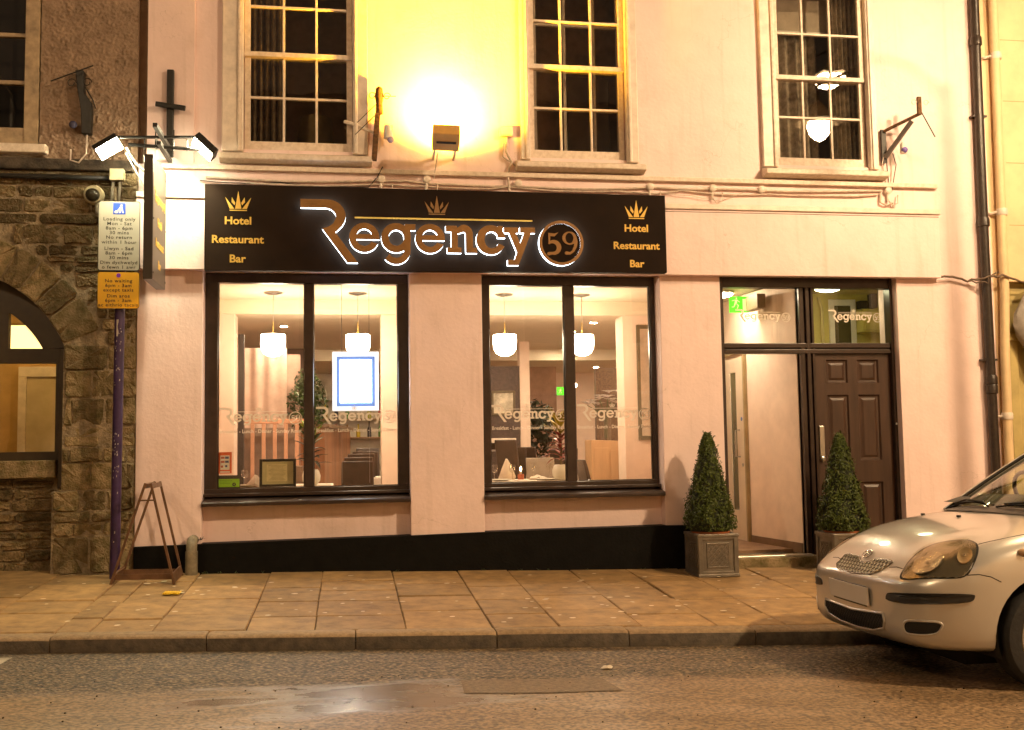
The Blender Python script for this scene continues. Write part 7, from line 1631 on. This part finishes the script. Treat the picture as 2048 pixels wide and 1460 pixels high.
# grille
GR = [(-0.275, 0.600), (-0.292, 0.651), (-0.261, 0.660), (-0.10, 0.653), (-0.055, 0.636), (0.0, 0.626), (0.055, 0.636), (0.10, 0.653), (0.261, 0.660), (0.292, 0.651), (0.255, 0.600), (0.21, 0.580), (0.0, 0.571), (-0.21, 0.580)]
GR = [(v, 0.622 + (z - 0.622) * 1.28) for v, z in GR]
GR3 = [(0.08, v, z) for v, z in GR]
gr_ = patch('grille', GR3, D(-1, 0, 0.25), mat('grille_black', (0.01, 0.01, 0.01), 0.5), 0.002)
fw = D(1, 0, -0.2)
surf_line(GR3 + [GR3[0]], fw, 0.006, 'surround', mat('dark_chrome', (0.25, 0.22, 0.18), 0.25, 0.9), 0.002, 3, gr_, 6)
def in_poly(v, z, poly):
    c = False
    for i in range(len(poly)):
        a, b = poly[i - 1], poly[i]
        if (a[1] > z) != (b[1] > z) and v < (b[0] - a[0]) * (z - a[1]) / (b[1] - a[1]) + a[0]: c = not c
    return c
def lattice(poly, step, slope, r, name, m, parent, d, u0, lift=0.004):
    b = MB(); v0, v1 = min(p[0] for p in poly), max(p[0] for p in poly); z0, z1 = min(p[1] for p in poly), max(p[1] for p in poly)
    for sgn in (1, -1):
        c = v0 - (z1 - z0) / slope
        while c < v1 + (z1 - z0) / slope:
            run = []; 
            for k in range(25):
                z = z0 + (z1 - z0) * k / 24; v = c + sgn * (z - z0) / slope
                if in_poly(v, z, poly):
                    h, hn = on_body(Vector(car_w(u0, v, z)), d)
                    if h: run.append(h + hn * (lift + 0.001 * sgn))
                else:
                    if len(run) > 1: b.tube(run, r, 4)
                    run = []
            if len(run) > 1: b.tube(run, r, 4)
            c += step
    return b.build(name, m, parent, smooth=True)
lattice(GR, 0.036, 1.25, 0.0036, 'mesh', mat('grille_silver', (0.62, 0.56, 0.46), 0.3, 0.5), gr_, fw, 0.08)
# emblem: three ovals
em = MB(); h, hn = on_body(Vector(car_w(0.13, -0.03, 0.678)), fw)
zup = (Vector((0, 0, 1)) - hn * hn.z).normalized(); sd1 = zup.cross(hn)
def oval(a, b_, oz, r):
    pts = [h + hn * 0.008 + sd1 * a * math.cos(2 * PI * i / 28) + zup * (oz + b_ * math.sin(2 * PI * i / 28)) for i in range(29)]
    em.tube(pts, r, 6)
oval(0.048, 0.033, 0, 0.0042); oval(0.030, 0.012, 0.017, 0.0034); oval(0.0125, 0.031, 0.0, 0.0034)
em.build('emblem', chrome, CAR, smooth=True)
# number plate (blank)
pc = Vector(car_w(-0.012, -0.015, 0.455))
npl = MB().obox(pc, (0.004, 0, 0), (0, 0.245, 0), (-0.004, 0, 0.054)).build('number_plate', mat('plate_white', (0.66, 0.61, 0.54), 0.45, var=0.02), CAR, bevel=0.003)
MB().obox(pc + Vector((0.008, 0.0, -0.004)), (0.006, 0, 0), (0, 0.20, 0), (0, 0, 0.058)).build('plate_holder', blk_plastic, npl)
# lower intake
IN = [(-0.36, 0.372), (0.0, 0.352), (0.36, 0.372), (0.372, 0.33), (0.345, 0.285), (0.20, 0.252), (0.0, 0.243), (-0.20, 0.252), (-0.345, 0.285), (-0.372, 0.33)]
ig = patch('lower_intake', [(0.02, v, z) for v, z in IN], D(-1, 0, -0.15), mat('intake_black', (0.006, 0.006, 0.006), 0.6), 0.002)
lattice(IN, 0.03, 0.9, 0.0016, 'mesh', blk_plastic, ig, D(1, 0, 0.05), 0.02, 0.003)
surf_line([(0.02, v, z) for v, z in IN + IN[:1]], D(1, 0, 0.05), 0.008, 'surround', car_paint, 0.001, 4, ig, 8)
STR = [(0.006, 0.406, 0.482), (0.009, 0.44, 0.501), (0.131, 0.695, 0.519), (0.306, 0.779, 0.524), (0.314, 0.781, 0.510), (0.295, 0.776, 0.478), (0.185, 0.733, 0.465), (0.006, 0.403, 0.443)]
FOG = [(0.029, 0.541, 0.353), (0.063, 0.625, 0.361), (0.153, 0.713, 0.365), (0.142, 0.701, 0.317), (0.118, 0.68, 0.293), (0.056, 0.595, 0.282), (0.035, 0.534, 0.286)]
for sg in (1, -1):
    patch('bumper_strip', [(u, v * sg, z) for u, v, z in STR], D(-0.75, 0.66 * sg, 0), blk_plastic, 0.007, thick=0.012, rnd=2, cuts=3)
    fg = patch('fog_recess', [(u, v * sg, z) for u, v, z in FOG], D(-0.8, 0.6 * sg, 0), MATS['intake_black'], 0.002, rnd=2, cuts=3)
    f3 = [(u, v * sg, z) for u, v, z in scaled(FOG, 1.04)]
    for _ in range(2): f3 = [tuple(a[i] + (b[i] - a[i]) * t_ for i in range(3)) for a, b in zip(f3, f3[1:] + f3[:1]) for t_ in (0.25, 0.75)]
    surf_line(f3 + f3[:1], D(0.8, -0.6 * sg, 0), 0.007, 'surround', car_paint, 0.0, 4, fg, 8)
# shut lines
dn = D(0.25, 0, -1)
for sg in (1, -1):
    surf_line([(0.085, 0.30 * sg, 0.63), (0.10, 0.36 * sg, 0.635), (0.10, 0.43 * sg, 0.63)], D(1, 0, -0.6), 0.0028, 'bonnet_gap', gap_m, -0.0005)
    surf_line([(0.425, 0.665 * sg, 0.785), (0.55, 0.695 * sg, 0.82), (0.707, 0.708 * sg, 0.845), (0.95, 0.712 * sg, 0.88), (1.08, 0.70 * sg, 0.9)], D(0, -0.5 * sg, -1), 0.0028, 'bonnet_gap', gap_m, -0.0005)
    surf_line([(0.285, 0.762 * sg, 0.623), (0.345, 0.782 * sg, 0.629), (0.405, 0.797 * sg, 0.617), (0.458, 0.807 * sg, 0.59)], D(0.4, -1 * sg, 0), 0.0028, 'bumper_gap', gap_m, -0.0005)
    surf_line([(1.12, 0.83 * sg, 0.86), (1.14, 0.83 * sg, 0.6), (1.16, 0.83 * sg, 0.26)], D(0, -1 * sg, 0), 0.003, 'door_gap', gap_m, -0.0005)
    h, hn = on_body(Vector(car_w(0.605, 0.80 * sg, 0.748)), D(0, -1 * sg, 0))
    MB().ball(h + hn * 0.002, 0.034, 14, 8, 0.62).build('side_repeater', mat('repeater_lens', (0.55, 0.36, 0.2), 0.15), CAR, smooth=True)
# windscreen, roof and cabin
def bez(a, b, t): return a + (b - a) * t
def ws(v, t):
    hw = bez(0.66, 0.535, t); vv = v * hw
    u = bez(0.935, 1.66, t) + bez(0.13, 0.07, t) * v * v; z = bez(0.955, 1.405, t) + 0.03 * math.sin(PI * t) * 0.4 - 0.03 * v * v
    return car_w(u, vv, z)
nv, nt = 12, 8
gr = [[ws(-1 + 2 * i / nv, j / nt) for i in range(nv + 1)] for j in range(nt + 1)]
MB().ring(gr, close_u=False, cap=False).build('windscreen', glass_mat('screen_glass', (0.86, 0.90, 0.80), 1.3, 0.0, 0.05), CAR, smooth=True)
for sg in (1, -1):
    P = [Vector(ws(sg * 1.0, j / 10)) for j in range(11)]
    MB().tube(P, [0.030] * 11, 8).build('pillar', car_paint, CAR, smooth=True)
    Q = [Vector(ws(sg * 0.965, j / 10)) + Vector((-0.004, 0, 0.012)) for j in range(11)]
    MB().tube(Q, 0.012, 6).build('screen_seal', gap_m, CAR, smooth=True)
MB().tube([Vector(ws(-1 + 2 * i / 12, 1.0)) for i in range(13)], 0.028, 8).build('header_rail', car_paint, CAR, smooth=True)
rf_ = []
for u, z, hw in ((1.66, 1.405, 0.535), (1.9, 1.455, 0.55), (2.3, 1.475, 0.56), (2.8, 1.455, 0.555), (3.2, 1.39, 0.53), (3.34, 1.33, 0.51)):
    rf_.append([car_w(u + 0.05 * (i / 5 - 1) ** 2, hw * (i / 5 - 1), z - 0.035 * (i / 5 - 1) ** 2) for i in range(11)] + [car_w(u + 0.05 * (i / 5 - 1) ** 2, hw * (i / 5 - 1) * 0.96, z - 0.03 - 0.035 * (i / 5 - 1) ** 2) for i in range(10, -1, -1)])
MB().ring(rf_).build('roof', car_paint, CAR, smooth=40)
sgl = glass_mat('side_glass', (0.80, 0.85, 0.76), 1.2)
for sg in (1, -1):
    for (a, b_) in ((1.12, 2.05), (2.10, 3.0)):
        def sp_(u, t):
            hw = bez(0.765, 0.56, t); return car_w(u + (0.0 if a > 2 else bez(0, 0.0, t)), sg * hw, bez(0.945, 1.38 + 0.03 * math.sin((u - 1.2) * 1.6), t))
        ua, ub = a, b_
        quad = [[sp_(bez(ua + (0.58 * t if a < 2 else 0), ub + (0.0 if a < 2 else 0.12 * t), i / 6), t) for i in range(7)] for t in (0, 0.33, 0.66, 1)]
        MB().ring(quad, close_u=False, cap=False).build('side_window', sgl, CAR, smooth=True)
    MB().tube([car_w(2.07, sg * 0.765, 0.93), car_w(2.07, sg * 0.66, 1.2), car_w(2.07, sg * 0.56, 1.41)], 0.035, 8).build('pillar', car_paint, CAR, smooth=True)
    MB().tube([car_w(3.02, sg * 0.765, 0.93), car_w(3.10, sg * 0.66, 1.2), car_w(3.22, sg * 0.54, 1.36)], 0.06, 8).build('pillar', car_paint, CAR, smooth=True)
    MB().tube([car_w(1.66, sg * 0.56, 1.37), car_w(2.2, sg * 0.575, 1.425), car_w(2.8, sg * 0.57, 1.41), car_w(3.25, sg * 0.53, 1.34)], 0.022, 8).build('cant_rail', car_paint, CAR, smooth=True)
    mir = MB().ball(car_w(1.45 if sg < 0 else 1.30, sg * 0.90, 1.0), 0.10, 14, 8, 0.7).build('door_mirror', car_paint, CAR, smooth=True)
rw = [[car_w(bez(3.36, 3.52, t) - 0.06 * v * v, v * bez(0.50, 0.62, t), bez(1.33, 0.95, t)) for v in (-1, -0.5, 0, 0.5, 1)] for t in (0, 0.5, 1)]
MB().ring(rw, close_u=False, cap=False).build('rear_window', sgl, CAR, smooth=True)
# scuttle, wipers, interior
def top_z(u, v):
    h, n_ = on_body(Vector(car_w(u, v, 1.0)), (0, 0, -1)); return h
sc = [[top_z(u + 0.10 * (i / 6 - 1) ** 2, 0.56 * (i / 6 - 1)) + Vector((0, 0, 0.006 + dz)) for i in range(13)] for u, dz in ((0.835, 0.0), (0.88, 0.006), (0.97, 0.012))]
MB().ring(sc, close_u=False, cap=False).build('scuttle_panel', blk_plastic, CAR, smooth=True)
for v0, v1, t1 in ((-0.52, 0.02, 0.055), (0.10, 0.60, 0.045)):
    P = [Vector(ws(bez(v0, v1, k / 8) / 0.66, 0.01 + t1 * math.sin(PI * k / 8) ** 0.7)) + Vector((-0.012, 0, 0.018)) for k in range(9)]
    w1 = MB().tube(P, 0.006, 6).build('wiper', gap_m, CAR, smooth=True)
    MB().tube([P[1] + Vector((-.008, 0, .012)), (P[2] + P[5]) / 2 + Vector((-0.012, 0, 0.022)), P[7] + Vector((-.008, 0, .01))], 0.008, 6).build('wiper_arm', iron, w1, smooth=True)
for u, v in ((0.745, -0.42), (0.69, 0.075)):
    h = top_z(u, v); MB().obox(h + Vector((0, 0, 0.005)), (0.012, 0, 0), (0, 0.008, 0), (0, 0, 0.006)).build('washer_jet', gap_m, CAR, bevel=0.002)
dash_m = mat('dash_plastic', (0.05, 0.045, 0.04), 0.7)
MB().ring([[car_w(u, v, z) for v in (-0.62, -0.3, 0.3, 0.62)] for u, z in ((1.02, 0.992), (1.15, 1.03), (1.4, 1.05), (1.48, 1.0), (1.5, 0.99))], close_u=False, cap=False).build('dashboard', dash_m, CAR, smooth=True)
MB().ring([[car_w(u, v, 0.993) for v in (-0.7, 0.7)] for u in (1.49, 3.2)], close_u=False, cap=False).build('cabin_floor', dash_m, CAR)
MB().tube([Vector(car_w(1.50 - 0.05 * math.sin(a), -0.34 + 0.17 * math.cos(a), 1.06 + 0.14 * math.sin(a))) for a in [i * PI / 12 for i in range(25)]], 0.014, 6).build('steering_wheel', dash_m, CAR, smooth=True)
for v in (-0.34, 0.34):
    MB().box(*[c for pr in zip(car_w(1.95, v + 0.23, 0.99), car_w(2.12, v - 0.23, 1.32)) for c in pr]).build('seat_back', dash_m, CAR, bevel=0.04)
    MB().box(*[c for pr in zip(car_w(2.05, v + 0.12, 1.32), car_w(2.15, v - 0.12, 1.42)) for c in pr]).build('head_restraint', dash_m, CAR, bevel=0.03)
# wheels
tyre_m = mat('tyre_rubber', (0.018, 0.017, 0.016), 0.7, var=0.2, vscale=30, bump=0.3)
rim_m = mat('wheel_trim_silver', (0.50, 0.45, 0.38), 0.32, 0.7, var=0.06)
def wheel(u, sg):
    c = Vector(car_w(u, 0.80 * sg, 0.285)); s_ = -sg               # outward = -sg * Y  (v>0 is -Y)
    t = MB().lathe([(0.19, 0.02 * s_ * -1), (0.195, 0.004 * s_), (0.225, 0.012 * s_), (0.265, 0.006 * s_), (0.283, -0.015 * s_), (0.286, -0.05 * s_), (0.286, -0.13 * s_), (0.275, -0.165 * s_), (0.20, -0.175 * s_)], c, 48, 'y').build('wheel', tyre_m, CAR, smooth=40)
    MB().lathe([(0.193, -0.004 * s_), (0.186, 0.004 * s_), (0.172, -0.004 * s_), (0.166, -0.02 * s_), (0.16, -0.06 * s_), (0.01, -0.062 * s_)], c, 48, 'y').build('rim', mat('rim_dark', (0.04, 0.035, 0.03), 0.5), t, smooth=40)
    MB().lathe([(0.194, -0.006 * s_), (0.188, 0.006 * s_), (0.170, 0.0), (0.168, -0.02 * s_)], c, 48, 'y').build('trim_ring', rim_m, t, smooth=40)
    for k in range(7):
        a = 2 * PI * k / 7 + 0.25; ra = Vector((math.cos(a), 0, math.sin(a))); ta = Vector((-math.sin(a), 0, math.cos(a)))
        y1 = Vector((0, s_, 0))
        rg_ = []
        for rr, hw, yy in ((0.03, 0.022, -0.006), (0.08, 0.030, -0.002), (0.13, 0.034, -0.004), (0.176, 0.040, -0.010)):
            p_ = c + ra * rr + y1 * yy
            rg_.append([p_ - ta * hw, p_ - ta * hw * 0.6 + y1 * 0.008, p_ + ta * hw * 0.6 + y1 * 0.008, p_ + ta * hw, p_ - y1 * 0.02])
        MB().ring(rg_).build('spoke', rim_m, t, smooth=40)
    MB().lathe([(0.045, -0.004 * s_), (0.042, 0.008 * s_), (0.030, 0.013 * s_), (0.001, 0.014 * s_)], c, 20, 'y').build('hub_cap', rim_m, t, smooth=40)
for u in (0.755, 3.06):
    for sg in (1, -1):
        wheel(u, sg)
        ln = MB(); n = 28
        rg_ = [[car_w(u + r0 * math.cos(PI * 1.25 * i / n - 0.39), v * sg, 0.30 + r0 * math.sin(PI * 1.25 * i / n - 0.39)) for i in range(n + 1)] for v, r0 in ((0.505, 0.02), (0.505, 0.325), (0.80, 0.330))]
        ln.ring(rg_, close_u=False, cap=False).build('arch_liner', gap_m, CAR, smooth=30)
MB().box(*[c for pr in zip(car_w(0.45, 0.45, 0.17), car_w(3.3, -0.45, 0.20)) for c in pr]).build('underbody', gap_m, CAR)
